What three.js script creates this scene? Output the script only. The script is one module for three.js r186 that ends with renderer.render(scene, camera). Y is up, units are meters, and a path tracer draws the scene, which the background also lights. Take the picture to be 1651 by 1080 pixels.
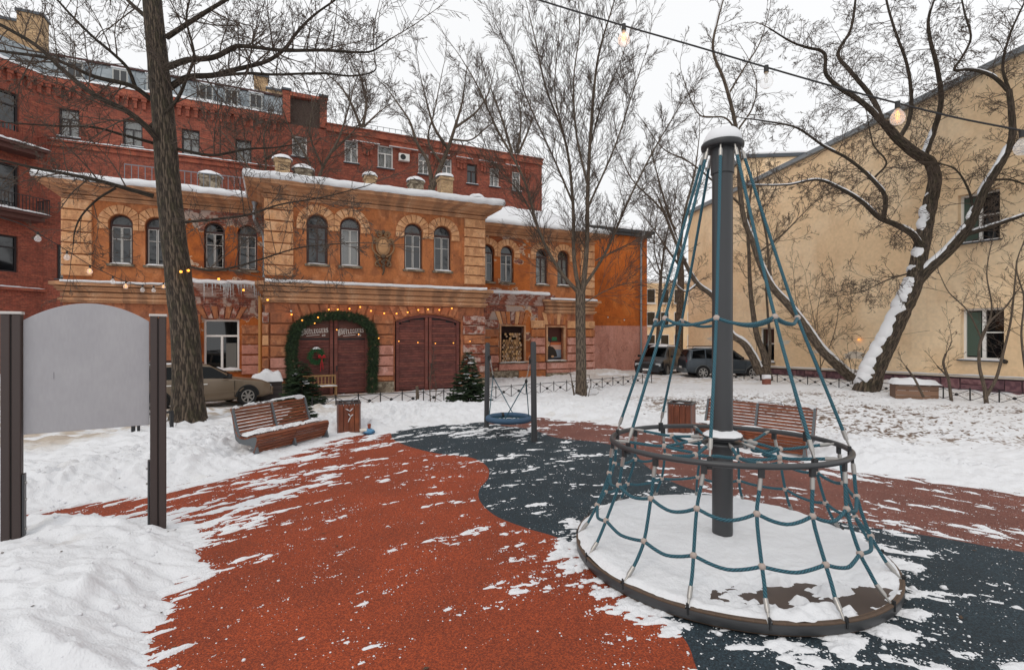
import * as THREE from 'three';
import { mergeGeometries } from 'three/addons/utils/BufferGeometryUtils.js';

// ---------------------------------------------------------------- camera, sky, sun, exposure
const scene = new THREE.Scene();
const FOCAL = 825, EYE = 2.4;                       // focal length in photo pixels, eye height in metres
const camera = new THREE.PerspectiveCamera(2 * Math.atan(540 / FOCAL) * 180 / Math.PI, 1651 / 1080, 0.05, 600);
camera.position.set(0, EYE, 0);
camera.lookAt(0, EYE, -10);

const V3 = (x, y, z) => new THREE.Vector3(x, y, z);
function rngOf(seed) { let a = seed >>> 0; return () => { a = (a + 0x6D2B79F5) | 0; let t = Math.imul(a ^ (a >>> 15), 1 | a); t = (t + Math.imul(t ^ (t >>> 7), 61 | t)) ^ t; return ((t ^ (t >>> 14)) >>> 0) / 4294967296; }; }
const PERM = new Float32Array(65536); { const r = rngOf(77); for (let i = 0; i < 65536; i++) PERM[i] = r(); }
const hash2 = (i, j) => PERM[((i & 255) << 8) | (j & 255)];
function vnoise(x, y, px = 256, py = px) {           // value noise that repeats every px, py cells
  let i = Math.floor(x), j = Math.floor(y); const fx = x - i, fy = y - j;
  const u = fx * fx * fx * (fx * (fx * 6 - 15) + 10), v = fy * fy * fy * (fy * (fy * 6 - 15) + 10);
  const i0 = ((i % px) + px) % px, i1 = (i0 + 1) % px, j0 = ((j % py) + py) % py, j1 = (j0 + 1) % py;
  const a = hash2(i0, j0), b = hash2(i1, j0), c = hash2(i0, j1), d = hash2(i1, j1);
  return a + (b - a) * u + (c - a) * v + (a - b - c + d) * u * v;
}
function fbm(x, y, oct = 4, p = 256, q = p) { let s = 0, a = 0.5, n = 0; for (let o = 0; o < oct; o++) { s += a * vnoise(x, y, p, q); n += a; a *= 0.5; x *= 2; y *= 2; p = Math.min(256, p * 2); q = Math.min(256, q * 2); } return s / n; }
const smooth = (a, b, x) => { const t = Math.min(1, Math.max(0, (x - a) / (b - a))); return t * t * (3 - 2 * t); };
const lerp = (a, b, t) => a + (b - a) * t;

// overcast winter sky: an even, faintly mottled white cloud layer
{
  const W = 256, H = 128, d = new Float32Array(W * H * 4);
  for (let j = 0; j < H; j++) for (let i = 0; i < W; i++) {
    const n = fbm(i / W * 8, j / H * 6, 4, 8, 256), L = 0.905 + 0.07 * n;
    const k = (j * W + i) * 4; d[k] = L * 0.992; d[k + 1] = L * 1.0; d[k + 2] = L * 1.014; d[k + 3] = 1;
  }
  const sky = new THREE.DataTexture(d, W, H, THREE.RGBAFormat, THREE.FloatType);
  sky.mapping = THREE.EquirectangularReflectionMapping; sky.magFilter = sky.minFilter = THREE.LinearFilter; sky.needsUpdate = true;
  scene.background = sky; scene.environment = sky;
}
const sun = new THREE.DirectionalLight(0xfff6ea, 0.7);
sun.position.set(-14, 34, 16); sun.target.position.set(2, 0, -14);
sun.castShadow = true; sun.shadow.radius = 42; sun.shadow.mapSize.set(2048, 2048);
Object.assign(sun.shadow.camera, { left: -45, right: 45, top: 45, bottom: -45, near: 1, far: 140 });
scene.add(sun, sun.target);
const renderer = new THREE.WebGLRenderer({ antialias: true });
renderer.toneMapping = THREE.LinearToneMapping; renderer.toneMappingExposure = 1.04;
renderer.shadowMap.enabled = true; renderer.shadowMap.type = THREE.PCFSoftShadowMap;
renderer.setSize(1024, 669);

// ---------------------------------------------------------------- helpers
const used = new Map();
function numbered(n) { const k = used.get(n) ?? 0; used.set(n, k + 1); return k ? n + '_' + String(k).padStart(3, '0') : n; }
function mesh(name, geo, mat, parent = scene) { const m = new THREE.Mesh(geo, mat); m.name = parent === scene ? numbered(name) : name; m.castShadow = m.receiveShadow = true; parent.add(m); return m; }
function group(name, parent = scene) { const g = new THREE.Group(); g.name = parent === scene ? numbered(name) : name; parent.add(g); return g; }
function tag(o, label, category, grp, kind) { if (label) o.userData.label = label; if (category) o.userData.category = category; if (grp) o.userData.group = grp; if (kind) o.userData.kind = kind; return o; }
function thing(name, label, category, x = 0, z = 0, turn = 0, grp, y = 0) { const g = group(name); g.position.set(x, y, z); g.rotation.y = turn; return tag(g, label, category, grp); }
const shot = (px, py, d) => V3((px - 825.5) / FOCAL * d, EYE - (py - 540) / FOCAL * d, -d);   // a surveyed point of the place: bearing, elevation and its own depth

class Build {                                         // collects shapes into one indexed geometry
  constructor() { this.p = []; this.n = []; this.t = []; this.i = []; this.c = null; }
  vert(x, y, z, nx, ny, nz, u, v) { this.p.push(x, y, z); this.n.push(nx, ny, nz); this.t.push(u, v); return this.p.length / 3 - 1; }
  quad(a, b, c, d, uv) {                              // four corners, counter-clockwise
    const e1 = V3().subVectors(b, a), e2 = V3().subVectors(d, a), n = V3().crossVectors(e1, e2).normalize();
    const L = e1.length(), M = e2.length(), w = uv ?? [[0, 0], [L, 0], [L, M], [0, M]];
    const k = [a, b, c, d].map((q, j) => this.vert(q.x, q.y, q.z, n.x, n.y, n.z, w[j][0], w[j][1]));
    this.i.push(k[0], k[1], k[2], k[0], k[2], k[3]); return this;
  }
  tri(a, b, c) { const n = V3().crossVectors(V3().subVectors(b, a), V3().subVectors(c, a)).normalize(); const k = [a, b, c].map((q) => this.vert(q.x, q.y, q.z, n.x, n.y, n.z, q.x, q.y)); this.i.push(...k); return this; }
  box(w, h, d, x, y, z, rx = 0, ry = 0, rz = 0) {     // centred
    const m = new THREE.Matrix4().compose(V3(x, y, z), new THREE.Quaternion().setFromEuler(new THREE.Euler(rx, ry, rz)), V3(1, 1, 1));
    const P = (a, b, c) => V3(a * w / 2, b * h / 2, c * d / 2).applyMatrix4(m);
    const f = [[[-1, -1, 1], [1, -1, 1], [1, 1, 1], [-1, 1, 1]], [[1, -1, -1], [-1, -1, -1], [-1, 1, -1], [1, 1, -1]], [[1, -1, 1], [1, -1, -1], [1, 1, -1], [1, 1, 1]], [[-1, -1, -1], [-1, -1, 1], [-1, 1, 1], [-1, 1, -1]], [[-1, 1, 1], [1, 1, 1], [1, 1, -1], [-1, 1, -1]], [[-1, -1, -1], [1, -1, -1], [1, -1, 1], [-1, -1, 1]]];
    for (const q of f) this.quad(...q.map((c) => P(...c)));
    return this;
  }
  tube(pts, rad, sides = 6, cap = true, vScale = 1, sweepUp = null) {
    const N = pts.length, base = this.p.length / 3; let t = V3(), u = V3(), len = 0;
    t.subVectors(pts[1], pts[0]).normalize(); u.set(Math.abs(t.y) < 0.9 ? 0 : 1, Math.abs(t.y) < 0.9 ? 1 : 0, 0); u.addScaledVector(t, -u.dot(t)).normalize();
    const w = V3();
    for (let k = 0; k < N; k++) {
      if (k) { if (k < N - 1) t.subVectors(pts[k + 1], pts[k - 1]).normalize(); else t.subVectors(pts[k], pts[k - 1]).normalize(); u.addScaledVector(t, -u.dot(t)); if (u.lengthSq() < 1e-8) u.set(t.y, -t.x, 0); u.normalize(); len += pts[k].distanceTo(pts[k - 1]); }
      w.crossVectors(t, u); const r = Array.isArray(rad) ? rad[k] : rad;
      for (let s = 0; s <= sides; s++) { const a = s / sides * 2 * Math.PI, c = Math.cos(a), d = Math.sin(a), nx = u.x * c + w.x * d, ny = u.y * c + w.y * d, nz = u.z * c + w.z * d; this.vert(pts[k].x + nx * r, pts[k].y + ny * r, pts[k].z + nz * r, nx, ny, nz, s / sides, len * vScale); }
    }
    const m = sides + 1;
    for (let k = 0; k < N - 1; k++) for (let s = 0; s < sides; s++) { const a = base + k * m + s, b = a + 1, c = a + m, d = c + 1; this.i.push(a, b, d, a, d, c); }
    if (cap) for (const [k, dir] of [[0, -1], [N - 1, 1]]) {
      const q = pts[k], tt = V3().subVectors(pts[k ? k : 1], pts[k ? k - 1 : 0]).normalize().multiplyScalar(dir), c0 = this.vert(q.x, q.y, q.z, tt.x, tt.y, tt.z, 0, 0), b0 = base + k * m;
      for (let s = 0; s < sides; s++) dir > 0 ? this.i.push(c0, b0 + s, b0 + s + 1) : this.i.push(c0, b0 + s + 1, b0 + s);
    }
    return this;
  }
  ball(x, y, z, r, ws = 8, hs = 6, sy = 1) { const g = new THREE.SphereGeometry(r, ws, hs); g.scale(1, sy, 1); g.translate(x, y, z); return this.add(g); }
  add(g) { const b = this.p.length / 3, P = g.attributes.position, N = g.attributes.normal, T = g.attributes.uv; for (let k = 0; k < P.count; k++) this.vert(P.getX(k), P.getY(k), P.getZ(k), N.getX(k), N.getY(k), N.getZ(k), T ? T.getX(k) : 0, T ? T.getY(k) : 0); if (g.index) for (let k = 0; k < g.index.count; k++) this.i.push(b + g.index.getX(k)); else for (let k = 0; k < P.count; k++) this.i.push(b + k); return this; }
  geo() { const g = new THREE.BufferGeometry(); g.setAttribute('position', new THREE.Float32BufferAttribute(this.p, 3)); g.setAttribute('normal', new THREE.Float32BufferAttribute(this.n, 3)); g.setAttribute('uv', new THREE.Float32BufferAttribute(this.t, 2)); g.setIndex(this.i); return g; }
}
function boxGeo(w, h, d, x, y, z, rx, ry, rz) { return new Build().box(w, h, d, x, y, z, rx, ry, rz).geo(); }
function bevelBox(w, h, d, b = 0.01, seg = 1) {       // centred box with chamfered edges, uv in metres
  const s = new THREE.Shape(); const a = w / 2 - b, c = h / 2 - b; s.moveTo(-a, -c); s.lineTo(a, -c); s.lineTo(a, c); s.lineTo(-a, c); s.closePath();
  const g = new THREE.ExtrudeGeometry(s, { depth: Math.max(0.001, d - 2 * b), bevelEnabled: true, bevelSize: b, bevelThickness: b, bevelSegments: seg, curveSegments: 1, steps: 1 });
  g.translate(0, 0, -d / 2 + b); return g;
}
function polyGeo(pts, depth, bevel = 0) {             // polygon in x,y; front face at z = depth
  const s = new THREE.Shape(pts.map((p) => new THREE.Vector2(p[0], p[1])));
  return new THREE.ExtrudeGeometry(s, bevel ? { depth: depth - bevel, bevelEnabled: true, bevelSize: bevel, bevelOffset: -bevel, bevelThickness: bevel, bevelSegments: 1, curveSegments: 1, steps: 1 } : { depth, bevelEnabled: false, steps: 1 });
}
function splinePts(pts, n) { return new THREE.CatmullRomCurve3(pts, false, 'centripetal').getPoints(n); }
function tubeOf(pts, r, sides = 8, n) { return new Build().tube(n ? splinePts(pts, n) : pts, r, sides).geo(); }
function shiftUv(g, du, dv) { const t = g.attributes.uv; for (let i = 0; i < t.count; i++) t.setXY(i, t.getX(i) + du, t.getY(i) + dv); return g; }

// ---------------------------------------------------------------- textures and materials (colour, grain, wear)
function texture(W, H, fn, colour = true, rx = 1, ry = rx) {
  const d = new Uint8Array(W * H * 4); const o = [0, 0, 0];
  for (let j = 0; j < H; j++) for (let i = 0; i < W; i++) { fn(i / W, j / H, o, i, j); const k = (j * W + i) * 4; d[k] = Math.max(0, Math.min(255, o[0])); d[k + 1] = Math.max(0, Math.min(255, o[1])); d[k + 2] = Math.max(0, Math.min(255, o[2])); d[k + 3] = 255; }
  const t = new THREE.DataTexture(d, W, H); t.wrapS = t.wrapT = THREE.RepeatWrapping; t.magFilter = THREE.LinearFilter; t.minFilter = THREE.LinearMipmapLinearFilter; t.generateMipmaps = true;
  if (colour) t.colorSpace = THREE.SRGBColorSpace; t.repeat.set(rx, ry); t.needsUpdate = true; return t;
}
const mix3 = (o, a, b, t) => { o[0] = lerp(a[0], b[0], t); o[1] = lerp(a[1], b[1], t); o[2] = lerp(a[2], b[2], t); };
const mul3 = (o, k) => { o[0] *= k; o[1] *= k; o[2] *= k; };
const std = (c, rough = 0.8, o = {}) => new THREE.MeshStandardMaterial({ color: c, roughness: rough, ...o });
const mapped = (map, rough = 0.85, o = {}) => new THREE.MeshStandardMaterial({ map, roughness: rough, ...o });

const grainBump = texture(256, 256, (u, v, o) => { const n = 255 * (0.55 * fbm(u * 32, v * 32, 3, 32) + 0.45 * fbm(u * 6, v * 6, 3, 6)); o[0] = o[1] = o[2] = n; }, false, 0.8);
function stucco(base, stain, light, size = 3.2, seed = 0, runs = 0.35) {   // painted lime plaster with stains, patches of other tone and hairline cracks
  return texture(512, 512, (u, v, o) => {
    const a = fbm(u * 5 + seed, v * 5, 5, 5), b = fbm(u * 9, v * 9 + seed, 4, 9), g = fbm(u * 64, v * 64, 2, 64), st = fbm(u * 24 + seed, v * 3, 3, 24, 3);
    mix3(o, base, light, smooth(0.52, 0.7, a) * 0.8); const q = [...o]; mix3(o, q, stain, smooth(0.53, 0.72, b) * 0.55 + smooth(0.55, 0.8, st) * runs);
    const cr = Math.abs(fbm(u * 7 + 3, v * 7 + seed, 4, 7) - 0.5); mul3(o, (0.93 + 0.14 * g) * (cr < 0.006 ? 0.78 : 1));
  }, true, 1 / size);
}
function brick(base, dark, light, mortar, rows = 48, cols = 14, size = 3.6, pale = 0) {
  const S = 1024; return texture(S, S, (u, v, o) => {
    const y = v * rows, r = Math.floor(y), x = u * cols + (r % 2) * 0.5, c = Math.floor(x) % cols, fy = y - r, fx = x - Math.floor(x);
    const h = hash2(c * 7 + 3, r * 5 + 11), n = fbm(u * 40, v * 40, 3, 40), big = fbm(u * 4, v * 4, 4, 4);
    mix3(o, dark, base, 0.35 + 0.65 * smooth(0, 0.6, h)); if (h > 0.82) { const q = [...o]; mix3(o, q, light, (h - 0.82) * 3.5); } mul3(o, 0.8 + 0.4 * n);
    if (fy < 0.13 || fx < 0.05) { const q = [...o]; mix3(o, q, mortar, 0.75); }
    mul3(o, 0.88 + 0.24 * big);
    if (pale) { const p = smooth(0.5, 0.66, fbm(u * 7 + 9, v * 7 + 2, 5, 7)) * pale; const q = [...o]; mix3(o, q, [196, 184, 176], p * (0.5 + 0.5 * n)); }
  }, true, 1 / size);
}
function woodTex(a, b, c, size = 1.2, along = 'x') {  // grain along x (or y)
  return texture(512, 512, (u, v, o) => { const [p, q] = along === 'x' ? [u, v] : [v, u]; const g = fbm(p * 3, q * 48, 4, 3, 48), f = fbm(p * 8 + 5, q * 128, 3, 8, 128), w = fbm(p * 4, q * 4, 3, 4); mix3(o, a, b, smooth(0.3, 0.7, g)); const k = [...o]; mix3(o, k, c, smooth(0.55, 0.8, f) * 0.7); mul3(o, 0.82 + 0.36 * w); }, true, 1 / size);
}
const M = {};
M.orange = mapped(stucco([176, 108, 64], [138, 84, 54], [190, 126, 84], 3.2), 0.92, { bumpMap: grainBump, bumpScale: 0.006 });
M.orangeDeep = mapped(stucco([160, 98, 66], [120, 74, 54], [178, 116, 84], 2.6, 3), 0.92, { bumpMap: grainBump, bumpScale: 0.008 });
M.quoin = mapped(stucco([206, 154, 110], [164, 114, 80], [216, 172, 134], 2.3, 7), 0.92, { bumpMap: grainBump, bumpScale: 0.008 });
M.quoinDark = mapped(stucco([164, 104, 70], [118, 76, 56], [186, 130, 94], 1.9, 12), 0.92, { bumpMap: grainBump, bumpScale: 0.008 });
M.pink = mapped(stucco([190, 134, 118], [150, 100, 84], [204, 158, 146], 2.4, 9), 0.92, { bumpMap: grainBump, bumpScale: 0.006 });
M.trim = mapped(stucco([186, 138, 102], [136, 102, 80], [200, 164, 134], 2.8, 5, 0), 0.9, { bumpMap: grainBump, bumpScale: 0.008 });
M.annexOrange = mapped(stucco([188, 100, 38], [158, 82, 34], [198, 116, 54], 4.2, 2), 0.92, { bumpMap: grainBump, bumpScale: 0.004 });
M.annexPink = mapped(stucco([198, 142, 126], [180, 122, 106], [206, 152, 138], 4.2, 4), 0.92, { bumpMap: grainBump, bumpScale: 0.004 });
M.brick = mapped(brick([138, 70, 53], [106, 54, 45], [158, 92, 68], [140, 104, 90], 48, 14, 3.6), 0.9);
M.brickTrim = mapped(brick([158, 82, 60], [120, 60, 49], [180, 106, 76], [148, 108, 94], 24, 7, 1.8), 0.9);
M.brickWorn = mapped(brick([132, 66, 48], [88, 46, 40], [160, 92, 66], [150, 132, 120], 28, 9, 2.2, 0.9), 0.95, { bumpMap: grainBump, bumpScale: 0.012 });
M.brickGrey = mapped(brick([172, 142, 106], [140, 112, 84], [192, 164, 128], [158, 142, 122], 28, 9, 2.2), 0.95);
M.stone = mapped(texture(256, 256, (u, v, o) => { const n = fbm(u * 10, v * 10, 5, 10), g = fbm(u * 50, v * 50, 2, 50); mix3(o, [96, 84, 70], [150, 138, 120], smooth(0.3, 0.7, n)); mul3(o, 0.8 + 0.4 * g); }, true, 0.6), 0.95, { bumpMap: grainBump, bumpScale: 0.015 });
M.yellow = mapped(texture(1024, 1024, (u, v, o) => {
  const a = fbm(u * 4, v * 4, 5, 4), b = fbm(u * 11 + 5, v * 11, 4, 11), st = fbm(u * 40, v * 4, 3, 40, 4), g = fbm(u * 90, v * 90, 2, 90);
  mix3(o, [229, 199, 160], [235, 210, 175], smooth(0.35, 0.65, a)); let q = [...o]; mix3(o, q, [216, 184, 146], smooth(0.5, 0.75, b) * 0.35 + smooth(0.58, 0.8, st) * 0.25); mul3(o, 0.96 + 0.08 * g);
}, true, 1 / 9), 0.93, { bumpMap: grainBump, bumpScale: 0.003 });
M.plasterGrey = mapped(texture(256, 256, (u, v, o) => { mix3(o, [196, 186, 172], [216, 206, 192], fbm(u * 9, v * 9, 4, 9)); }, true, 1), 0.95);
M.plinth = [0, 1, 2].map((k) => mapped(texture(256, 256, (u, v, o) => { const n = fbm(u * 8 + k * 3, v * 8, 5, 8); mix3(o, [[92, 62, 70], [104, 70, 76], [82, 56, 64]][k], [[122, 88, 92], [134, 98, 100], [108, 78, 84]][k], smooth(0.3, 0.7, n)); }, true, 0.8), 0.85, { bumpMap: grainBump, bumpScale: 0.02 }));
M.doorWood = [0, 1, 2].map((k) => mapped(woodTex([[94, 50, 46], [104, 56, 48], [84, 45, 42]][k], [[112, 62, 54], [120, 68, 58], [100, 56, 50]][k], [134, 92, 80], 0.9), 0.8, { bumpMap: grainBump, bumpScale: 0.006 }));
M.doorPanel = mapped(woodTex([84, 50, 42], [96, 58, 48], [110, 74, 62], 1.1), 0.7);
M.lightWood = mapped(woodTex([140, 104, 66], [160, 122, 80], [120, 88, 56], 0.8), 0.8);
M.benchWood = [0, 1, 2].map((k) => mapped(woodTex([[112, 58, 34], [122, 64, 38], [102, 52, 32]][k], [[132, 74, 44], [140, 80, 50], [120, 66, 42]][k], [84, 44, 30], 0.7), 0.5, { bumpMap: grainBump, bumpScale: 0.002 }));
M.binWood = [0, 1].map((k) => mapped(woodTex([[112, 58, 32], [102, 52, 32]][k], [[130, 72, 42], [118, 64, 40]][k], [92, 46, 30], 0.7, 'y'), 0.5));
M.bark = mapped(texture(512, 512, (u, v, o) => { const r = fbm(u * 18, v * 5, 5, 18, 5), c = fbm(u * 40, v * 9, 3, 40, 9), g = fbm(u * 4, v * 3, 3, 4, 3); mix3(o, [46, 38, 32], [98, 85, 72], smooth(0.36, 0.64, r)); mul3(o, 0.8 + 0.4 * c); const q = [...o]; mix3(o, q, [74, 72, 48], smooth(0.5, 0.75, g) * 0.4); }, true, 1, 1), 0.95, { bumpMap: texture(512, 512, (u, v, o) => { o[0] = o[1] = o[2] = 255 * smooth(0.3, 0.7, fbm(u * 18, v * 5, 5, 18, 5)); }, false, 1, 1), bumpScale: 0.035 });
M.bark.map.repeat.set(4, 1.1); M.bark.bumpMap.repeat.set(4, 1.1);
M.barkFine = mapped(texture(256, 256, (u, v, o) => { const r = fbm(u * 12, v * 8, 4, 12, 8); mix3(o, [60, 51, 44], [106, 93, 80], smooth(0.3, 0.7, r)); const q = [...o]; mix3(o, q, [80, 74, 54], smooth(0.55, 0.8, fbm(u * 5, v * 5, 3, 5)) * 0.4); }, true, 3, 1.2), 0.95, { bumpMap: grainBump, bumpScale: 0.01 });
M.twig = std(0x4d4138, 0.9);
M.snow = std(0xdcdde0, 0.9, { bumpMap: texture(512, 512, (u, v, o) => { o[0] = o[1] = o[2] = 255 * (0.6 * fbm(u * 20, v * 20, 4, 20) + 0.4 * fbm(u * 90, v * 90, 2, 90)); }, false, 0.8), bumpScale: 0.012 });
M.snowPlain = std(0xdcdde0, 0.9);
M.steel = std(0x3f4042, 0.42, { metalness: 0.2 }); M.steelDark = std(0x2e2f31, 0.5, { metalness: 0.2 }); M.zinc = std(0xa9a6a2, 0.38, { metalness: 0.75 });
M.black = std(0x1d1c1d, 0.6); M.rubberBlack = std(0x161617, 0.85); M.white = std(0xe4e2de, 0.5); M.casement = std(0xc4c2bd, 0.6); M.frameBrown = std(0x3e2622, 0.55); M.frameDark = std(0x2a2426, 0.5);
M.glass = new THREE.MeshPhysicalMaterial({ color: 0x0e1114, roughness: 0.04, ior: 1.75 });
M.clearGlass = new THREE.MeshPhysicalMaterial({ color: 0xffffff, roughness: 0.02, transmission: 1, thickness: 0, ior: 1.5 }); M.blind = std(0x858683, 0.9);
M.carGlass = new THREE.MeshPhysicalMaterial({ color: 0x0b0e10, roughness: 0.05, ior: 1.3 });
M.curtain = std(0xb9b6ae, 0.9); M.roofTin = mapped(texture(256, 256, (u, v, o) => { const n = fbm(u * 6, v * 12, 4, 6, 12); mix3(o, [122, 130, 136], [156, 164, 168], n); }, true, 0.5), 0.5, { metalness: 0.3 });
M.darkTin = std(0x4a5056, 0.5, { metalness: 0.3 }); M.pipeGrey = std(0x8b9196, 0.5, { metalness: 0.3 }); M.pipeOrange = std(0xb08048, 0.7);
M.needles = [std(0x2a3a22, 0.9), std(0x35492a, 0.9), std(0x22311f, 0.9)];
// ---------------------------------------------------------------- ground: snow, rubber paving
const OUTLINE = [[-2.35, 2.3], [-2.5, 3.67], [-2.76, 3.96], [-2.98, 4.5], [-3.08, 4.83], [-3.3, 5.42], [-3.55, 5.85], [-3.9, 6.3], [-4.35, 6.55], [-5.0, 6.6], [-5.8, 6.6], [-6.4, 6.85], [-6.07, 7.25], [-5.33, 7.92], [-4.8, 8.8], [-4.55, 9.66], [-4.3, 11.3], [-4.0, 12.1], [-3.5, 12.45], [-2.96, 12.6], [-2.68, 13.35], [-1.75, 13.66], [-0.61, 14.14], [0.71, 14.85], [2.36, 14.0], [3.52, 12.4], [4.78, 10.55], [5.62, 9.35], [5.95, 8.9], [6.86, 8.4], [7.62, 7.62], [9.6, 6.2], [9.6, 2.3]];
const RED_DARK = [[-3.15, 15], [-2.98, 12.61], [-2.59, 11.51], [-1.59, 10.42], [-0.79, 10.0], [-0.46, 9.34], [-0.40, 8.61], [-0.51, 7.92], [-0.46, 7.39], [-0.21, 6.78], [0.19, 6.35], [0.55, 6.05], [0.8, 5.6], [1.1, 4.8], [1.36, 4.05], [1.33, 3.67], [1.2, 2.3]];
const DARK_BROWN = [[-1.3, 16], [-0.6, 13.85], [-0.29, 13.56], [0.47, 13.03], [1.06, 11.95], [2.0, 11.4], [2.46, 10.5], [2.46, 9.4], [2.58, 8.53], [2.81, 7.95], [3.32, 7.42], [3.93, 6.83], [4.33, 6.47], [4.99, 6.11], [5.66, 5.66], [10, 3.6]];
const CAR = { x: 2.31, z: 5.61, r: 1.585 };
function outlineDist(x, z) {                          // metres outside (+) or inside (-) the paved outline
  let best = 1e9, inside = false; const n = OUTLINE.length;
  for (let i = 0, j = n - 1; i < n; j = i++) {
    const ax = OUTLINE[j][0], az = OUTLINE[j][1], bx = OUTLINE[i][0], bz = OUTLINE[i][1], dx = bx - ax, dz = bz - az;
    const t = Math.max(0, Math.min(1, ((x - ax) * dx + (z - az) * dz) / (dx * dx + dz * dz))), ex = x - ax - dx * t, ez = z - az - dz * t, d = ex * ex + ez * ez; if (d < best) best = d;
    if ((az > z) !== (bz > z) && x < ax + (z - az) / (bz - az) * dx) inside = !inside;
  }
  return Math.sqrt(best) * (inside ? -1 : 1);
}
const DGX = -9, DGZ = 2, DGS = 0.08, DGW = 245, DGH = 180, DG = new Float32Array(DGW * DGH);
for (let j = 0; j < DGH; j++) for (let i = 0; i < DGW; i++) DG[j * DGW + i] = outlineDist(DGX + i * DGS, DGZ + j * DGS);
function distAt(x, z) { const u = (x - DGX) / DGS, v = (z - DGZ) / DGS, i = Math.floor(u), j = Math.floor(v); if (i < 0 || j < 0 || i >= DGW - 1 || j >= DGH - 1) return outlineDist(x, z); const a = u - i, b = v - j, k = j * DGW + i; return lerp(lerp(DG[k], DG[k + 1], a), lerp(DG[k + DGW], DG[k + DGW + 1], a), b); }
const bump = (x, z, cx, cz, rx, rz, h) => { const a = (x - cx) / rx, b = (z - cz) / rz; return h * Math.exp(-a * a - b * b); };
function lumps(x, z) {                                 // shovelled clods: ridged and billowy noise
  const a = fbm(x * 1.7 + 9, z * 1.7, 3), b = 1 - Math.abs(2 * fbm(x * 3.1 + a * 2, z * 3.1, 3) - 1), c = fbm(x * 9 + 3, z * 9 + a * 3, 3); return { a, b, c };
}
const segDist = (x, z, ax, az, bx, bz) => { const dx = bx - ax, dz = bz - az, t = Math.max(0, Math.min(1, ((x - ax) * dx + (z - az) * dz) / (dx * dx + dz * dz))); return Math.hypot(x - ax - dx * t, z - az - dz * t); };
const PRINTS = []; { // boot prints along the ways people cross the yard
  const r = rngOf(3); for (const path of [[[-8.6, 7.6], [-6.4, 9.4], [-5.9, 12.2], [-4.6, 14.2], [-1.5, 15.6], [2.8, 16.2], [7.5, 14.2]], [[-3.4, 13.4], [-2.5, 15.4], [-3.0, 18]], [[9.6, 8.2], [7.4, 9.6], [6.4, 12.6], [3.4, 15.4], [1.5, 18.6]], [[5.2, 11.6], [8.2, 12.4], [11, 12], [14, 13.5]], [[-7.4, 5.6], [-7, 8], [-7.6, 10.6], [-9, 13]], [[-5.4, 13], [-7.0, 12.6], [-8.6, 12.2]]]) { const cv = new THREE.CatmullRomCurve3(path.map((p) => V3(p[0], p[1], 0))), n = Math.round(cv.getLength() / 0.36); for (let k = 0; k < n; k++) { const p = cv.getPointAt(k / n), t = cv.getTangentAt(k / n), s = (k % 2 ? 1 : -1) * (0.1 + 0.05 * r()), a = Math.atan2(t.y, t.x) + (r() - 0.5) * 0.5; PRINTS.push([p.x - t.y * s + (r() - 0.5) * 0.1, p.y + t.x * s + (r() - 0.5) * 0.1, Math.cos(a), Math.sin(a)]); } }
}
function groundHeight(x, z) {                          // z is the depth from the camera
  let d = distAt(x, z); const near = z < 30; const L = near ? lumps(x, z) : { a: 0.5, b: 0.5, c: 0.5 };
  const rag = (fbm(x * 1.3 + 31, z * 4.2 + 7, 4) - 0.5) * 0.5 + (fbm(x * 7, z * 15, 3) - 0.5) * 0.16; d += rag * (z < 20 ? 1 : 0.3);
  if (d < -0.35) return -0.07;
  let tread = 0; if (near) for (const [fx, fz, ca, sa] of PRINTS) { const ex = x - fx, ez = z - fz; if (ex > 0.4 || ex < -0.4 || ez > 0.4 || ez < -0.4) continue; const a = ex * ca + ez * sa, b = -ex * sa + ez * ca, q = (a / 0.16) ** 2 + (b / 0.075) ** 2; if (q < 4) tread += q < 1.1 ? -0.045 : 0.018 * Math.exp(-((q - 1.6) ** 2) * 3); }
  const heap = bump(x, z, -6.2, 8.9, 1.6, 1.9, 0.22) + bump(x, z, -4.9, 3.8, 2.0, 1.6, 0.26) + bump(x, z, -3.9, 3.6, 1.0, 1.5, 0.12) + bump(x, z, -5.0, 6.0, 1.3, 0.6, 0.11) + bump(x, z, -7.6, 7.4, 1.4, 1.2, 0.18) + bump(x, z, -7.5, 11.2, 1.8, 1.2, 0.16) + bump(x, z, -3.0, 15.6, 3.4, 1.3, 0.22) + bump(x, z, 2.6, 16.3, 4.4, 1.4, 0.16) + bump(x, z, 7.0, 10.4, 1.1, 1.6, 0.16) + bump(x, z, -4.4, 13.4, 0.9, 0.8, 0.18)
    + bump(x, z, -10, 14.6, 1.0, 1.0, 0.06) + bump(x, z, 5.2, 29.4, 2.2, 0.9, 0.35) + bump(x, z, 16.4, 23, 1.6, 1.4, 0.3) + bump(x, z, 13.6, 27, 1.5, 1.2, 0.15);
  const bd = Math.min(segDist(x, z, -5.3, 10.1, -4.6, 11.9), segDist(x, z, 4.1, 11.6, 5.7, 10.0)), clear = smooth(0.25, 0.9, bd);
  const rough = smooth(-9.5, -5, -Math.abs(x + 6.3)) * 0.9 + 0.5, road = smooth(15.5, 17.5, z) * smooth(2, -3, x) * (1 - smooth(22, 26, z));
  const soft = 1 - 0.62 * smooth(-2, -3, x) * smooth(6.8, 5.6, z);
  const edge = smooth(-0.12, 0.16, d), body = smooth(0.0, 0.8, d);
  let h = -0.05 + edge * 0.075 + body * (0.04 * clear + heap * clear + (L.a - 0.42) * 0.14 + (L.b - 0.6) * 0.10 * rough * soft + (L.c - 0.5) * 0.075 * (0.35 + rough) * soft);
  h += edge * (L.c - 0.5) * 0.03 + body * tread; h = lerp(h, -0.02 + (L.c - 0.5) * 0.03, road * 0.9);
  return h;
}
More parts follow.
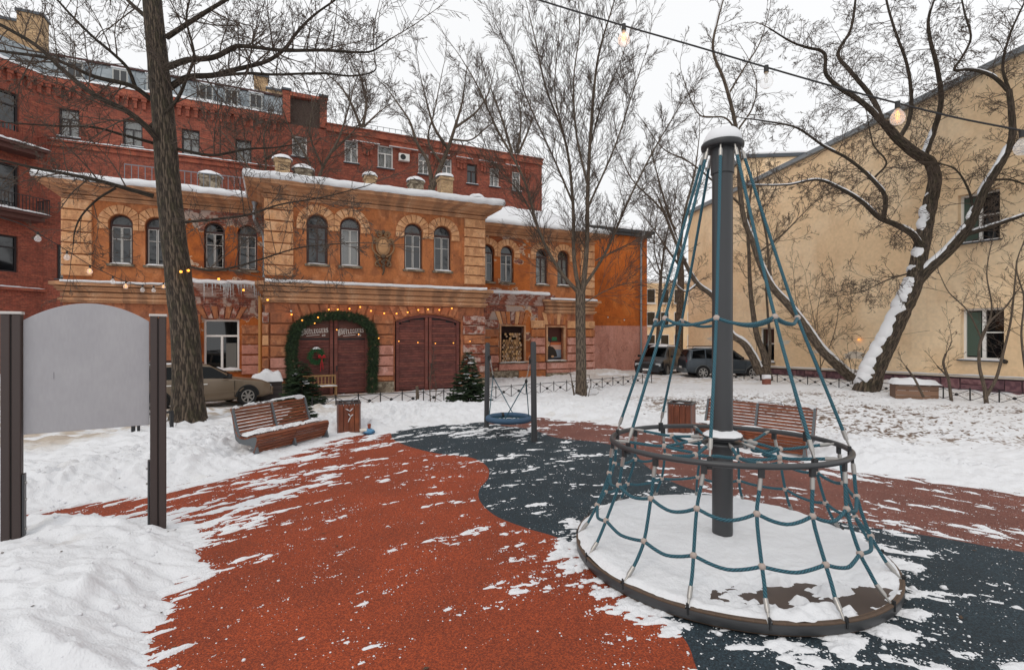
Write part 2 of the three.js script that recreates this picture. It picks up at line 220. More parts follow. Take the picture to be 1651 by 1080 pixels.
{
  const xs = [], zs = []; const run = (arr, a, b, s) => { for (let v = a; v < b - 1e-6; v += s) arr.push(v); };
  run(xs, -90, -30, 6); run(xs, -30, -14, 0.6); run(xs, -14, -7.2, 0.16); run(xs, -7.2, -2, 0.03); run(xs, -2, 8.4, 0.045); run(xs, 8.4, 20, 0.12); run(xs, 20, 34, 0.6); run(xs, 34, 96.1, 6);
  run(zs, 1.2, 2.6, 0.2); run(zs, 2.6, 8, 0.03); run(zs, 8, 12, 0.045); run(zs, 12, 20, 0.07); run(zs, 20, 32, 0.2); run(zs, 32, 60, 1.4); run(zs, 60, 300.1, 20);
  const nx = xs.length, nz = zs.length, pos = new Float32Array(nx * nz * 3), uv = new Float32Array(nx * nz * 2), idx = [];
  for (let j = 0; j < nz; j++) for (let i = 0; i < nx; i++) { const k = j * nx + i; pos[k * 3] = xs[i]; pos[k * 3 + 1] = groundHeight(xs[i], zs[j]); pos[k * 3 + 2] = -zs[j]; uv[k * 2] = xs[i]; uv[k * 2 + 1] = zs[j]; }
  const low = (k) => pos[k * 3 + 1] < -0.06;
  for (let j = 0; j < nz - 1; j++) for (let i = 0; i < nx - 1; i++) { const a = j * nx + i, b = a + 1, c = a + nx, e = c + 1; if (low(a) && low(b) && low(c) && low(e)) continue; idx.push(a, b, e, a, e, c); }
  const g = new THREE.BufferGeometry(); g.setAttribute('position', new THREE.BufferAttribute(pos, 3)); g.setAttribute('uv', new THREE.BufferAttribute(uv, 2)); g.setIndex(idx); g.computeVertexNormals();
  // colour: clean snow; soil and dead leaves trodden through the lawn snow; sanded, trodden yard snow by the parked car
  const size = 48, map = texture(2048, 2048, (u, v, o) => {
    const x = u * size - 24, z = v * size; const n = fbm(x * 0.8, z * 0.8 + 40, 4);
    o[0] = 220; o[1] = 221; o[2] = 224;
    const lawn = smooth(5.5, 9, x) * smooth(9.6, 12, z) * (1 - smooth(19, 23, z)), s = fbm(x * 4.6 + 5, z * 7.5, 4), f = fbm(x * 13, z * 19, 2), band = fbm(x * 0.35 + 3, z * 0.5, 3);
    let k = lawn * smooth(0.65, 0.69, s * 0.34 + f * 0.40 + band * 0.34) * 0.95;
    k = Math.max(k, smooth(3.5, 5, x) * (1 - smooth(9, 11, x)) * smooth(14.5, 15.5, z) * (1 - smooth(18, 19.5, z)) * smooth(0.5, 0.58, s * 0.6 + f * 0.4) * 0.9);
    if (k > 0.01) { const q = [o[0], o[1], o[2]]; mix3(o, q, [74 + 30 * f, 60 + 22 * f, 50 + 16 * f], k); }
    const yard = smooth(13.6, 15, z) * (1 - smooth(23, 26, z)) * smooth(-3.5, -7.5, x) + smooth(-8.4, -9.6, x) * smooth(9.6, 11, z) * (1 - smooth(14, 15, z)) + smooth(23, 26, z) * smooth(2, 4, x) * (1 - smooth(40, 44, z)) * 0.5, yd = yard * smooth(0.36, 0.6, fbm(x * 1.6, z * 3.4 + 9, 5));
    if (yd > 0.01) { const q = [o[0], o[1], o[2]]; mix3(o, q, [168, 152, 134], yd * 0.8); }
    const dirt = smooth(0.6, 0.72, fbm(x * 2.6 + 50, z * 2.6, 4)) * smooth(0.5, 0.8, n) * 0.28; if (dirt > 0.01) { const q = [o[0], o[1], o[2]]; mix3(o, q, [186, 178, 168], dirt); }
  }, true, 1 / size); map.offset.set(0.5, 0); map.wrapS = map.wrapT = THREE.ClampToEdgeWrapping;
  const m = mapped(map, 0.92, { bumpMap: M.snow.bumpMap, bumpScale: 0.012 });
  tag(mesh('snowy_ground', g, m), 'trodden and shovelled snow lying over the whole yard', 'ground', null, 'structure');
}
// rubber granulate paving: three coloured fields that butt at shared curved joints
function granules(pal, spread, white) {
  return texture(1024, 1024, (u, v, o, i, j) => {
    const a = hash2((i >> 2) + 13, (j >> 2) + (i >> 9) * 31), b = hash2((i >> 1) + 91 + ((i >> 9) * 37), (j >> 1) + 17 + ((j >> 9) * 53)), big = fbm(u * 5, v * 5, 4, 5), fine = vnoise(u * 256, v * 256, 256);
    const h = (a * 0.5 + b * 0.3 + fine * 0.2); mix3(o, pal[0], pal[1], smooth(0.5 - spread, 0.5 + spread, h)); if (b > 0.93) { const q = [...o]; mix3(o, q, pal[2], 0.7); } mul3(o, 0.9 + 0.2 * big); if (white && hash2((i >> 1) + 5, (j >> 1) * 3 + 7 + (i >> 8)) > 1 - white * smooth(0.42, 0.62, fbm(u * 9, v * 9, 3, 9)) * 0.02) { o[0] = o[1] = o[2] = 226; }
  }, true, 1 / 3.1);
}
const granuleBump = texture(512, 512, (u, v, o, i, j) => { o[0] = o[1] = o[2] = 255 * (0.6 * hash2(i >> 1, (j >> 1) + 40) + 0.4 * vnoise(u * 128, v * 128, 128)); }, false, 1 / 1.3);
const rubber = (pal, spread, w) => mapped(granules(pal, spread, w), 0.88, { bumpMap: granuleBump, bumpScale: 0.005 });
const flat = (pts, y) => { const g = new THREE.ShapeGeometry(new THREE.Shape(pts.map((p) => new THREE.Vector2(p[0], p[1])))); g.rotateX(-Math.PI / 2); g.translate(0, y, 0); return g; };
const curve2 = (pts) => splinePts(pts.map((p) => V3(p[0], p[1], 0)), 160).map((p) => [p.x, p.y]);
{
  const rd = curve2(RED_DARK), db = curve2(DARK_BROWN);
  tag(mesh('red_rubber_paving', flat([...rd, [-9, 2.3], [-9, 15]], 0), rubber([[116, 44, 17], [164, 70, 31], [70, 31, 20]], 0.3, 0.2)), 'brick-red granulated rubber paving', 'paving', null, 'structure');
  tag(mesh('dark_rubber_paving', flat([...rd, [10, 2.3], [10, 3.6], ...[...db].reverse().slice(1)], 0), rubber([[20, 31, 38], [46, 63, 72], [12, 18, 22]], 0.32, 0.3)), 'wavy field of dark blue-green rubber paving', 'paving', null, 'structure');
  tag(mesh('brown_rubber_paving', flat([...db, [10, 16]], 0), rubber([[96, 54, 45], [132, 84, 72], [62, 40, 36]], 0.3, 0.3)), 'brown-red rubber paving beyond the dark field', 'paving', null, 'structure');
}
// thin wind-swept snow left on the paving
{
  const S = 0.016, x0 = -6.4, x1 = 9.4, z0 = 2.9, z1 = 15; const nx = Math.floor((x1 - x0) / S), nz = Math.floor((z1 - z0) / S);
  const H = new Float32Array((nx + 1) * (nz + 1)), F = new Float32Array(H.length).fill(-1);
  for (let j = 0; j <= nz; j++) for (let i = 0; i <= nx; i++) {
    const x = x0 + i * S, z = z0 + j * S, k = j * (nx + 1) + i; if (x > z * 1.08 + 0.4 || x < -z * 1.08 - 0.4) { H[k] = -1; continue; }
    const d = -distAt(x, z); if (d < -0.3) { H[k] = -1; continue; }
    const w = z - (0.34 * x - 0.096 * x * x), warp = fbm(x * 0.9 + 4, w * 1.3, 2);
    const st = fbm(x * 2.5 + warp * 1.9 + 11, w * 4.6 + warp, 4), fine = fbm(x * 9 + 3, w * 16 + 8, 3), cl = fbm(x * 0.45 + 20, z * 0.45 + 5, 3), sp = vnoise(x * 16, w * 26);
    const rc = Math.hypot(x - CAR.x, z - CAR.z) - CAR.r;
    let den = 0.055 * smooth(0.9, 0, d) + 0.13 * smooth(0.22, -0.05, d);
    den += 0.16 * smooth(0.5, 0.0, rc) * (rc > -0.2 ? 1 : 0) + 0.05 * smooth(1.5, 0.3, rc) * (x > 2 ? 1.5 : 0.6);
    den += 0.06 * smooth(-1.6, -3.6, x) * smooth(5.2, 6.6, z) + 0.025 * smooth(8, 11, z) + 0.02 * smooth(3.4, 5, x) + 0.06 * Math.exp(-Math.pow((x + 0.4) / 1.3, 2) - Math.pow((z - 12.4) / 0.9, 2)) * 1.4;
    den -= 0.05 * Math.exp(-Math.pow((x + 1.2) / 1.7, 2) - Math.pow((z - 5.2) / 1.9, 2));
    const A0 = st * 0.54 + fine * 0.36 + cl * 0.20 + den - 0.735 + (sp - 0.5) * 0.07, dust = vnoise(x * 21 + 7, w * 30) * 0.6 + vnoise(x * 37, z * 43 + 5) * 0.4;
    F[k] = A0; H[k] = Math.max(A0, A0 > -0.13 ? (dust - 0.80 + 0.7 * Math.min(0, A0 + 0.03)) * 0.18 : -1);
  }
  const pos = [], uv = [], idx = [], id = new Int32Array(H.length).fill(-1), cross = new Map(), W = nx + 1;
  const vid = (k) => { if (id[k] < 0) { id[k] = pos.length / 3; const x = x0 + (k % W) * S, z = z0 + Math.floor(k / W) * S, h = H[k]; pos.push(x, Math.min(0.03, 0.0015 + h * 0.16) + 0.004 * vnoise(x * 22, z * 22) * Math.min(1, h * 30), -z); uv.push(x, z); } return id[k]; };
  const cut = (a, b) => { const key = a < b ? a * 4 + (b - a === 1 ? 0 : 1) : b * 4 + (a - b === 1 ? 0 : 1); let v = cross.get(key); if (v === undefined) { const t = H[a] / (H[a] - Math.max(H[b], -0.2)), xa = x0 + (a % W) * S, za = z0 + Math.floor(a / W) * S, xb = x0 + (b % W) * S, zb = z0 + Math.floor(b / W) * S; v = pos.length / 3; pos.push(lerp(xa, xb, t), 0.0006, -lerp(za, zb, t)); uv.push(lerp(xa, xb, t), lerp(za, zb, t)); cross.set(key, v); } return v; };
  for (let j = 0; j < nz; j++) for (let i = 0; i < nx; i++) {
    const a = j * W + i, q = [a, a + 1, a + W + 1, a + W]; if (H[q[0]] <= 0 && H[q[1]] <= 0 && H[q[2]] <= 0 && H[q[3]] <= 0) continue;
    const poly = []; for (let s = 0; s < 4; s++) { const c = q[s], d = q[(s + 1) & 3]; if (H[c] > 0) poly.push(vid(c)); if ((H[c] > 0) !== (H[d] > 0)) poly.push(H[c] > 0 ? cut(c, d) : cut(d, c)); }
    for (let s = 1; s < poly.length - 1; s++) idx.push(poly[0], poly[s], poly[s + 1]);
  }
  { // loose grains scattered about the patches
    const r = rngOf(15); for (let n = 0; n < 900000; n++) { const i = Math.floor(r() * nx), j = Math.floor(Math.pow(r(), 1.7) * nz), h = F[j * W + i]; if (h > 0.01 || h < -0.2) continue; if (r() > Math.exp((h - 0.01) / 0.03) * 0.5 + 0.004) continue; const x = x0 + (i + r()) * S, z = z0 + (j + r()) * S, s = 0.003 + 0.009 * Math.pow(r(), 2), a = r() * 6.283, c = Math.cos(a) * s, d = Math.sin(a) * s, k = pos.length / 3; pos.push(x + c, 0.0012, -z - d, x - d, 0.0012, -z - c, x - c, 0.0012, -z + d, x + d, 0.0012, -z + c, x, 0.002 + s * 0.6, -z); for (let q = 0; q < 5; q++) uv.push(x, z); idx.push(k, k + 1, k + 4, k + 1, k + 2, k + 4, k + 2, k + 3, k + 4, k + 3, k, k + 4); }
  }
  console.log('patch tris', idx.length / 3);
  const g = new THREE.BufferGeometry(); g.setAttribute('position', new THREE.Float32BufferAttribute(pos, 3)); g.setAttribute('uv', new THREE.Float32BufferAttribute(uv, 2)); g.setIndex(idx); g.computeVertexNormals();
  tag(mesh('snow_patches', g, M.snow), 'thin wind-swept streaks of snow left on the rubber paving', 'snow', null, 'stuff');
}
{ // small clods of shovelled snow along the edges and round the carousel
  const r = rngOf(5), b = new Build(), ico = new THREE.SphereGeometry(1, 8, 6);
  const put = (x, z, s) => { const g = ico.clone(), P = g.attributes.position; for (let k = 0; k < P.count; k++) { const q = 0.75 + 0.5 * vnoise(P.getX(k) * 1.7 + x * 9, P.getY(k) * 1.7 + P.getZ(k) + z * 7); P.setXYZ(k, P.getX(k) * q, P.getY(k) * q * 0.7, P.getZ(k) * q); } g.rotateY(r() * 6); g.scale(s, s, s); g.translate(x, Math.max(0, groundHeight(x, z)) + s * 0.12, -z); b.add(g); };
  for (let k = 0; k < 110; k++) { const a = -Math.PI * (0.02 + 1.0 * r()), q = CAR.r + 0.06 + Math.pow(r(), 1.6) * 0.4; put(CAR.x + Math.cos(a) * q, CAR.z + Math.sin(a) * q, 0.006 + Math.pow(r(), 3) * 0.026); }
  for (let k = 0; k < 620; k++) { const x = -7.2 + r() * 4.2, z = 3.2 + r() * 8.5; const d = distAt(x, z); if (d < -0.12) continue; put(x, z, 0.006 + Math.pow(r(), 4) * 0.03); }
  for (let k = 0; k < 200; k++) { const x = -6 + r() * 9, z = 3.2 + r() * 7; const d = distAt(x, z); if (d > 0.1 || d < -0.9) continue; put(x, z, 0.006 + Math.pow(r(), 3) * 0.02); }
  tag(mesh('snow_clods', b.geo(), M.snowPlain), 'loose lumps of shovelled snow beside the heaps and the carousel', 'snow', null, 'stuff');
}
{ // dead leaves, bark crumbs and twigs lying on the snow
  const r = rngOf(8), b = new Build(); const leaf = (x, z, s) => { const y = Math.max(0.002, groundHeight(x, z)) + 0.006, a = r() * 6.283, c = Math.cos(a) * s, d = Math.sin(a) * s, w = 0.45 + 0.3 * r(), P = (u, v, h) => V3(x + c * u - d * v, y + h * s, -z + d * u + c * v); b.quad(P(-1, 0, 0.1 * r()), P(0, -w, 0.3 * r()), P(1, 0, 0.5 * r()), P(0, w, 0.35 * r())); };
  for (let k = 0; k < 1500; k++) { const x = 6 + r() * 13, z = 10.5 + r() * 9.5; if (z < 8 || distAt(x, z) < 0.3 || fbm(x * 0.5 + 3, z * 0.6, 3) < 0.36 + 0.22 * r()) continue; leaf(x, z, 0.015 + 0.035 * r()); }
  for (let k = 0; k < 420; k++) { const x = 3 + r() * 8, z = 14.5 + r() * 5; if (fbm(x * 0.7 + 13, z * 0.9, 3) < 0.45 + 0.15 * r()) continue; leaf(x, z, 0.015 + 0.04 * r()); }
  for (let k = 0; k < 90; k++) { const x = -8 + r() * 5.2, z = 3.4 + r() * 8; if (distAt(x, z) < 0) continue; leaf(x, z, 0.006 + 0.014 * r()); }
  for (let k = 0; k < 26; k++) { const x = -2.6 + r() * 9, z = 3.6 + r() * 7; if (distAt(x, z) > 0 || Math.hypot(x - CAR.x, z - CAR.z) < 1.7) continue; leaf(x, z, 0.012 + 0.016 * r()); }
  tag(mesh('leaf_litter', b.geo(), std(0x4b3a2c, 0.9, { side: THREE.DoubleSide })), 'dead leaves and crumbs of bark scattered on the snow', 'leaves', null, 'stuff');
}
// ---------------------------------------------------------------- the orange two-storey carriage house
const TH = Math.atan(1 / 2.12);
const orangeAt = (s, y, t = 0) => { const T = 21.74 + t; return V3(Math.cos(TH) * s - Math.sin(TH) * T, y, -(Math.sin(TH) * s + Math.cos(TH) * T)); };
const house = thing('carriage_house', 'weathered orange two-storey house with arched windows and snow on its cornices', 'house', orangeAt(0, 0).x, orangeAt(0, 0).z, TH);
const put = (m, x, y, z, rz = 0) => { m.position.set(x, y, z); if (rz) m.rotation.z = rz; return m; };
const WT = -3.3;                                       // the wings stand back by this much
const rh = rngOf(21);
function archPts(cx, w, yb, ys, rise, n = 14) { const p = [[cx - w / 2, yb], [cx + w / 2, yb]]; for (let k = 0; k <= n; k++) { const a = k / n * Math.PI; p.push([cx + Math.cos(a) * w / 2, ys + Math.sin(a) * rise]); } return p; }
function wallPanel(name, x0, x1, y0, y1, holes, z, mat, thick = 0.4) {
  const s = new THREE.Shape([[x0, y0], [x1, y0], [x1, y1], [x0, y1]].map((p) => new THREE.Vector2(...p)));
  for (const h of holes) s.holes.push(new THREE.Path(h.map((p) => new THREE.Vector2(...p))));
  const g = new THREE.ExtrudeGeometry(s, { depth: thick, bevelEnabled: false, steps: 1 }); g.translate(0, 0, z - thick); return mesh(name, g, mat, house);
}
function molding(name, prof, s0, s1, z, back0, back1, mat, wob = 0, parent = house) {   // profile [[out, y]...] swept round a block: return, front, return
  const b = new Build(), N = prof.length, cuts = Math.max(2, Math.ceil((s1 - s0) / (wob ? 0.16 : 2.5)));
  const path = (o) => { const L = []; if (back0) L.push([s0 - o, z - back0]); for (let k = 0; k <= cuts; k++) L.push([lerp(s0 - (back0 ? o : 0), s1 + (back1 ? o : 0), k / cuts), z + o]); if (back1) L.push([s1 + o, z - back1]); return L; };
  const wave = (k, j) => wob ? (vnoise(k * 0.55 + s0, j * 1.7 + 3) - 0.5) * 2 * wob : 0;
  const P = prof.map((q, j) => path(q[0]).map(([x, zz], k) => V3(x, q[1] + wave(k, 0) * (j > 0 && j < N - 1 ? 1 : 0.3) + wave(k * 2.3, j) * 0.4, zz + wave(k, j + 9) * 0.5)));
  if (!wob) { for (let j = 0; j < N - 1; j++) for (let k = 0; k < P[0].length - 1; k++) b.quad(P[j][k], P[j][k + 1], P[j + 1][k + 1], P[j + 1][k]); return mesh(name, b.geo(), mat, parent); }
  const n = P[0].length; for (let j = 0; j < N; j++) for (let k = 0; k < n; k++) b.vert(P[j][k].x, P[j][k].y, P[j][k].z, 0, 1, 0, P[j][k].x, P[j][k].y);
  for (let j = 0; j < N - 1; j++) for (let k = 0; k < n - 1; k++) { const a = j * n + k; b.i.push(a, a + 1, a + n + 1, a, a + n + 1, a + n); }
  const g = b.geo(); g.computeVertexNormals(); return mesh(name, g, mat, parent);
}
// window: brown outer frame with children pane, casement, sill and snow
function archWindow(cx, z, yb = 5.22, w = 0.77, opt = {}) {
  const ys = yb + 1.58, R = w / 2, f = 0.055, top = ys - 0.03;
  const sh = new THREE.Shape(archPts(cx, w, yb, ys, R, 16).map((p) => new THREE.Vector2(...p)));
  sh.holes.push(new THREE.Path(archPts(cx, w - 2 * f, top + 0.04, ys + 0.01, R - f, 16).map((p) => new THREE.Vector2(...p))), new THREE.Path([[cx - R + f, yb + f], [cx + R - f, yb + f], [cx + R - f, top - 0.05], [cx - R + f, top - 0.05]].map((p) => new THREE.Vector2(...p))));
  const fg = new THREE.ExtrudeGeometry(sh, { depth: 0.07, bevelEnabled: false, steps: 1 }); fg.translate(0, 0, z - 0.22); const win = mesh('window', fg, M.frameBrown, house);
  const pg = polyGeo(archPts(cx, w - 0.02, yb + 0.02, ys, R - 0.01, 16), 0.012); pg.translate(0, 0, z - 0.205); mesh('pane', pg, opt.blind ? M.clearGlass : M.glass, win); if (opt.blind) { const q = polyGeo(archPts(cx, w - 0.02, yb + 0.02, ys - 0.06, 0.02, 6), 0.01); q.translate(0, 0, z - 0.3); mesh('blind', q, M.blind, win); mesh('room', boxGeo(w + 0.3, 2.4, 0.02, cx, yb + 1, z - 0.42), M.black, win); }
  for (const sd of [-1, 1]) {
    const b = new Build(), x0 = cx + sd * 0.012, x1 = cx + sd * (R - f - 0.005), xm = (x0 + x1) / 2, ww = Math.abs(x1 - x0), y0 = yb + f + 0.01, y1 = top - 0.06;
    const t = opt.thin ?? 0.024; b.box(ww, t, 0.03, xm, y0 + t / 2, z - 0.172).box(ww, t, 0.03, xm, y1 - t / 2, z - 0.172).box(t, y1 - y0 - 2 * t, 0.03, x0 + sd * t / 2, (y0 + y1) / 2, z - 0.172).box(t, y1 - y0 - 2 * t, 0.03, x1 - sd * t / 2, (y0 + y1) / 2, z - 0.172).box(ww - 2 * t, 0.024, 0.026, xm, y0 + (y1 - y0) * 0.66, z - 0.172);
    mesh('casement', b.geo(), opt.casement ?? M.casement, win);
  }
  const sill = bevelBox(w + 0.16, 0.09, 0.34, 0.012); mesh('sill', sill, M.stone, win).position.set(cx, yb - 0.05, z - 0.05);
  if (opt.snow !== 0) snowStrip(win, cx - w / 2 - 0.02, cx + w / 2 + 0.02, yb - 0.006, z - 0.13, z + 0.11, 0.035 + 0.04 * rh());
  return win;
}
function snowStrip(parent, x0, x1, y, z0, z1, h, name = 'snow') { // low irregular pillow of snow
  const nx = Math.max(4, Math.ceil((x1 - x0) / 0.09)), nz = 6, b = new Build(), sd = rh() * 50;
  for (let j = 0; j <= nz; j++) for (let i = 0; i <= nx; i++) { const u = i / nx, v = j / nz, e = Math.pow(Math.sin(Math.PI * Math.min(1, Math.max(0, u))), 0.3) * Math.pow(Math.sin(Math.PI * v), 0.4), n = 0.35 + 1.1 * fbm(u * (x1 - x0) * 4 + sd, v * 2 + sd, 3); b.vert(lerp(x0, x1, u) + (vnoise(j + sd, i * 0.7) - 0.5) * 0.02, y + h * e * n, lerp(z0, z1, v) + (vnoise(i * 0.8 + sd, j + 5) - 0.5) * 0.05 * (v > 0.5 ? 1 : 0), 0, 1, 0, lerp(x0, x1, u), v); }
  const m = nx + 1; for (let j = 0; j < nz; j++) for (let i = 0; i < nx; i++) { const a = j * m + i; b.i.push(a, a + m, a + m + 1, a, a + m + 1, a + 1); }
  const g = b.geo(); g.computeVertexNormals(); return mesh(name, g, M.snow, parent);
}
function voussoirs(cx, ys, r0, r1, z, mat, lo, hi, n = 9, d = 0.07) {   // wedge stones round an arched head, cut off at lo / hi
  for (let k = -1; k <= n; k++) {
    let pts; const g = 0.012;
    if (k < 0 || k === n) { const sx = k < 0 ? 1 : -1; pts = [[cx + sx * (r0 + 0.01), ys - 0.22], [cx + sx * r1, ys - 0.22], [cx + sx * r1, ys - g], [cx + sx * (r0 + 0.01), ys - g]]; }
    else { const a0 = k / n * Math.PI + g / r1, a1 = (k + 1) / n * Math.PI - g / r1, am = (a0 + a1) / 2; pts = [[a0, r0 + 0.015], [a0, r1], [am, r1], [a1, r1], [a1, r0 + 0.015], [am, r0 + 0.015]].map(([a, r]) => [cx + Math.cos(a) * r, ys + Math.sin(a) * r]); }
    pts = pts.map(([x, y]) => [Math.min(hi, Math.max(lo, x)), y]); const w = Math.max(...pts.map((p) => p[0])) - Math.min(...pts.map((p) => p[0])); if (w < 0.04) continue;
    const ux = pts.filter((p, i) => i === 0 || Math.hypot(p[0] - pts[i - 1][0], p[1] - pts[i - 1][1]) > 0.012); if (ux.length < 3) continue;
    if (THREE.ShapeUtils.area(ux.map((p) => new THREE.Vector2(...p))) < 0) ux.reverse(); if (Math.abs(THREE.ShapeUtils.area(ux.map((p) => new THREE.Vector2(...p)))) < 0.006) continue;
    const G = polyGeo(ux, d, 0.012); shiftUv(G, rh() * 3, rh() * 3); mesh('voussoir', G, mat, house).position.z = z;
  }
}
function course(x0, x1, ys, z, mats, d = 0.12, name = 'rustic_block', b = 0.03) { // stack of rusticated blocks; ys holds [bottom, top] pairs
  ys.forEach(([a, c], k) => { const g = bevelBox(x1 - x0, c - a, d + 0.1, b, 2); shiftUv(g, rh() * 3, rh() * 3); put(mesh(name, g, Array.isArray(mats) ? mats[k % mats.length] : mats, house), (x0 + x1) / 2, (a + c) / 2, z + d / 2 - 0.05); });
}
const upRows = []; for (let k = 0; k < 7; k++) upRows.push([4.68 + k * 0.427, 4.68 + k * 0.427 + 0.385]);
const loRows = [[2.86, 3.26], [2.43, 2.82], [2.0, 2.39], [1.57, 1.96], [1.12, 1.51], [0.70, 1.08]];
const CORN = [[0, 7.66], [0.06, 7.66], [0.06, 7.72], [0.12, 7.74], [0.12, 7.79], [0.0, 7.8], [0.0, 7.84], [0.06, 7.85], [0.06, 7.95], [0.2, 7.98], [0.3, 8.04], [0.46, 8.07], [0.62, 8.08], [0.62, 8.13], [0.68, 8.18], [0.68, 8.22], [0, 8.3]];
const LEDGE = [[0, 3.66], [0.07, 3.66], [0.07, 3.72], [0.14, 3.74], [0.14, 3.83], [0.01, 3.84], [0.01, 3.88], [0.07, 3.89], [0.07, 4.04], [0.0, 4.05], [0.0, 4.09], [0.16, 4.1], [0.16, 4.17], [0.22, 4.19], [0.22, 4.25], [0.1, 4.26], [0.1, 4.29], [0.34, 4.3], [0.34, 4.42], [0, 4.5]];
const snowOn = (o, y, h) => [[o - 0.03, y - 0.015], [o + 0.05, y - 0.02], [o + 0.075, y + h * 0.35], [o + 0.03, y + h * 0.8], [o - 0.12, y + h * 1.02], [o - 0.5, y + h * 1.25]];
const CW = [1.67, 2.94, 5.56, 6.86];

// --- central block
wallPanel('upper_wall', -0.21, 8.83, 4.45, 8.0, CW.map((c) => archPts(c, 0.8, 5.2, 6.8, 0.4, 16)), 0, M.orange);
{
  const door = (x0, x1, ys, yt) => { const c = (x0 + x1) / 2, p = [[x0, 0], [x1, 0]]; for (let k = 0; k <= 12; k++) { const u = 1 - 2 * k / 12; p.push([c + u * (x1 - x0) / 2, ys + (yt - ys) * (1 - u * u)]); } return p; };
  house.userData.doorHoles = [door(0.86, 3.74, 2.7, 3.2), door(4.76, 7.73, 2.98, 3.3)];
  wallPanel('lower_wall', -0.21, 8.83, -0.2, 4.0, house.userData.doorHoles, -0.02, M.orangeDeep);
}
const blockBack = mesh('side_wall', new Build().box(0.4, 8.2, 9, 0.0, 4.1, -4.92).box(0.4, 8.2, 9, 8.62, 4.1, -4.92).geo(), M.orange, house);
for (const c of CW) archWindow(c, 0, 5.22, 0.77, { blind: c === 2.94, casement: c < 2 ? M.frameBrown : M.casement });
voussoirs(1.67, 6.8, 0.4, 0.77, 0, M.quoin, 0.5, 2.297); voussoirs(2.94, 6.8, 0.4, 0.77, 0, M.quoin, 2.313, 4.2);
voussoirs(5.56, 6.8, 0.4, 0.77, 0, M.quoin, 4.5, 6.202); voussoirs(6.86, 6.8, 0.4, 0.77, 0, M.quoin, 6.218, 8);
course(-0.24, 0.79, upRows, 0, M.quoin); course(7.86, 8.86, upRows, 0, M.quoin);
molding('cornice', CORN, -0.21, 8.83, 0, 3.2, 3.2, M.trim);
molding('string_course', LEDGE, -0.21, 8.83, 0, 3.2, 3.2, M.trim);
molding('cornice_snow', snowOn(0.68, 8.235, 0.3), -0.21, 8.83, 0, 3, 3, M.snow, 0.035);
molding('ledge_snow', snowOn(0.34, 4.43, 0.11).slice(0, 5), -0.21, 8.83, 0, 0, 0, M.snow, 0.02);
course(-0.02, 0.76, loRows, -0.02, [M.orangeDeep, M.orangeDeep, M.quoinDark, M.quoinDark, M.pink, M.pink]);
course(-0.3, -0.08, loRows, -0.02, [M.brickWorn, M.quoinDark, M.quoin, M.orange, M.quoinDark, M.pink]);
course(3.86, 4.68, loRows, -0.02, [M.quoinDark, M.quoinDark, M.quoinDark, M.pink, M.pink, M.pink]);
course(7.82, 8.86, loRows, -0.02, [M.brickWorn, M.brickWorn, M.quoinDark, M.brickWorn, M.brickWorn, M.brickWorn]);
for (const [a, b2] of [[-0.28, 0.76], [3.86, 4.68], [7.82, 8.86]]) course(a, b2, [[0.46, 0.66]], -0.02, M.quoinDark, 0.07);
for (const [a, b2] of [[-0.28, 0.8], [3.8, 4.72], [7.78, 8.86]]) { put(mesh('base_stone', bevelBox(b2 - a, 0.62, 0.3, 0.03), M.stone, house), (a + b2) / 2, 0.13, -0.02); }
for (const [x0, x1, ys, yt] of [[0.86, 3.74, 2.7, 3.2], [4.76, 7.73, 2.98, 3.3]]) { // flat arch stones over the doors
  const n = 9, c = (x0 + x1) / 2, hw = (x1 - x0) / 2; for (let k = 0; k < n; k++) { const u0 = -1 + 2 * k / n + 0.02, u1 = -1 + 2 * (k + 1) / n - 0.02, yA = (u) => ys + (yt - ys) * (1 - u * u) + 0.05, top = 3.62; const pts = [[c + u0 * hw, yA(u0)], [c + u1 * hw, yA(u1)], [c + u1 * (hw + 0.3), top], [c + u0 * (hw + 0.3), top]]; const g = polyGeo(pts, 0.05, 0.012); shiftUv(g, rh() * 3, rh() * 3); mesh('arch_stone', g, k % 3 === 1 ? M.quoinDark : M.orangeDeep, house).position.z = -0.02; }
}
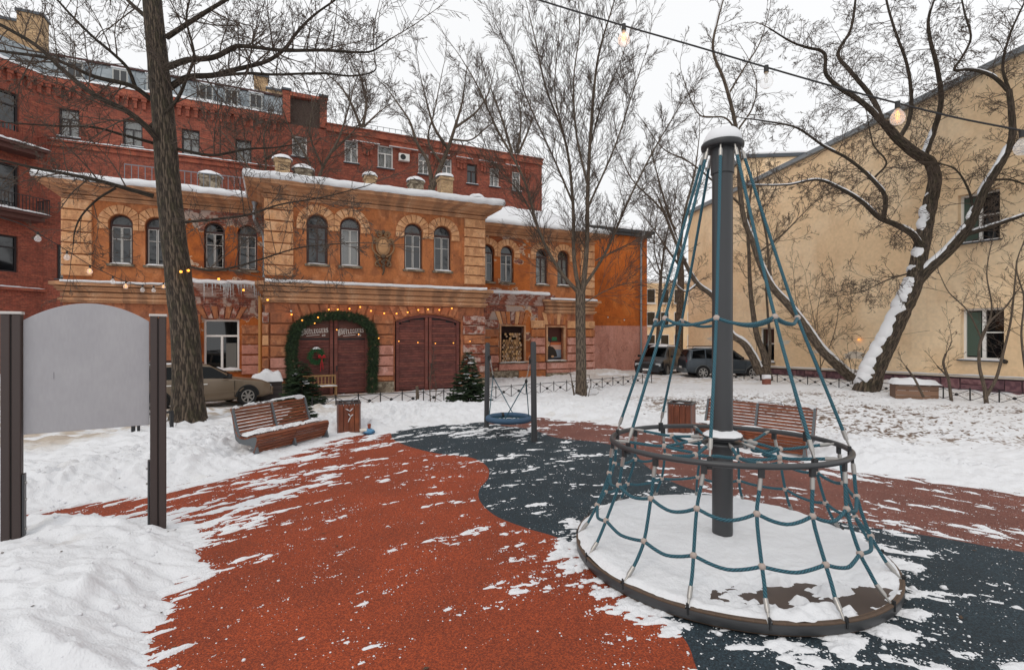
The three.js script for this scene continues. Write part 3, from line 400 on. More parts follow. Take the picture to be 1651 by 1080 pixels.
// --- cartouche between the window pairs
{
  const c = group('cartouche', house); c.position.set(4.25, 5.98, 0.03);
  const plaster = std(0x8a6a4c, 0.9, { bumpMap: grainBump, bumpScale: 0.01 }), dark = std(0x5b4a3a, 0.9);
  const sh = new THREE.SphereGeometry(0.26, 20, 12); sh.scale(0.9, 1.25, 0.32); mesh('shield', sh, std(0xb48a62, 0.9), c).position.set(0, 0.12, 0.05);
  const rim = new THREE.TorusGeometry(0.29, 0.05, 8, 28); rim.scale(0.92, 1.22, 1); mesh('rim', rim, plaster, c).position.set(0, 0.12, 0.06);
  const scroll = (x, y, r, turns, flip) => { const p = []; for (let k = 0; k <= 26; k++) { const a = k / 26 * turns * 2 * Math.PI, q = r * (1 - 0.75 * k / 26); p.push(V3(x + flip * q * Math.cos(a), y + q * Math.sin(a), 0.07 + 0.0016 * k)); } return tubeOf(p, 0.032, 6); };
  for (const f of [-1, 1]) {
    mesh('scroll', scroll(f * 0.17, 0.62, 0.14, 1.6, f), plaster, c); mesh('scroll', scroll(f * 0.33, 0.34, 0.12, 1.5, -f), plaster, c);
    mesh('side_strap', tubeOf([V3(f * 0.33, 0.44, 0.05), V3(f * 0.44, 0.2, 0.06), V3(f * 0.43, -0.02, 0.06), V3(f * 0.3, -0.2, 0.07), V3(f * 0.12, -0.32, 0.07)], 0.038, 6, 16), plaster, c);
    mesh('fruit_drop', (() => { const b = new Build(); for (let k = 0; k < 9; k++) b.ball(f * (0.3 - 0.02 * k + 0.05 * rh()), -0.26 - 0.055 * k + 0.03 * rh(), 0.06, 0.045 + 0.02 * rh(), 6, 5); return b.geo(); })(), dark, c);
    mesh('ribbon', tubeOf([V3(f * 0.1, -0.42, 0.06), V3(f * 0.26, -0.5, 0.07), V3(f * 0.32, -0.66, 0.05), V3(f * 0.22, -0.72, 0.05)], 0.03, 6, 12), plaster, c);
  }
  mesh('mask', (() => { const b = new Build().ball(0, 0.72, 0.06, 0.09, 8, 6).ball(0, -0.3, 0.08, 0.1, 8, 6); return b.geo(); })(), dark, c);
  mesh('pendant', (() => { const b = new Build(); for (let k = 0; k < 10; k++) b.ball((rh() - 0.5) * 0.12 * (1 - k / 14), -0.46 - k * 0.065, 0.06, 0.075 - k * 0.004, 6, 5); return b.geo(); })(), dark, c);
}
// --- wings: weathered plaster with fallen patches that bare the brick
function wornWall(W, H, bare, seed) {
  return mapped(texture(512, 512, (u, v, o) => {
    const x = u * W, y = v * H, n = fbm(u * 8 + seed, v * 10, 5), m = bare(x, y) + (n - 0.5) * 1.5, f = fbm(u * 60, v * 70, 3), g = fbm(u * 5 + 2 * seed, v * 5, 4);
    const row = Math.floor(y / 0.078), fy = y / 0.078 - row, bx = x / 0.26 + (row % 2) * 0.5, hb = hash2(Math.floor(bx) + 9, row), fx = bx - Math.floor(bx);
    mix3(o, [176, 98, 44], [140, 76, 40], smooth(0.4, 0.7, g)); mul3(o, 0.9 + 0.2 * f);
    if (m > 0.5) { mix3(o, [98, 50, 42], [146, 80, 58], hb); mul3(o, 0.75 + 0.5 * f); if (fy < 0.16 || fx < 0.06) mix3(o, [...o], [150, 138, 126], 0.7); const w = smooth(0.52, 0.66, fbm(u * 11 + seed * 3, v * 12, 4)); mix3(o, [...o], [186, 176, 166], w * 0.75); }
    else if (m > 0.43) mix3(o, [...o], [196, 180, 160], 0.8);
  }, true, 1 / W, 1 / H), 0.95, { bumpMap: grainBump, bumpScale: 0.01 });
}
const LW = [-5.40, -4.21, -2.17, -0.92], RWs = [10.36, 11.52, 13.66, 15.04];
const leftWorn = wornWall(3.4, 4, (x, y) => smooth(2.2, 2.9, y) * 0.9 + 0.05 + smooth(0.4, 0.05, y) * 0.3, 4);
leftWorn.map.offset.set(3.5 / 3.4, -4.4 / 4);
wallPanel('pavilion_wall', -7.2, -3.5, 4.4, 7.95, [LW[0], LW[1]].map((c) => archPts(c, 0.78, 5.2, 6.8, 0.39, 14)), WT, M.orange);
wallPanel('worn_wall', -3.5, -0.21, 4.4, 7.95, [LW[2], LW[3]].map((c) => archPts(c, 0.78, 5.2, 6.8, 0.39, 14)), WT, leftWorn);
const leftLow = wornWall(3.4, 4.6, (x, y) => smooth(2.9, 3.3, y) * 0.95 + 0.12, 8); leftLow.map.offset.set(3.5 / 3.4, 0);
wallPanel('worn_lower_wall', -3.5, -0.21, -0.2, 4.5, [[[-2.56, 0.9], [-1.24, 0.9], [-1.24, 3.06], [-2.56, 3.06]]], WT, leftLow);
wallPanel('pavilion_lower_wall', -7.2, -3.5, -0.2, 4.5, [], WT, M.orangeDeep);
for (const c of LW) archWindow(c, WT, 5.22, 0.74, { glass: M.glass, snow: c > -3 ? 0 : 1 });
voussoirs(LW[0], 6.8, 0.39, 0.75, WT, M.quoin, -7, (LW[0] + LW[1]) / 2 - 0.008); voussoirs(LW[1], 6.8, 0.39, 0.75, WT, M.quoin, (LW[0] + LW[1]) / 2 + 0.008, -3.2);
course(-7.24, -6.3, upRows, WT, M.quoin);
course(-3.2, -2.66, loRows, WT, [M.orangeDeep, M.quoinDark, M.orange, M.quoinDark, M.pink, M.pink]); course(-1.14, -0.26, loRows.slice(1), WT, [M.quoinDark, M.quoinDark, M.pink, M.pink, M.pink]);
{ for (let k = 0; k < 7; k++) { const u = -0.85 + k * 0.285, g = polyGeo([[-1.9 + u * 0.7 - 0.085, 3.1], [-1.9 + u * 0.7 + 0.085, 3.1], [-1.9 + u * 1.0 + 0.12, 3.62], [-1.9 + u * 1.0 - 0.12, 3.62]], 0.05, 0.012); mesh('arch_stone', g, k % 2 ? M.brickWorn : M.quoinDark, house).position.z = WT; } }
molding('wing_cornice', CORN, -7.2, -0.2, WT, 3, 0, M.trim); molding('wing_cornice_snow', snowOn(0.68, 8.235, 0.28), -7.2, -0.2, WT, 3, 0, M.snow, 0.035);
molding('wing_string_course', LEDGE, -7.2, -3.45, WT, 2, 0.05, M.trim); molding('wing_ledge_snow', snowOn(0.34, 4.43, 0.08).slice(0, 5), -7.2, -3.45, WT, 0, 0, M.snow, 0.02);
molding('worn_string_course', [[0, 4.0], [0.08, 4.05], [0.08, 4.2], [0.2, 4.3], [0.36, 4.48], [0.36, 4.56], [0, 4.62]], -3.4, -0.22, WT, 0.05, 0, M.brickWorn); molding('worn_ledge_snow', snowOn(0.36, 4.57, 0.16), -3.4, -0.22, WT, 0, 0, M.snow, 0.03);
mesh('wing_end_wall', boxGeo(0.4, 8.1, 5, -7.0, 4.05, WT - 2.92), M.orange, house);
{ // the white casement window low in the left wing
  const x0 = -2.56, x1 = -1.24, y0 = 0.9, y1 = 3.06, z = WT - 0.16, b = new Build(), xm = (x0 + x1) / 2, w = x1 - x0;
  b.box(w, 0.08, 0.07, xm, y0 + 0.04, z).box(w, 0.08, 0.07, xm, y1 - 0.04, z).box(0.08, y1 - y0 - 0.16, 0.07, x0 + 0.04, (y0 + y1) / 2, z).box(0.08, y1 - y0 - 0.16, 0.07, x1 - 0.04, (y0 + y1) / 2, z).box(w - 0.16, 0.08, 0.066, xm, 2.36, z).box(0.09, 2.32 - y0 - 0.08, 0.066, xm, (y0 + 0.08 + 2.32) / 2, z);
  const win = mesh('window', b.geo(), M.white, house); mesh('pane', boxGeo(w - 0.04, y1 - y0 - 0.04, 0.01, xm, (y0 + y1) / 2, z - 0.03), M.glass, win); mesh('curtain', boxGeo(0.4, 1.1, 0.01, -1.55, 1.5, z - 0.02), std(0x6a6a66, 0.8), win);
  mesh('sill', boxGeo(w + 0.2, 0.06, 0.3, xm, y0 - 0.04, WT), M.stone, win); snowStrip(win, x0, x1 + 0.08, y0 - 0.01, WT - 0.1, WT + 0.14, 0.14);
}
// right wing
const rightWorn = wornWall(5.2, 4.6, (x, y) => 0.32 + smooth(2.9, 3.2, y) * 0.35 + (x < 2.2 ? 0.35 : 0), 3); rightWorn.map.offset.set(-8.8 / 5.2, 0);
const rightUp = wornWall(5.2, 4, (x, y) => 0.16 + smooth(3.0, 3.4, y) * 0.3, 6); rightUp.map.offset.set(-8.8 / 5.2, -4.4 / 4);
wallPanel('worn_wall', 8.83, 12.9, 4.4, 7.95, [RWs[0], RWs[1]].map((c) => archPts(c, 0.78, 5.2, 6.8, 0.39, 14)), WT, rightUp);
wallPanel('pavilion_wall', 12.9, 17.08, 4.4, 7.95, [RWs[2], RWs[3]].map((c) => archPts(c, 0.78, 5.2, 6.8, 0.39, 14)), WT, M.orange);
wallPanel('worn_lower_wall', 8.83, 13.4, -0.2, 4.5, [[[11.09, 0.96], [12.57, 0.96], [12.57, 2.9], [11.09, 2.9]]], WT, rightWorn);
wallPanel('pavilion_lower_wall', 13.4, 17.08, -0.2, 4.5, [[[13.94, 1.0], [15.1, 1.0], [15.1, 2.86], [13.94, 2.86]]], WT, M.orangeDeep);
for (const c of RWs) archWindow(c, WT, 5.22, 0.75, { blind: c > 13, snow: c < 13 ? 0 : 1, casement: c > 13 ? M.frameBrown : M.casement });
for (const [a, b2, mid] of [[RWs[0], RWs[1], 10.94], [RWs[2], RWs[3], 14.35]]) { voussoirs(a, 6.8, 0.39, 0.75, WT, M.quoin, a - 1, mid - 0.008); voussoirs(b2, 6.8, 0.39, 0.75, WT, M.quoin, mid + 0.008, b2 + 1); }
course(16.15, 17.1, upRows, WT, M.quoin);
const rRows = [[2.78, 3.2], [2.3, 2.7], [1.84, 2.23], [1.38, 1.77], [0.92, 1.31]];
course(12.94, 13.8, rRows, WT, [M.quoin, M.orange, M.pink, M.pink, M.orange]); course(15.28, 17.12, rRows, WT, [M.quoin, M.orange, M.pink, M.pink, M.pink]); course(10.15, 10.98, rRows, WT, [M.brickWorn, M.quoinDark, M.orange, M.quoinDark, M.pink]);
course(11.0, 13.86, [[0.5, 0.85]], WT, M.pink); course(13.92, 17.14, [[0.5, 0.85]], WT, M.pink); course(13.92, 17.14, [[0.26, 0.46]], WT, M.pink, 0.06); course(12.2, 13.86, [[0.08, 0.45]], WT, M.orange, 0.06); 
put(mesh('base_stone', bevelBox(3.2, 0.4, 0.34, 0.03), M.stone, house), 15.5, 0.06, WT); put(mesh('base_stone', bevelBox(3.3, 0.66, 0.34, 0.03), M.stone, house), 10.5, 0.14, WT);
for (const [xc, w] of [[11.83, 1.6], [14.5, 1.3]]) for (let k = 0; k < 7; k++) { const u = -0.85 + k * 0.285, g = polyGeo([[xc + u * w / 2 - 0.09, 2.98], [xc + u * w / 2 + 0.09, 2.98], [xc + u * w * 0.66 + 0.13, 3.66], [xc + u * w * 0.66 - 0.13, 3.66]], 0.05, 0.012); shiftUv(g, rh() * 2, rh() * 2); mesh('arch_stone', g, [M.quoin, M.quoinDark, M.orange, xc < 13 ? M.brickWorn : M.quoinDark][k % 4], house).position.z = WT; }
molding('wing_cornice', CORN, 8.84, 17.08, WT, 0, 5, M.trim); molding('wing_cornice_snow', snowOn(0.68, 8.235, 0.28), 8.84, 17.08, WT, 0, 4, M.snow, 0.035);
molding('worn_string_course', [[0, 4.0], [0.08, 4.05], [0.08, 4.2], [0.2, 4.3], [0.36, 4.52], [0.36, 4.6], [0, 4.66]], 8.84, 13.95, WT, 0, 0.05, M.brickWorn); molding('worn_ledge_snow', snowOn(0.36, 4.61, 0.17), 8.84, 13.95, WT, 0, 0, M.snow, 0.03);
molding('wing_string_course', LEDGE.map(([o, y]) => [o, y - 0.06]), 13.9, 17.08, WT, 0.02, 2, M.trim); molding('wing_ledge_snow', snowOn(0.34, 4.37, 0.11).slice(0, 5), 13.99, 17.1, WT, 0, 0, M.snow, 0.02);
mesh('wing_end_wall', boxGeo(0.4, 8.1, 6, 16.86, 4.05, WT - 3.42), M.orange, house);
{ // wall recesses of the two ground-floor openings
  const dark = std(0x3a2420, 0.9), b = (x0, x1, y0, y1, nm) => { const g = new Build().box(x1 - x0 + 0.2, y1 - y0 + 0.2, 0.06, (x0 + x1) / 2, (y0 + y1) / 2, WT - 0.44); return mesh(nm, g.geo(), dark, house); };
  b(11.09, 12.57, 0.96, 2.9, 'recess_back'); b(13.94, 15.1, 1.0, 2.86, 'recess_back');
  const fr = (x0, x1, y0, y1) => mesh('opening_frame', new Build().box(0.09, y1 - y0, 0.16, x0 + 0.045, (y0 + y1) / 2, WT + 0.0).box(0.09, y1 - y0, 0.16, x1 - 0.045, (y0 + y1) / 2, WT + 0.0).box(x1 - x0 - 0.18, 0.07, 0.16, (x0 + x1) / 2, y1 - 0.035, WT + 0.0).geo(), M.trim, house);
  fr(11.05, 12.61, 0.94, 2.94); fr(13.9, 15.14, 0.98, 2.9);
  for (const [x0, x1, y] of [[11.0, 12.66, 0.93], [13.86, 15.18, 0.97]]) { const s = mesh('window_sill', boxGeo(x1 - x0, 0.06, 0.5, (x0 + x1) / 2, y - 0.04, WT - 0.08), M.stone, house); snowStrip(s, x0 + 0.05, x1, y - 0.005, WT - 0.2, WT + 0.18, 0.05); }
}
{ // firewood stacked in the first opening
  const st = thing('firewood_stack', 'split birch logs stacked in the open ground-floor window of the orange house', 'firewood', orangeAt(11.8, 0, 3.4).x, orangeAt(11.8, 0, 3.4).z, TH, null, 0.95);
  const endM = [0, 1, 2, 3].map((k) => std([0xb78f62, 0x8f6a46, 0xa88a70, 0x6d5138][k], 0.9)), barkM = std(0x3c332c, 0.95);
  const r = rngOf(9); let y = 0.075; let row = 0; while (y < 1.5) { for (let x = -0.55 + (row % 2) * 0.07; x < 0.45 + 0.1 * r(); x += 0.14) { const rad = 0.058 + 0.022 * r(); if (y > 1.25 && r() < 0.3) continue; const l = mesh('log', new THREE.CylinderGeometry(rad, rad, 0.34, 9, 1, true), barkM, st); l.rotation.x = Math.PI / 2; l.position.set(x + (r() - 0.5) * 0.03, y, 0.02 + (r() - 0.5) * 0.05); const e = mesh('log_end', new THREE.CircleGeometry(rad, 9), endM[Math.floor(r() * 4)], l); e.rotation.x = -Math.PI / 2; e.position.y = 0.168; } y += 0.118; row++; }
}
{ // painted panel of a sitter filling the second opening
  const cv = document.createElement('canvas'); cv.width = 256; cv.height = 416; const c = cv.getContext('2d');
  c.fillStyle = '#4a1f14'; c.fillRect(0, 0, 256, 416); c.fillStyle = '#b9623a'; c.fillRect(96, 196, 160, 60); c.fillStyle = '#c79a86'; c.fillRect(96, 230, 160, 70); c.fillStyle = '#7d8794'; c.fillRect(150, 290, 106, 126);
  c.fillStyle = '#2d7a4a'; c.fillRect(118, 130, 74, 40); c.fillStyle = '#17452a'; for (let k = 0; k < 9; k++) c.fillRect(122 + k * 8, 136 + (k % 3) * 8, 5, 18); c.fillRect(110, 170, 100, 8);
  c.fillStyle = '#22232a'; c.beginPath(); c.ellipse(60, 165, 46, 40, 0, 0, 7); c.fill(); c.fillRect(10, 176, 96, 14);
  c.fillStyle = '#b98d68'; c.beginPath(); c.ellipse(58, 216, 32, 36, 0, 0, 7); c.fill(); c.fillStyle = '#d4c4a6'; c.beginPath(); c.ellipse(52, 234, 18, 20, 0, 0, 7); c.fill();
  c.fillStyle = '#2a2018'; c.beginPath(); c.moveTo(0, 270); c.quadraticCurveTo(60, 232, 132, 256); c.quadraticCurveTo(190, 300, 196, 380); c.lineTo(0, 400); c.fill();
  c.fillStyle = '#3d2f20'; c.beginPath(); c.moveTo(10, 290); c.lineTo(52, 250); c.lineTo(70, 262); c.lineTo(44, 392); c.lineTo(0, 392); c.fill();
  c.fillStyle = '#c39873'; c.beginPath(); c.ellipse(40, 246, 14, 24, -0.3, 0, 7); c.fill(); c.beginPath(); c.ellipse(128, 378, 22, 14, 0, 0, 7); c.fill(); c.fillStyle = '#30343c'; c.fillRect(0, 392, 256, 24);
  const t = new THREE.CanvasTexture(cv); t.colorSpace = THREE.SRGBColorSpace; const g = new THREE.PlaneGeometry(1.12, 1.84); const p = orangeAt(14.52, 1.93, 3.62);
  const o = group('painted_panel'); tag(o, 'painted panel of a seated person in a dark hat filling a ground-floor window', 'painting'); o.position.copy(p); o.rotation.y = TH; mesh('board', boxGeo(1.14, 1.86, 0.03, 0, 0, -0.02), M.frameBrown, o); mesh('painted_face', g, mapped(t, 0.7), o);
}
// --- orange and pink side annex behind the right wing
{
  const z = -5.5, x0 = 16.4, x1 = 22.9; const ann = tag(thing('annex_building', 'plain orange annex with a pink lower wall and corner downpipe', 'building', orangeAt(0, 0).x, orangeAt(0, 0).z, TH), null);
  mesh('upper_wall', boxGeo(x1 - x0, 6.1, 5, (x0 + x1) / 2, 3.0 + 3.05, z - 2.5), M.annexOrange, ann); mesh('lower_wall', boxGeo(x1 - x0 + 0.01, 3.2, 5.02, (x0 + x1) / 2, 1.4, z - 2.5), M.annexPink, ann);
  mesh('eaves', new Build().box(x1 - x0 + 0.6, 0.16, 5.5, (x0 + x1) / 2 + 0.1, 9.2, z - 2.4).box(x1 - x0 + 0.4, 0.2, 5.3, (x0 + x1) / 2 + 0.05, 9.02, z - 2.45).geo(), M.darkTin, ann);
  mesh('roof_snow', new Build().quad(V3(x0, 9.34, z + 0.36), V3(x1 + 0.4, 9.34, z + 0.36), V3(x1 - 0.6, 10.5, z - 3.2), V3(x0, 10.5, z - 3.2)).quad(V3(x1 + 0.4, 9.34, z + 0.36), V3(x1 + 0.4, 9.34, z - 5), V3(x1 - 0.6, 10.5, z - 3.4), V3(x1 - 0.6, 10.5, z - 3.2)).geo(), M.snow, ann); snowStrip(ann, x0, x1 + 0.4, 9.28, z - 0.6, z + 0.42, 0.2); 
  mesh('downpipe', tubeOf([V3(22.35, 8.95, z + 0.25), V3(22.3, 8.6, z + 0.12), V3(22.3, 0.5, z + 0.12)], 0.07, 10), M.pipeGrey, ann); mesh('funnel', new THREE.CylinderGeometry(0.17, 0.08, 0.32, 12), M.pipeGrey, ann).position.set(22.35, 9.05, z + 0.25);
}
// --- roofs, chimneys, railing, downpipes, icicles
mesh('roof', new Build().quad(V3(-0.8, 8.28, 0.6), V3(9.4, 8.28, 0.6), V3(7.5, 9.4, -4.5), V3(1, 9.4, -4.5)).quad(V3(-0.8, 8.28, -9), V3(-0.8, 8.28, 0.6), V3(1, 9.4, -4.5), V3(1, 9.4, -5)).quad(V3(9.4, 8.28, 0.6), V3(9.4, 8.28, -9), V3(7.5, 9.4, -5), V3(7.5, 9.4, -4.5)).quad(V3(-7.8, 8.3, WT + 0.6), V3(-0.2, 8.3, WT + 0.6), V3(-0.2, 9.3, WT - 3.6), V3(-7.2, 9.3, WT - 3.6)).quad(V3(8.84, 8.3, WT + 0.6), V3(17.5, 8.3, WT + 0.6), V3(16.4, 10.35, WT - 3.9), V3(8.84, 10.35, WT - 3.9)).geo(), M.snow, house);
function chimney(s, t, w, h, base, grey) {
  const c = group('chimney', house); c.position.set(s, base, -t); mesh('stack', boxGeo(w, h, w, 0, h / 2, 0), grey, c); mesh('cap_course', boxGeo(w + 0.1, 0.12, w + 0.1, 0, h - 0.14, 0), grey, c);
  const g = new THREE.SphereGeometry(0.5, 12, 8, 0, 7, 0, Math.PI / 2); const P = g.attributes.position; for (let k = 0; k < P.count; k++) { const q = 1 + 0.25 * (vnoise(P.getX(k) * 4 + s * 3, P.getZ(k) * 4) - 0.5); P.setXYZ(k, P.getX(k) * (w + 0.22) * 1.1 * q, P.getY(k) * 0.5 * q, P.getZ(k) * (w + 0.22) * 1.1 * q); } g.computeVertexNormals(); mesh('snow_cap', g, M.snowPlain, c).position.y = h - 0.03;
}
chimney(0.47, 4, 0.62, 1.75, 8.7, M.brickGrey); chimney(1.36, 4, 0.7, 1.35, 8.75, M.stone); chimney(4.41, 4, 0.5, 1.3, 8.9, M.brickGrey); chimney(6.69, 4, 0.66, 1.35, 8.9, M.stone); chimney(8.25, 4, 0.66, 1.75, 8.9, M.brickGrey); chimney(10.2, 4.4, 0.6, 1.2, 8.7, M.stone); chimney(-2.6, 6.2, 0.8, 1.1, 8.8, M.stone); chimney(13.9, 8, 0.7, 1.2, 9.2, M.brickGrey);
{
  const rail = new Build(); for (let s = -5.6; s < -0.5; s += 0.24) rail.box(0.026, 0.85, 0.026, s, 9.2, WT - 1.5); rail.box(5.2, 0.035, 0.035, -3.0, 9.62, WT - 1.5); mesh('roof_railing', rail.geo(), std(0x70747a, 0.6), house);
  for (const [s, z, t0] of [[-0.62, WT + 0.62, 0], [9.5, WT + 0.55, 1]]) { mesh('downpipe', tubeOf(t0 ? [V3(s, 4.2, z), V3(s + 0.02, 3.7, z - 0.2), V3(s + 0.05, 3.3, z - 0.35), V3(s + 0.05, 2.9, z - 0.35)] : [V3(s, 8.0, z), V3(s, 7.3, z), V3(s + 0.32, 6.75, z - 0.3), V3(s + 0.36, 4.9, z - 0.42)], 0.075, 10, 14), M.pipeGrey, house); mesh('funnel', new THREE.CylinderGeometry(0.2, 0.09, 0.36, 12), M.pipeGrey, house).position.set(s, t0 ? 4.38 : 8.1, z); }
  mesh('downpipe', tubeOf([V3(9.55, 2.9, WT + 0.2), V3(9.55, 0.3, WT + 0.2)], 0.085, 10), M.pipeOrange, house); mesh('downpipe', tubeOf([V3(-0.42, 4.1, WT + 0.2), V3(-0.42, 0.3, WT + 0.2)], 0.08, 10), M.pipeOrange, house);
  const ice = new THREE.MeshPhysicalMaterial({ color: 0xeef4f6, roughness: 0.15, transmission: 0.6, thickness: 0.03, ior: 1.31 }), r = rngOf(31);
  const icicles = (a, b2, y, z, n, L) => { const b = new Build(); for (let k = 0; k < n; k++) { const x = lerp(a, b2, r()), l = L * (0.2 + Math.pow(r(), 2)); b.tube([V3(x, y, z), V3(x, y - l * 0.5, z), V3(x + 0.005, y - l, z)], [0.026, 0.014, 0.002], 5, false); } mesh('icicles', b.geo(), ice, house).userData.kind = 'stuff'; };
  icicles(-2.6, -1.4, 4.55, WT + 0.4, 16, 0.75); icicles(-1.3, -0.3, 4.55, WT + 0.4, 14, 0.5); icicles(9.0, 9.9, 8.1, WT + 0.7, 18, 0.9); icicles(9.3, 11, 4.6, WT + 0.42, 16, 0.5);
  const b = new Build(); b.tube([V3(9.72, 8.2, WT + 0.7), V3(9.7, 7.4, WT + 0.7), V3(9.7, 6.7, WT + 0.7)], [0.13, 0.08, 0.02], 6); mesh('ice_column', b.geo(), ice, house);
}
// ---------------------------------------------------------------- the two carriage doors
function carriageDoor(x0, x1, ys, yt, plainTop, lettered) {
  const c = (x0 + x1) / 2, hw = (x1 - x0) / 2, z = -0.16, topAt = (x) => ys + (yt - ys) * (1 - Math.pow((x - c) / hw, 2));
  const door = group('carriage_door', house); door.position.z = z;
  const arch = []; for (let k = 0; k <= 14; k++) { const x = lerp(x0, x1, k / 14); arch.push([x, topAt(x)]); }
  const inner = []; for (let k = 14; k >= 0; k--) { const x = lerp(x0 + 0.1, x1 - 0.1, k / 14); inner.push([x, topAt(x) - 0.11]); }
  mesh('door_head', polyGeo([...arch, ...inner], 0.1), M.doorWood[2], door); 
  mesh('backing', polyGeo([[x0, 0], [x1, 0], ...[...arch].reverse()], 0.02), M.frameDark, door).position.z = -0.08;
  for (const sd of [-1, 1]) {
    const a = sd < 0 ? x0 + 0.02 : c + 0.02, b = sd < 0 ? c - 0.02 : x1 - 0.02; const outer = sd < 0 ? a : b, inn = sd < 0 ? b : a;
    put(mesh('stile', bevelBox(0.13, topAt(outer + (sd < 0 ? 0.13 : -0.13)) - 0.05, 0.1, 0.01), M.doorWood[0], door), outer + (sd < 0 ? 0.065 : -0.065), (topAt(outer) - 0.05) / 2, 0.03);
    put(mesh('stile', bevelBox(0.13, topAt(inn) - 0.1, 0.1, 0.01), M.doorWood[1], door), inn + (sd < 0 ? -0.065 : 0.065), (topAt(inn) - 0.1) / 2, 0.035);
    const p = 0.108, xa = a + 0.135, xb = b - 0.135; let y = 0.04;
    while (true) {
      const lim = plainTop || Math.max(topAt(xa), topAt(xb)) - 0.13; if (y + 0.09 > lim) break;
      let l = xa, r = xb; if (sd < 0) while (topAt(l) - 0.12 < y + 0.1 && l < r) l += 0.03; else while (topAt(r) - 0.12 < y + 0.1 && r > l) r -= 0.03;
      if (r - l > 0.2) { const g = bevelBox(r - l, p - 0.01, 0.035, 0.006); shiftUv(g, rh() * 2, rh() * 2); const m = put(mesh('plank', g, M.doorWood[Math.floor(rh() * 3)], door), (l + r) / 2, y + p / 2, 0.0 + (rh() - 0.5) * 0.008); m.rotation.z = (rh() - 0.5) * 0.004; }
      y += p;
    }
    if (lettered) {
      const yb = plainTop + 0.02, pts = [[xa, yb], [xb, yb]]; for (let k = 0; k <= 8; k++) { const x = lerp(xb, xa, k / 8); pts.push([x, topAt(x) - 0.12]); }
      mesh('top_panel', polyGeo(pts, 0.02), M.doorPanel, door);
      const cv = document.createElement('canvas'); cv.width = 512; cv.height = 256; const k = cv.getContext('2d'); k.clearRect(0, 0, 512, 256);
      k.fillStyle = '#000'; k.fillRect(0, 0, 512, 256); k.fillStyle = '#fff'; k.save(); k.translate(256, 140); k.rotate(-0.10); k.textAlign = 'center'; k.textBaseline = 'alphabetic';
      k.font = 'bold 36px sans-serif'; k.fillText('THE', -176, -50); k.fillRect(-132, -66, 60, 7);
      const word = 'BOOTLEGGERS'; let x = -244; for (let q = 0; q < word.length; q++) { const big = q === 0, cw = big ? 56 : 43; k.save(); k.font = 'bold ' + (big ? 150 : 112) + 'px serif'; const w2 = k.measureText(word[q]).width; k.translate(x + cw / 2, big ? 52 : 34); k.scale((cw - 4) / w2, 1); k.fillText(word[q], 0, 0); k.restore(); x += cw; }
      k.fillRect(-150, 62, 230, 8); k.font = 'bold 46px sans-serif'; k.fillText('CO', 150, 100); k.restore();
      const at = new THREE.CanvasTexture(cv); const g = new THREE.PlaneGeometry(xb - xa + 0.02, (xb - xa + 0.02) / 2);
      put(mesh('lettering', g, std(0xdcd8d2, 0.7, { alphaMap: at, alphaTest: 0.5 }), door), (xa + xb) / 2 - 0.02, yb + 0.29, 0.026).userData.label = 'white hand-painted shop lettering on the door panel';
    }
  }
  mesh('handle', boxGeo(0.04, 0.22, 0.05, c + 0.12, 1.05, 0.1), M.black, door);
  return door;
}
carriageDoor(0.9, 3.7, 2.7, 3.16, 2.25, true); carriageDoor(4.8, 7.69, 2.98, 3.27, 0, false);
// fir garland round the left door
function needleSprays(b, path, n, rad, len, r) {        // path(t) -> [x, y, z]
  for (let k = 0; k < n; k++) {
    const t = r(), q = path(t), a = r() * 6.283, e = Math.pow(r(), 0.6) * rad, ox = Math.cos(a) * e, oy = (r() - 0.5) * 1.6 * rad, oz = Math.abs(Math.sin(a)) * e;
    const p = V3(q[0] + ox, q[1] + oy, q[2] + oz), d = V3((r() - 0.5) * 1.6 + ox / rad, -0.5 + (r() - 0.5) * 1.5 + oy / rad * 0.5, 0.3 + r() * 0.7).normalize().multiplyScalar(len * (0.6 + 0.8 * r())), w = V3(-d.y, d.x, (r() - 0.5) * 0.1).normalize().multiplyScalar(len * 0.13);
    for (let s = 0; s < 3; s++) { const o = p.clone().addScaledVector(d, s * 0.28), side = s % 2 ? 1 : -1, dd = d.clone().multiplyScalar(0.5).addScaledVector(w, side * 2.2); b.tri(o, o.clone().add(w), o.clone().add(dd)); b.tri(o.clone().addScaledVector(w, -1), o, o.clone().add(d.clone().multiplyScalar(0.55)).addScaledVector(w, -side * 2.2)); }
  }
}
{
  const g = thing('fir_garland', 'thick green fir garland framing the left carriage door', 'garland', orangeAt(0, 0).x, orangeAt(0, 0).z, TH), r = rngOf(41);
  const pts = [[0.72, 0.25, 0.05], [0.74, 0.9, 0.06], [0.72, 1.6, 0.06], [0.78, 2.3, 0.06], [1.0, 2.78, 0.08], [1.5, 3.08, 0.1], [2.3, 3.2, 0.1], [3.1, 3.12, 0.1], [3.6, 2.85, 0.1], [3.82, 2.3, 0.08], [3.84, 1.5, 0.06], [3.8, 0.8, 0.06], [3.78, 0.1, 0.05]].map((p) => V3(...p)), cr = new THREE.CatmullRomCurve3(pts);
  for (let k = 0; k < 3; k++) { const b = new Build(); needleSprays(b, (t) => { const q = cr.getPoint(t); return [q.x, q.y, q.z]; }, 2300, 0.17, 0.13, r); mesh('fir_sprigs', b.geo(), M.needles[k], g); }
  mesh('core', tubeOf(pts, 0.05, 6, 40), M.twig, g); const c = new Build(); for (let k = 0; k < 14; k++) { const q = cr.getPoint(r()); c.ball(q.x + (r() - 0.5) * 0.2, q.y, q.z + 0.15, 0.045, 6, 6, 1.4); } mesh('pine_cones', c.geo(), std(0x6b5844, 0.9), g);
}
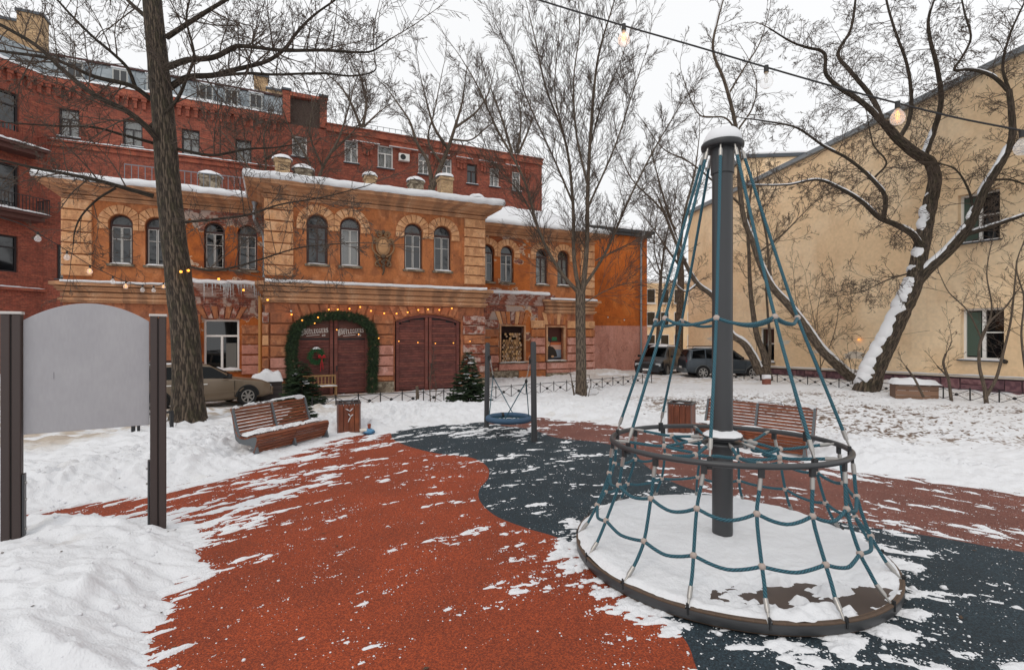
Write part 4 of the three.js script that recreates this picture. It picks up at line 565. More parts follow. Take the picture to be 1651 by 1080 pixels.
{
  const w = thing('door_wreath', 'round green wreath with a red bow on the left carriage door', 'wreath', orangeAt(1.63, 1.57, -0.02).x, orangeAt(1.63, 1.57, -0.02).z, TH, null, 1.57), r = rngOf(43), b = new Build();
  needleSprays(b, (t) => [Math.cos(t * 6.283) * 0.24, Math.sin(t * 6.283) * 0.26, 0], 900, 0.08, 0.07, r); mesh('fir_ring', b.geo(), std(0x2c5a34, 0.9), w);
  mesh('ring_core', new THREE.TorusGeometry(0.24, 0.05, 6, 24), M.needles[0], w);
  const red = std(0xa8121c, 0.6), bow = new Build(); for (const s of [-1, 1]) { bow.tube(splinePts([V3(0.2, -0.06, 0.1), V3(0.2 + s * 0.09, 0.02, 0.13), V3(0.2 + s * 0.11, -0.06, 0.12), V3(0.2, -0.07, 0.1)], 10), [0.01, 0.02, 0.03, 0.034, 0.034, 0.034, 0.034, 0.03, 0.025, 0.02, 0.01], 6); bow.tube([V3(0.2, -0.08, 0.1), V3(0.2 + s * 0.03, -0.3, 0.11), V3(0.2 + s * 0.05, -0.58 + s * 0.04, 0.09)], [0.012, 0.02, 0.016], 5); } mesh('bow', bow.geo(), red, w);
  snowStrip(w, -0.16, 0.16, 0.27, -0.04, 0.08, 0.08);
}
{ // slatted settle standing before the left door
  const s = thing('door_settle', 'pale wooden slatted settle in front of the left carriage door', 'bench', orangeAt(1.6, 0, -0.45).x, orangeAt(1.6, 0, -0.45).z, TH);
  for (let k = 0; k < 9; k++) put(mesh('back_slat', bevelBox(0.05, 0.3, 0.03, 0.005), M.lightWood, s), -0.45 + k * 0.13, 0.62, 0);
  put(mesh('back_rail', bevelBox(1.35, 0.07, 0.05, 0.01), M.lightWood, s), 0.05, 0.8, 0); put(mesh('back_rail', bevelBox(1.35, 0.05, 0.05, 0.01), M.lightWood, s), 0.05, 0.46, 0); put(mesh('seat', bevelBox(1.4, 0.04, 0.4, 0.01), M.lightWood, s), 0.05, 0.4, 0.2);
  for (const [x, z] of [[-0.58, 0], [0.7, 0], [-0.58, 0.36], [0.7, 0.36]]) put(mesh('leg', bevelBox(0.06, z ? 0.4 : 0.82, 0.06, 0.006), M.lightWood, s), x, z ? 0.2 : 0.41, z - (z ? 0 : 0.0)); snowStrip(s, -0.62, 0.75, 0.42, 0.04, 0.4, 0.05);
}
{ // dark planter left of the door, heaped with snow
  const p = thing('planter_box', 'dark wooden planter heaped with snow by the left door pillar', 'planter', orangeAt(-0.15, 0, -0.55).x, orangeAt(-0.15, 0, -0.55).z, TH); for (let k = 0; k < 4; k++) { put(mesh('board', bevelBox(1.05, 0.17, 0.04, 0.006), std(0x3a3232, 0.8), p), 0, 0.1 + k * 0.18, 0.3); } for (const x of [-0.5, 0.5]) put(mesh('side_board', bevelBox(0.04, 0.74, 0.6, 0.006), std(0x332b2b, 0.8), p), x, 0.37, 0); put(mesh('back_board', bevelBox(0.95, 0.74, 0.04, 0.006), std(0x332b2b, 0.8), p), 0, 0.37, -0.28);
  snowStrip(p, -0.56, 0.56, 0.68, -0.32, 0.38, 0.42);
}
// ---------------------------------------------------------------- the tall red brick house behind
const redAt = (s, y, t = 0) => orangeAt(s, y, 42 - 21.74 + t);
const redHouse = thing('brick_apartment_house', 'tall dark red brick apartment house rising behind the orange house', 'house', redAt(0, 0).x, redAt(0, 0).z, TH);
{
  const H = redHouse, r = rngOf(51);
  const wins = [[-12.3, -11.25, 15.12, 16.97, 0], [-8.95, -7.87, 15.05, 16.87, 0], [-5.62, -4.55, 14.95, 16.78, 0], [-2.31, -1.29, 14.85, 16.6, 0], [1.45, 2.5, 15.9, 17.5, 1], [5.25, 6.27, 15.98, 17.82, 1], [7.81, 9.05, 15.92, 17.8, 1], [11.16, 12.07, 15.86, 17.64, 1], [13.2, 14.1, 15.75, 17.5, 1], [15.47, 16.42, 15.6, 17.36, 2], [17.63, 18.55, 15.62, 17.32, 1], [19.82, 20.7, 15.5, 17.28, 1],
    [-12.4, -11.4, 6.0, 8.2, 0]];
  const s = new THREE.Shape([[-13.05, 0], [22.9, 0], [22.9, 18.3], [-13.05, 18.3]].map((p) => new THREE.Vector2(...p)));
  for (const [a, b, c, d] of wins) s.holes.push(new THREE.Path([[a, c], [b, c], [b, d], [a, d]].map((p) => new THREE.Vector2(...p))));
  const g = new THREE.ExtrudeGeometry(s, { depth: 0.4, bevelEnabled: false, steps: 1 }); g.translate(0, 0, -0.4); mesh('wall', g, M.brick, H);
  mesh('end_wall', new Build().box(0.4, 18.3, 11, 22.69, 9.15, -5.9).box(36.4, 18.2, 0.3, 4.5, 9.1, -11.3).geo(), M.brick, H);
  function win(parent, a, b, c, d, kind, z = 0) {
    const fm = kind === 1 ? M.white : kind === 2 ? M.frameBrown : M.frameDark, bl = new Build(), w = b - a, h = d - c, xm = (a + b) / 2, t = 0.09, zz = z - 0.2, tr = c + h * 0.66;
    bl.box(w, t, 0.08, xm, c + t / 2, zz).box(w, t, 0.08, xm, d - t / 2, zz).box(t, h - 2 * t, 0.08, a + t / 2, (c + d) / 2, zz).box(t, h - 2 * t, 0.08, b - t / 2, (c + d) / 2, zz).box(w - 2 * t, 0.07, 0.074, xm, tr, zz).box(0.08, tr - c - t - 0.035, 0.07, xm, (c + t + tr - 0.035) / 2, zz);
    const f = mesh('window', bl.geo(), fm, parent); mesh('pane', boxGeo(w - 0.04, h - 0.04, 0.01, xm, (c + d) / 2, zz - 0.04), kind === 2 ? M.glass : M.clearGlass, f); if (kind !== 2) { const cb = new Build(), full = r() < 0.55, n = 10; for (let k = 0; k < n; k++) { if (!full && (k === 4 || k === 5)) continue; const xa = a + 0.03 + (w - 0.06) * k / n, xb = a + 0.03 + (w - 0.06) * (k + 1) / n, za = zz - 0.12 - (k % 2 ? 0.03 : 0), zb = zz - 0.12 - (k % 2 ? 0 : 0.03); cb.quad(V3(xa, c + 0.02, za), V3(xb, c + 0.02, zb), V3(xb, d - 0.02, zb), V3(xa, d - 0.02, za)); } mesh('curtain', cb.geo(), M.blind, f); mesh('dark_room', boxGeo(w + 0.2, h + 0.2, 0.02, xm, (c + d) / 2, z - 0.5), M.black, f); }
    mesh('sill', boxGeo(w + 0.2, 0.06, 0.3, xm, c - 0.03, z - 0.02), M.darkTin, f); if (c > 14 || z) { const k = bevelBox(w + 0.16, 0.07, 0.2, 0.03); mesh('snow', k, M.snow, f).position.set(xm, c + 0.03, z + 0.02); }
  }
  for (const [a, b, c, d, k] of wins) win(H, a, b, c, d, k);
  // arcaded brick cornice
  const corb = new Build().box(0.2, 0.5, 0.16, 0, 0.25, 0.08).box(0.3, 0.2, 0.24, 0, 0.58, 0.12).box(0.42, 0.14, 0.3, 0, 0.75, 0.15).geo();
  for (let x = -12.75; x < 0.6; x += 0.5) mesh('corbel', corb, M.brickTrim, H).position.set(x, 17.62, 0);
  for (const x of [7.0, 10.0, 12.9, 14.9, 17.1, 19.2, 21.4]) for (const d of [-0.26, 0, 0.26]) mesh('corbel', corb, M.brickTrim, H).position.set(x + d, 16.75 + (d ? 0.08 : 0), 0);
  mesh('cornice', new Build().box(13.9, 0.32, 0.5, -6.05, 18.58, 0.06).box(13.8, 0.16, 0.34, -6.05, 18.44 - 0.1, 0.1).geo(), M.brickTrim, H);
  mesh('parapet', new Build().box(19.0, 0.5, 0.5, 13.4, 18.45, -0.05).box(19.2, 0.08, 0.66, 13.4, 18.74, -0.05).geo(), M.brickTrim, H);
  for (const [x, w] of [[6.9, 2], [9.9, 2.3], [13.0, 1.6], [15.2, 1.4], [17.4, 1.6], [19.8, 1.4]]) { mesh('frieze_panel', boxGeo(w, 0.5, 0.12, x, 18.0, 0.05), M.brickTrim, H); mesh('snow', bevelBox(w + 0.1, 0.07, 0.16, 0.03), M.snow, H).position.set(x, 17.76, 0.14); }
  const strip = (nm, x0, x1, y, z0, z1, h) => snowStrip(H, x0, x1, y, z0, z1, h, nm);
  strip('cornice_snow', -13.1, 0.95, 18.74, -0.5, 0.36, 0.3); strip('parapet_snow', 3.9, 22.9, 18.78, -0.3, 0.3, 0.14);
  // string course under the top windows
  mesh('string_course', new Build().box(13.3, 0.1, 0.24, -6.2, 14.82, 0.1).box(13.3, 0.28, 0.1, -6.2, 14.6, 0.05).geo(), M.brickTrim, H); strip('ledge_snow', -12.8, 0.5, 14.88, -0.02, 0.24, 0.1);
  // steep tin roof storey with dormer windows
  const b = new Build().quad(V3(-13.2, 18.75, -0.5), V3(0.85, 18.75, -0.5), V3(0.85, 20.9, -1.5), V3(-13.6, 20.9, -1.5)).quad(V3(-13.6, 20.9, -1.5), V3(0.85, 20.9, -1.5), V3(0.85, 21.1, -9), V3(-18, 21.1, -9)); mesh('tin_roof', b.geo(), M.roofTin, H);
  const seam = boxGeo(0.035, 2.36, 0.05, 0, 0, 0); for (let x = -12.9; x < 0.8; x += 0.62) { const m = mesh('roof_seam', seam, M.roofTin, H); m.position.set(x, 19.82, -0.97); m.rotation.x = -0.435; }
  strip('roof_snow', -13.5, 0.9, 20.92, -2.2, -1.3, 0.2); mesh('roof_edge', boxGeo(14.3, 0.14, 0.2, -6.3, 20.88, -1.42), std(0x4a2c28, 0.7), H);
  for (const x of [-11.6, -9.2, -7.3, -4.2, -2.6, -1.0]) { const d = group('dormer', H); d.position.set(x, 19.5, -0.62); mesh('dormer_box', boxGeo(1.0, 1.3, 0.9, 0, 0.2, -0.3), M.roofTin, d); mesh('dormer_frame', new Build().box(0.84, 0.07, 0.05, 0, 0.74, 0.17).box(0.84, 0.07, 0.05, 0, -0.26, 0.17).box(0.07, 0.93, 0.05, -0.39, 0.24, 0.17).box(0.07, 0.93, 0.05, 0.39, 0.24, 0.17).box(0.06, 0.93, 0.05, 0, 0.24, 0.17).geo(), std(0xa8a8a4, 0.6), d); mesh('dormer_pane', boxGeo(0.8, 1, 0.02, 0, 0.24, 0.155), M.glass, d); mesh('dormer_snow', bevelBox(1.04, 0.1, 0.9, 0.03), M.snow, d).position.set(0, 0.9, -0.3); }
  // brick stair tower with netted opening
  mesh('tower', new Build().box(0.52, 2.2, 0.5, 1.06, 19.5, -0.2).box(0.5, 2.2, 0.5, 3.68, 19.5, -0.2).box(3.2, 0.3, 0.6, 2.36, 20.6, -0.25).geo(), M.brickTrim, H); mesh('tower_netting', boxGeo(2.2, 2.0, 0.1, 2.37, 19.4, -0.4), std(0x4a3c36, 0.95), H); mesh('tower_back', boxGeo(3.0, 2.2, 2, 2.37, 19.5, -1.6), M.brick, H); mesh('tower_cap', bevelBox(0.7, 0.2, 0.7, 0.04), M.darkTin, H).position.set(1.06, 20.85, -0.2); mesh('tower_cap', bevelBox(0.7, 0.2, 0.7, 0.04), M.darkTin, H).position.set(3.68, 20.85, -0.2);
  // chimneys on the roof
  const chim = (x, y, z, w, h, m) => { const c = group('chimney', H); c.position.set(x, y, z); mesh('stack', boxGeo(w, h, w * 0.8, 0, h / 2, 0), m, c); mesh('cap_course', boxGeo(w + 0.16, 0.16, w * 0.8 + 0.16, 0, h, 0), M.darkTin, c); mesh('snow_cap', bevelBox(w + 0.1, 0.12, w * 0.8, 0.05), M.snow, c).position.y = h + 0.13; };
  chim(-15.3, 20.9, -2.2, 1.1, 1.9, M.brickGrey); chim(-14.2, 20.9, -2.0, 1.3, 2.5, M.brickGrey); chim(-0.7, 20.8, -3, 1.0, 1.9, M.brickGrey); chim(0.5, 20.6, -3, 1.6, 1.1, M.brickGrey); chim(-4.6, 20.9, -4, 1.0, 1.0, M.brickGrey); for (const [x, w] of [[9.2, 1.0], [11.2, 2.4], [14.4, 1.6], [19.5, 2.4]]) chim(x, 18.7, -3.5, w, 1.0, M.brickGrey);
  const rl = new Build(); for (let x = 6; x < 20; x += 0.5) rl.box(0.03, 0.9, 0.03, x, 19.3, -1.2); rl.box(14, 0.03, 0.03, 13, 19.72, -1.2); mesh('roof_railing', rl.geo(), M.steelDark, H);
  mesh('flat_roof', boxGeo(22, 0.1, 11, 12, 18.3, -5.8), M.darkTin, H);
  // air conditioner
  const ac = group('air_conditioner', H); ac.position.set(9.9, 16.95, 0.22); mesh('housing', bevelBox(0.85, 0.6, 0.34, 0.03), M.white, ac); mesh('fan_grille', new THREE.TorusGeometry(0.2, 0.025, 6, 20), M.steelDark, ac).position.set(-0.12, 0, 0.18); mesh('fan', new THREE.CircleGeometry(0.19, 16), M.steelDark, ac).position.set(-0.12, 0, 0.176);
  // corner wing towards the camera, with balconies
  const w0 = V3(-13.05, 0, 0), ang = 0.81, wing = group('corner_wing', H); wing.position.copy(w0); wing.rotation.y = ang;    // its front runs from the corner towards the viewer
  const ws = new THREE.Shape([[-9, 0], [0, 0], [0, 18.3], [-9, 18.3]].map((p) => new THREE.Vector2(...p))), ww = [[-3.1, -1.25, 14.75, 17.05], [-3.1, -1.25, 9.95, 12.7], [-3.1, -1.3, 6.2, 8.4], [-7.4, -5.6, 14.75, 17.05], [-7.4, -5.6, 9.95, 12.7], [-7.4, -5.6, 6.2, 8.4]];
  for (const [a, b2, c, d] of ww) ws.holes.push(new THREE.Path([[a, c], [b2, c], [b2, d], [a, d]].map((p) => new THREE.Vector2(...p))));
  const wg = new THREE.ExtrudeGeometry(ws, { depth: 0.4, bevelEnabled: false, steps: 1 }); wg.translate(0, 0, -0.4); mesh('wing_wall', wg, M.brick, wing);
  for (const [a, b2, c, d] of ww) { const bl = new Build(), xm = (a + b2) / 2, t = 0.1; bl.box(b2 - a, t, 0.08, xm, c + t / 2, -0.2).box(b2 - a, t, 0.08, xm, d - t / 2, -0.2).box(t, d - c - 2 * t, 0.08, a + t / 2, (c + d) / 2, -0.2).box(t, d - c - 2 * t, 0.08, b2 - t / 2, (c + d) / 2, -0.2).box(b2 - a - 2 * t, 0.08, 0.07, xm, c + (d - c) * 0.68, -0.2).box(0.09, (d - c) * 0.68 - t - 0.04, 0.07, xm, c + t + ((d - c) * 0.68 - t - 0.04) / 2, -0.2); mesh('wing_window', bl.geo(), M.frameDark, wing); mesh('wing_pane', boxGeo(b2 - a - 0.04, d - c - 0.04, 0.01, xm, (c + d) / 2, -0.25), M.glass, wing); }
  for (let x = -8.8; x < -0.1; x += 0.5) mesh('wing_corbel', corb, M.brickTrim, wing).position.set(x, 17.62, 0);
  mesh('wing_cornice', boxGeo(9.2, 0.4, 0.5, -4.4, 18.55, 0.06), M.brickTrim, wing); snowStrip(wing, -9, 0.2, 18.74, -0.5, 0.36, 0.3);
  mesh('wing_ledge', boxGeo(9, 0.16, 0.24, -4.4, 5.2, 0.1), M.brickTrim, wing); snowStrip(wing, -9, 0, 5.28, 0, 0.24, 0.09);
  mesh('wing_roof', new Build().quad(V3(-9, 18.75, -0.5), V3(0.3, 18.75, -0.5), V3(0.9, 20.9, -1.5), V3(-9, 20.9, -1.5)).geo(), M.roofTin, wing);
  for (const y of [13.7, 9.7]) {
    const ba = new Build(), out = 1.25, x0 = -4.6, x1 = -0.35; mesh('balcony_slab', new Build().box(x1 - x0, 0.16, out, (x0 + x1) / 2, y, out / 2).box(x1 - x0 - 0.3, 0.3, out - 0.25, (x0 + x1) / 2, y - 0.2, out / 2 - 0.1).geo(), std(0x5a3a34, 0.8), wing);
    for (let x = x0; x <= x1; x += 0.17) ba.box(0.03, 0.95, 0.03, x, y + 0.55, out - 0.05); for (let z = 0; z < out; z += 0.17) ba.box(0.03, 0.95, 0.03, x1, y + 0.55, z); ba.box(x1 - x0, 0.04, 0.05, (x0 + x1) / 2, y + 1.03, out - 0.05).box(0.05, 0.04, out, x1, y + 1.03, out / 2); mesh('balcony_railing', ba.geo(), y > 12 ? std(0x7a3a2c, 0.7) : M.frameDark, wing); snowStrip(wing, x0, x1 + 0.05, y + 0.08, 0.9, out + 0.06, 0.16);
  }
}
// ---------------------------------------------------------------- the pale yellow house on the right
const YPHI = -Math.atan2(0.9119, 0.4104);
const yellowAt = (a, y, out = 0) => V3(12.63 + 0.4104 * a - 0.9119 * out, y, -(36.6 - 0.9119 * a) + 0.4104 * out);
{
  const Y = thing('yellow_house', 'pale yellow plastered house with a purple stone plinth and few windows', 'house', 12.63, -36.6, YPHI), r = rngOf(61);
  const roofY = (a) => 11.05 + 0.137 * a, L = 26, wins = [[16.1, 17.55, 1.36, 3.52], [16.0, 17.42, 6.3, 8.38], [5.9, 7.0, 0.8, 2.85], [23, 24.4, 1.5, 3.5]];
  const s = new THREE.Shape([[0, -0.3], [L, -0.3], [L, roofY(L)], [0, roofY(0)]].map((p) => new THREE.Vector2(...p)));
  for (const [a, b, c, d] of wins) s.holes.push(new THREE.Path([[a, c], [b, c], [b, d], [a, d]].map((p) => new THREE.Vector2(...p))));
  const g = new THREE.ExtrudeGeometry(s, { depth: 0.5, bevelEnabled: false, steps: 1 }); g.translate(0, 0, -0.5); mesh('wall', g, M.yellow, Y);
  mesh('far_end_wall', boxGeo(0.5, 11, 9, 0.26, 5.4, -5.0), M.yellow, Y);
  for (const [a, b, c, d] of wins) {
    const bl = new Build(), t = 0.09, z = -0.3, xm = (a + b) / 2; const sp = a + (b - a) * 0.48;
    bl.box(b - a, t, 0.08, xm, c + t / 2, z).box(b - a, t, 0.08, xm, d - t / 2, z).box(t, d - c - 2 * t, 0.08, a + t / 2, (c + d) / 2, z).box(t, d - c - 2 * t, 0.08, b - t / 2, (c + d) / 2, z).box(0.12, d - c - 2 * t, 0.076, sp, (c + d) / 2, z).box(b - t - sp - 0.06, 0.05, 0.07, (sp + 0.06 + b - t) / 2, c + (d - c) * 0.53, z);
    const w = mesh('window', bl.geo(), M.white, Y); mesh('pane', boxGeo(b - a - 0.04, d - c - 0.04, 0.012, xm, (c + d) / 2, z - 0.03), M.glass, w); mesh('sill', boxGeo(b - a + 0.16, 0.05, 0.5, xm, c - 0.03, -0.1), M.darkTin, w); snowStrip(w, a - 0.05, b + 0.05, c - 0.005, -0.2, 0.14, 0.06);
    if (a > 10) mesh('curtain', boxGeo(0.5, d - c - 0.3, 0.012, a + 0.33, (c + d) / 2, z - 0.021), std(0x4a5a50, 0.9), w);
  }
  // sloping gable coping: tin flashing with snow lying on it
  const n = 26, cop = new Build(), sn = new Build(); const e = (k, dz, dy) => V3(k * L / n, roofY(k * L / n) + dy, dz);
  for (let k = 0; k < n; k++) { cop.quad(e(k, 0.22, -0.1), e(k + 1, 0.22, -0.1), e(k + 1, 0.24, 0.12), e(k, 0.24, 0.12)).quad(e(k, 0.24, 0.12), e(k + 1, 0.24, 0.12), e(k + 1, -1.2, 0.34), e(k, -1.2, 0.34)).quad(e(k, 0.0, -0.1), e(k + 1, 0.0, -0.1), e(k + 1, 0.22, -0.1), e(k, 0.22, -0.1)); }
  mesh('coping', cop.geo(), std(0x8a9094, 0.5, { metalness: 0.3 }), Y);
  const nn = 90; for (let j = 0; j <= 4; j++) for (let k = 0; k <= nn; k++) { const a = k / nn * L, v = j / 4, h = 0.06 + 0.16 * Math.pow(Math.sin(Math.PI * Math.min(1, v + 0.08)), 0.6) * smooth(0.3, 0.6, fbm(a * 0.55 + 3, v * 0.4, 3)); sn.vert(a, roofY(a) + 0.06 + h + 0.2 * (1 - v), 0.26 - (1 - v) * 1.2, 0, 1, 0, a, v); }
  for (let j = 0; j < 4; j++) for (let k = 0; k < nn; k++) { const a = j * (nn + 1) + k; sn.i.push(a, a + nn + 1, a + nn + 2, a, a + nn + 2, a + 1); } const sg = sn.geo(); sg.computeVertexNormals(); mesh('roof_snow', sg, M.snow, Y);
  mesh('plinth_core', polyGeo([[0, -0.3], [L, -0.3], [L, 0.78], [0, 0.34]], 0.1), std(0x4f3c42, 0.9), Y);
  let x = 5; const py = (a) => 0.34 + 0.44 * a / L; // rubble stones of the plinth, each in its joint
  while (x < 20) { const w = 0.42 + 0.4 * r(), split = 0.35 + 0.3 * r(); for (const [lo, hi] of r() < 0.3 ? [[0, 1]] : [[0, split], [split, 1]]) { const H0 = -0.1, H1 = py(x) - 0.05, y0 = lerp(H0, H1, lo) + 0.015, y1 = lerp(H0, H1, hi) - 0.015, jx = (q) => (r() - 0.5) * q; const pts = [[x + 0.02 + jx(0.03), y0 + jx(0.03)], [x + w * 0.5, y0 - 0.005], [x + w - 0.02 + jx(0.03), y0 + jx(0.04)], [x + w - 0.02, (y0 + y1) / 2], [x + w - 0.03 + jx(0.03), y1 + jx(0.03)], [x + w * 0.5 + jx(0.1), y1], [x + 0.02 + jx(0.03), y1 + jx(0.03)]]; const q = polyGeo(pts, 0.05, 0.016); shiftUv(q, r() * 2, r() * 2); mesh('plinth_stone', q, M.plinth[Math.floor(r() * 3)], Y).position.z = 0.1; } x += w; }
  mesh('plinth_cap', polyGeo([[0, 0.34], [L, 0.78], [L, 0.84], [0, 0.40]], 0.2), M.plasterGrey, Y); const ps = new Build(); for (let j = 0; j <= 3; j++) for (let k = 0; k <= 120; k++) { const a = k / 120 * L; ps.vert(a, py(a) + 0.06 + 0.06 * Math.sin(Math.PI * (j / 3 * 0.8 + 0.1)) * (0.5 + fbm(a * 2, j, 2)), j / 3 * 0.23, 0, 1, 0, a, j); } for (let j = 0; j < 3; j++) for (let k = 0; k < 120; k++) { const a = j * 121 + k; ps.i.push(a, a + 121, a + 122, a, a + 122, a + 1); } const pg = ps.geo(); pg.computeVertexNormals(); mesh('plinth_snow', pg, M.snow, Y);
  for (const [a, y, w, h] of [[11.6, 1.35, 1.5, 0.5], [12.4, 1.15, 1.0, 0.4], [2.5, 2.2, 1.9, 0.4], [7.6, 2.0, 1.2, 0.3], [9.6, 1.5, 0.8, 0.25]]) { const pts = []; for (let k = 0; k < 13; k++) { const t = k / 13 * 6.283, q = 0.5 + 0.5 * r(); pts.push([a + Math.cos(t) * w / 2 * q, y + Math.sin(t) * h / 2 * q]); } mesh('bare_plaster_patch', polyGeo(pts, 0.004), M.plasterGrey, Y); }
  const lp = group('wall_spotlight', Y); lp.position.set(17.6, 1.35, 0.1); mesh('body', new THREE.CylinderGeometry(0.07, 0.09, 0.16, 10), M.black, lp).rotation.x = 1.2;
}
{ // taller pale house behind it
  const B = thing('far_pale_house', 'pale plastered house end showing behind the yellow gable', 'house', 29.6, -50, -0.1); mesh('wall', boxGeo(16, 18.6, 8, 0, 9.3, 0), M.yellow, B); mesh('roof_edge', boxGeo(16.4, 0.3, 8.4, 0, 18.7, 0), M.darkTin, B); mesh('roof_snow', bevelBox(16.2, 0.3, 8.2, 0.1), M.snow, B).position.y = 18.95; const c = group('chimney', B); c.position.set(5.5, 19, 1); mesh('stack', boxGeo(1.2, 1.5, 1.2, 0, 0.75, 0), M.brickGrey, c); mesh('snow_cap', bevelBox(1.3, 0.2, 1.3, 0.06), M.snow, c).position.y = 1.6; for (const x of [-4.6, -2]) { const w = mesh('window', new Build().box(1.2, 1.7, 0.1, x, 15.4, 4.0).geo(), M.frameDark, B); mesh('pane', boxGeo(1.0, 1.5, 0.02, x, 15.4, 4.06), M.glass, w); }
}
{ // distant apartment house closing the gap
  const z = 62, B = thing('far_apartment_house', 'distant beige apartment block seen through the gap between houses', 'house', 19.4, -z, 0.15), r = rngOf(66);
  mesh('wall', boxGeo(11, 8.6, 8, 0.8, 4.3, -4), M.yellow, B); mesh('taller_wall', boxGeo(3.4, 10.0, 8, -5.9, 5.0, -4.2), M.plasterGrey, B); mesh('roof_snow', bevelBox(11.2, 0.4, 8, 0.1), M.snow, B).position.set(0.8, 8.75, -4); mesh('roof_snow', bevelBox(3.5, 0.3, 8, 0.1), M.snow, B).position.set(-5.9, 10.1, -4.2);
  for (let k = 0; k < 7; k++) for (let f = 0; f < 3; f++) { const x = -6.2 + k * 1.75, y = 1.6 + f * 2.75; const w = mesh('window', boxGeo(1.1, 1.7, 0.1, x, y, 0.0), M.white, B); mesh('pane', boxGeo(0.94, 1.54, 0.04, x, y, 0.06), M.glass, w); mesh('snowy_sill', boxGeo(1.2, 0.1, 0.25, x, y - 0.92, 0.1), M.snow, w); }
}
// ---------------------------------------------------------------- rope carousel
const ropeTex = texture(64, 64, (u, v, o) => { const t = Math.abs(((u * 4 + v * 4) % 1) - 0.5) * 2, f = vnoise(u * 32, v * 32, 32); mix3(o, [24, 60, 72], [58, 106, 120], smooth(0.15, 0.8, t)); mul3(o, 0.85 + 0.3 * f); });
const ropeBump = texture(64, 64, (u, v, o) => { o[0] = o[1] = o[2] = 255 * Math.abs(((u * 4 + v * 4) % 1) - 0.5) * 2; }, false);
M.rope = mapped(ropeTex, 0.75, { bumpMap: ropeBump, bumpScale: 0.004 });
M.node = std(0xa89a92, 0.7); M.plywood = mapped(woodTex([84, 66, 52], [108, 86, 68], [64, 50, 40], 0.8), 0.7); M.deck = mapped(texture(256, 256, (u, v, o) => { const n = fbm(u * 20, v * 20, 3, 20); mix3(o, [62, 50, 44], [82, 68, 60], n); }, true, 1.2), 0.6);
{
  const C = thing('rope_carousel', 'tall rope climbing carousel with round snowy platform and central steel pole', 'carousel', CAR.x, -CAR.z, 0), r = rngOf(71), R = CAR.r;
  const at = (deg, rad, y) => V3(Math.cos(deg * Math.PI / 180) * rad, y, -Math.sin(deg * Math.PI / 180) * rad);
  const LOW = []; for (let k = 0; k < 16; k++) LOW.push(-167.2 + 22.5 * k); const UP = []; for (let k = 0; k < 8; k++) UP.push(-117.5 + 45 * k);
  const tilt = (p) => { p.y += (p.z) * 0.03 * smooth(0.3, 1.3, p.y) * (p.y < 1.6 ? 1 : 0.3); return p; };
  mesh('deck', new THREE.LatheGeometry([[0, 0.1], [R - 0.03, 0.1], [R - 0.03, 0.02], [0, 0.02]].map((p) => new THREE.Vector2(...p)), 72), M.deck, C);
  mesh('steel_rim', new THREE.LatheGeometry([[R - 0.02, 0.035], [R + 0.005, 0.035], [R + 0.005, 0.108], [R - 0.02, 0.108]].map((p) => new THREE.Vector2(...p)), 96), M.steel, C);
  mesh('lower_plywood_rim', new THREE.LatheGeometry([[R - 0.06, 0.016], [R - 0.012, 0.016], [R - 0.006, 0.034], [R - 0.06, 0.034]].map((p) => new THREE.Vector2(...p)), 72), M.plywood, C);
  for (let k = 0; k < 16; k++) { // plywood rim segments between the rope shackles
    const a0 = LOW[k] + 0.7, a1 = LOW[k] + 21.8, b = new Build(), prof = [[R - 0.035, 0.102], [R - 0.004, 0.109], [R + 0.008, 0.114], [R + 0.008, 0.124], [R - 0.002, 0.13], [R - 0.035, 0.13]], n = 6, P = [];
    for (let j = 0; j <= n; j++) { const a = lerp(a0, a1, j / n); P.push(prof.map(([q, y]) => at(a, q, y))); }
    for (let j = 0; j < n; j++) for (let q = 0; q < prof.length - 1; q++) b.quad(P[j][q], P[j + 1][q], P[j + 1][q + 1], P[j][q + 1]);
    b.quad(P[0][1], P[0][2], P[0][3], P[0][4]); b.quad(P[n][4], P[n][3], P[n][2], P[n][1]); mesh('rim_segment', b.geo(), M.plywood, C);
  }
  { // snow lying on the platform, scoured off near the front right edge
    const nr = 110, na = 340, pos = [], uv = [], idx = [], id = new Map(), hAt = (x, z, rr) => { const u = (x * 0.9 + z * 0.35), w = -x * 0.35 + z * 0.9, st = fbm(u * 1.6 + 3, w * 5 + 1, 4), bare = 1.5 * Math.exp(-Math.pow((x - 0.32) / 0.82, 2) - Math.pow((z + 1.16) / 0.3, 2)), scour = fbm(x * 5 + 9, z * 7, 4); return 0.055 * smooth(R + 0.02, R - 0.1, rr) + 0.05 * fbm(x * 2.1 + 7, z * 2.1, 4) + 0.02 * fbm(x * 9, z * 9, 3) - 0.02 + 0.05 * smooth(0.9, 0.2, rr) + 0.07 * smooth(0.2, 1.1, z) * smooth(R, R - 0.3, rr) - bare * (0.06 + (0.52 - st) * 0.42 + (0.5 - scour) * 0.34); };
    const vid = (i, j) => { const q = i * na + (j % na); if (!id.has(q)) { id.set(q, pos.length / 3); const rr = i / nr * (R - 0.012), a = j / na * 2 * Math.PI, x = Math.cos(a) * rr, z = Math.sin(a) * rr, h = hAt(x, z, rr); pos.push(x, 0.1 + Math.max(-0.004, h), -z); uv.push(x, z); } return id.get(q); };
    for (let i = 2; i < nr; i++) for (let j = 0; j < na; j++) { const q = [vid(i, j), vid(i + 1, j), vid(i + 1, j + 1), vid(i, j + 1)]; if (q.every((k) => pos[k * 3 + 1] < 0.0985)) continue; idx.push(q[0], q[1], q[2], q[0], q[2], q[3]); }
    const g = new THREE.BufferGeometry(); g.setAttribute('position', new THREE.Float32BufferAttribute(pos, 3)); g.setAttribute('uv', new THREE.Float32BufferAttribute(uv, 2)); g.setIndex(idx); g.computeVertexNormals(); mesh('platform_snow', g, M.snow, C);
  }
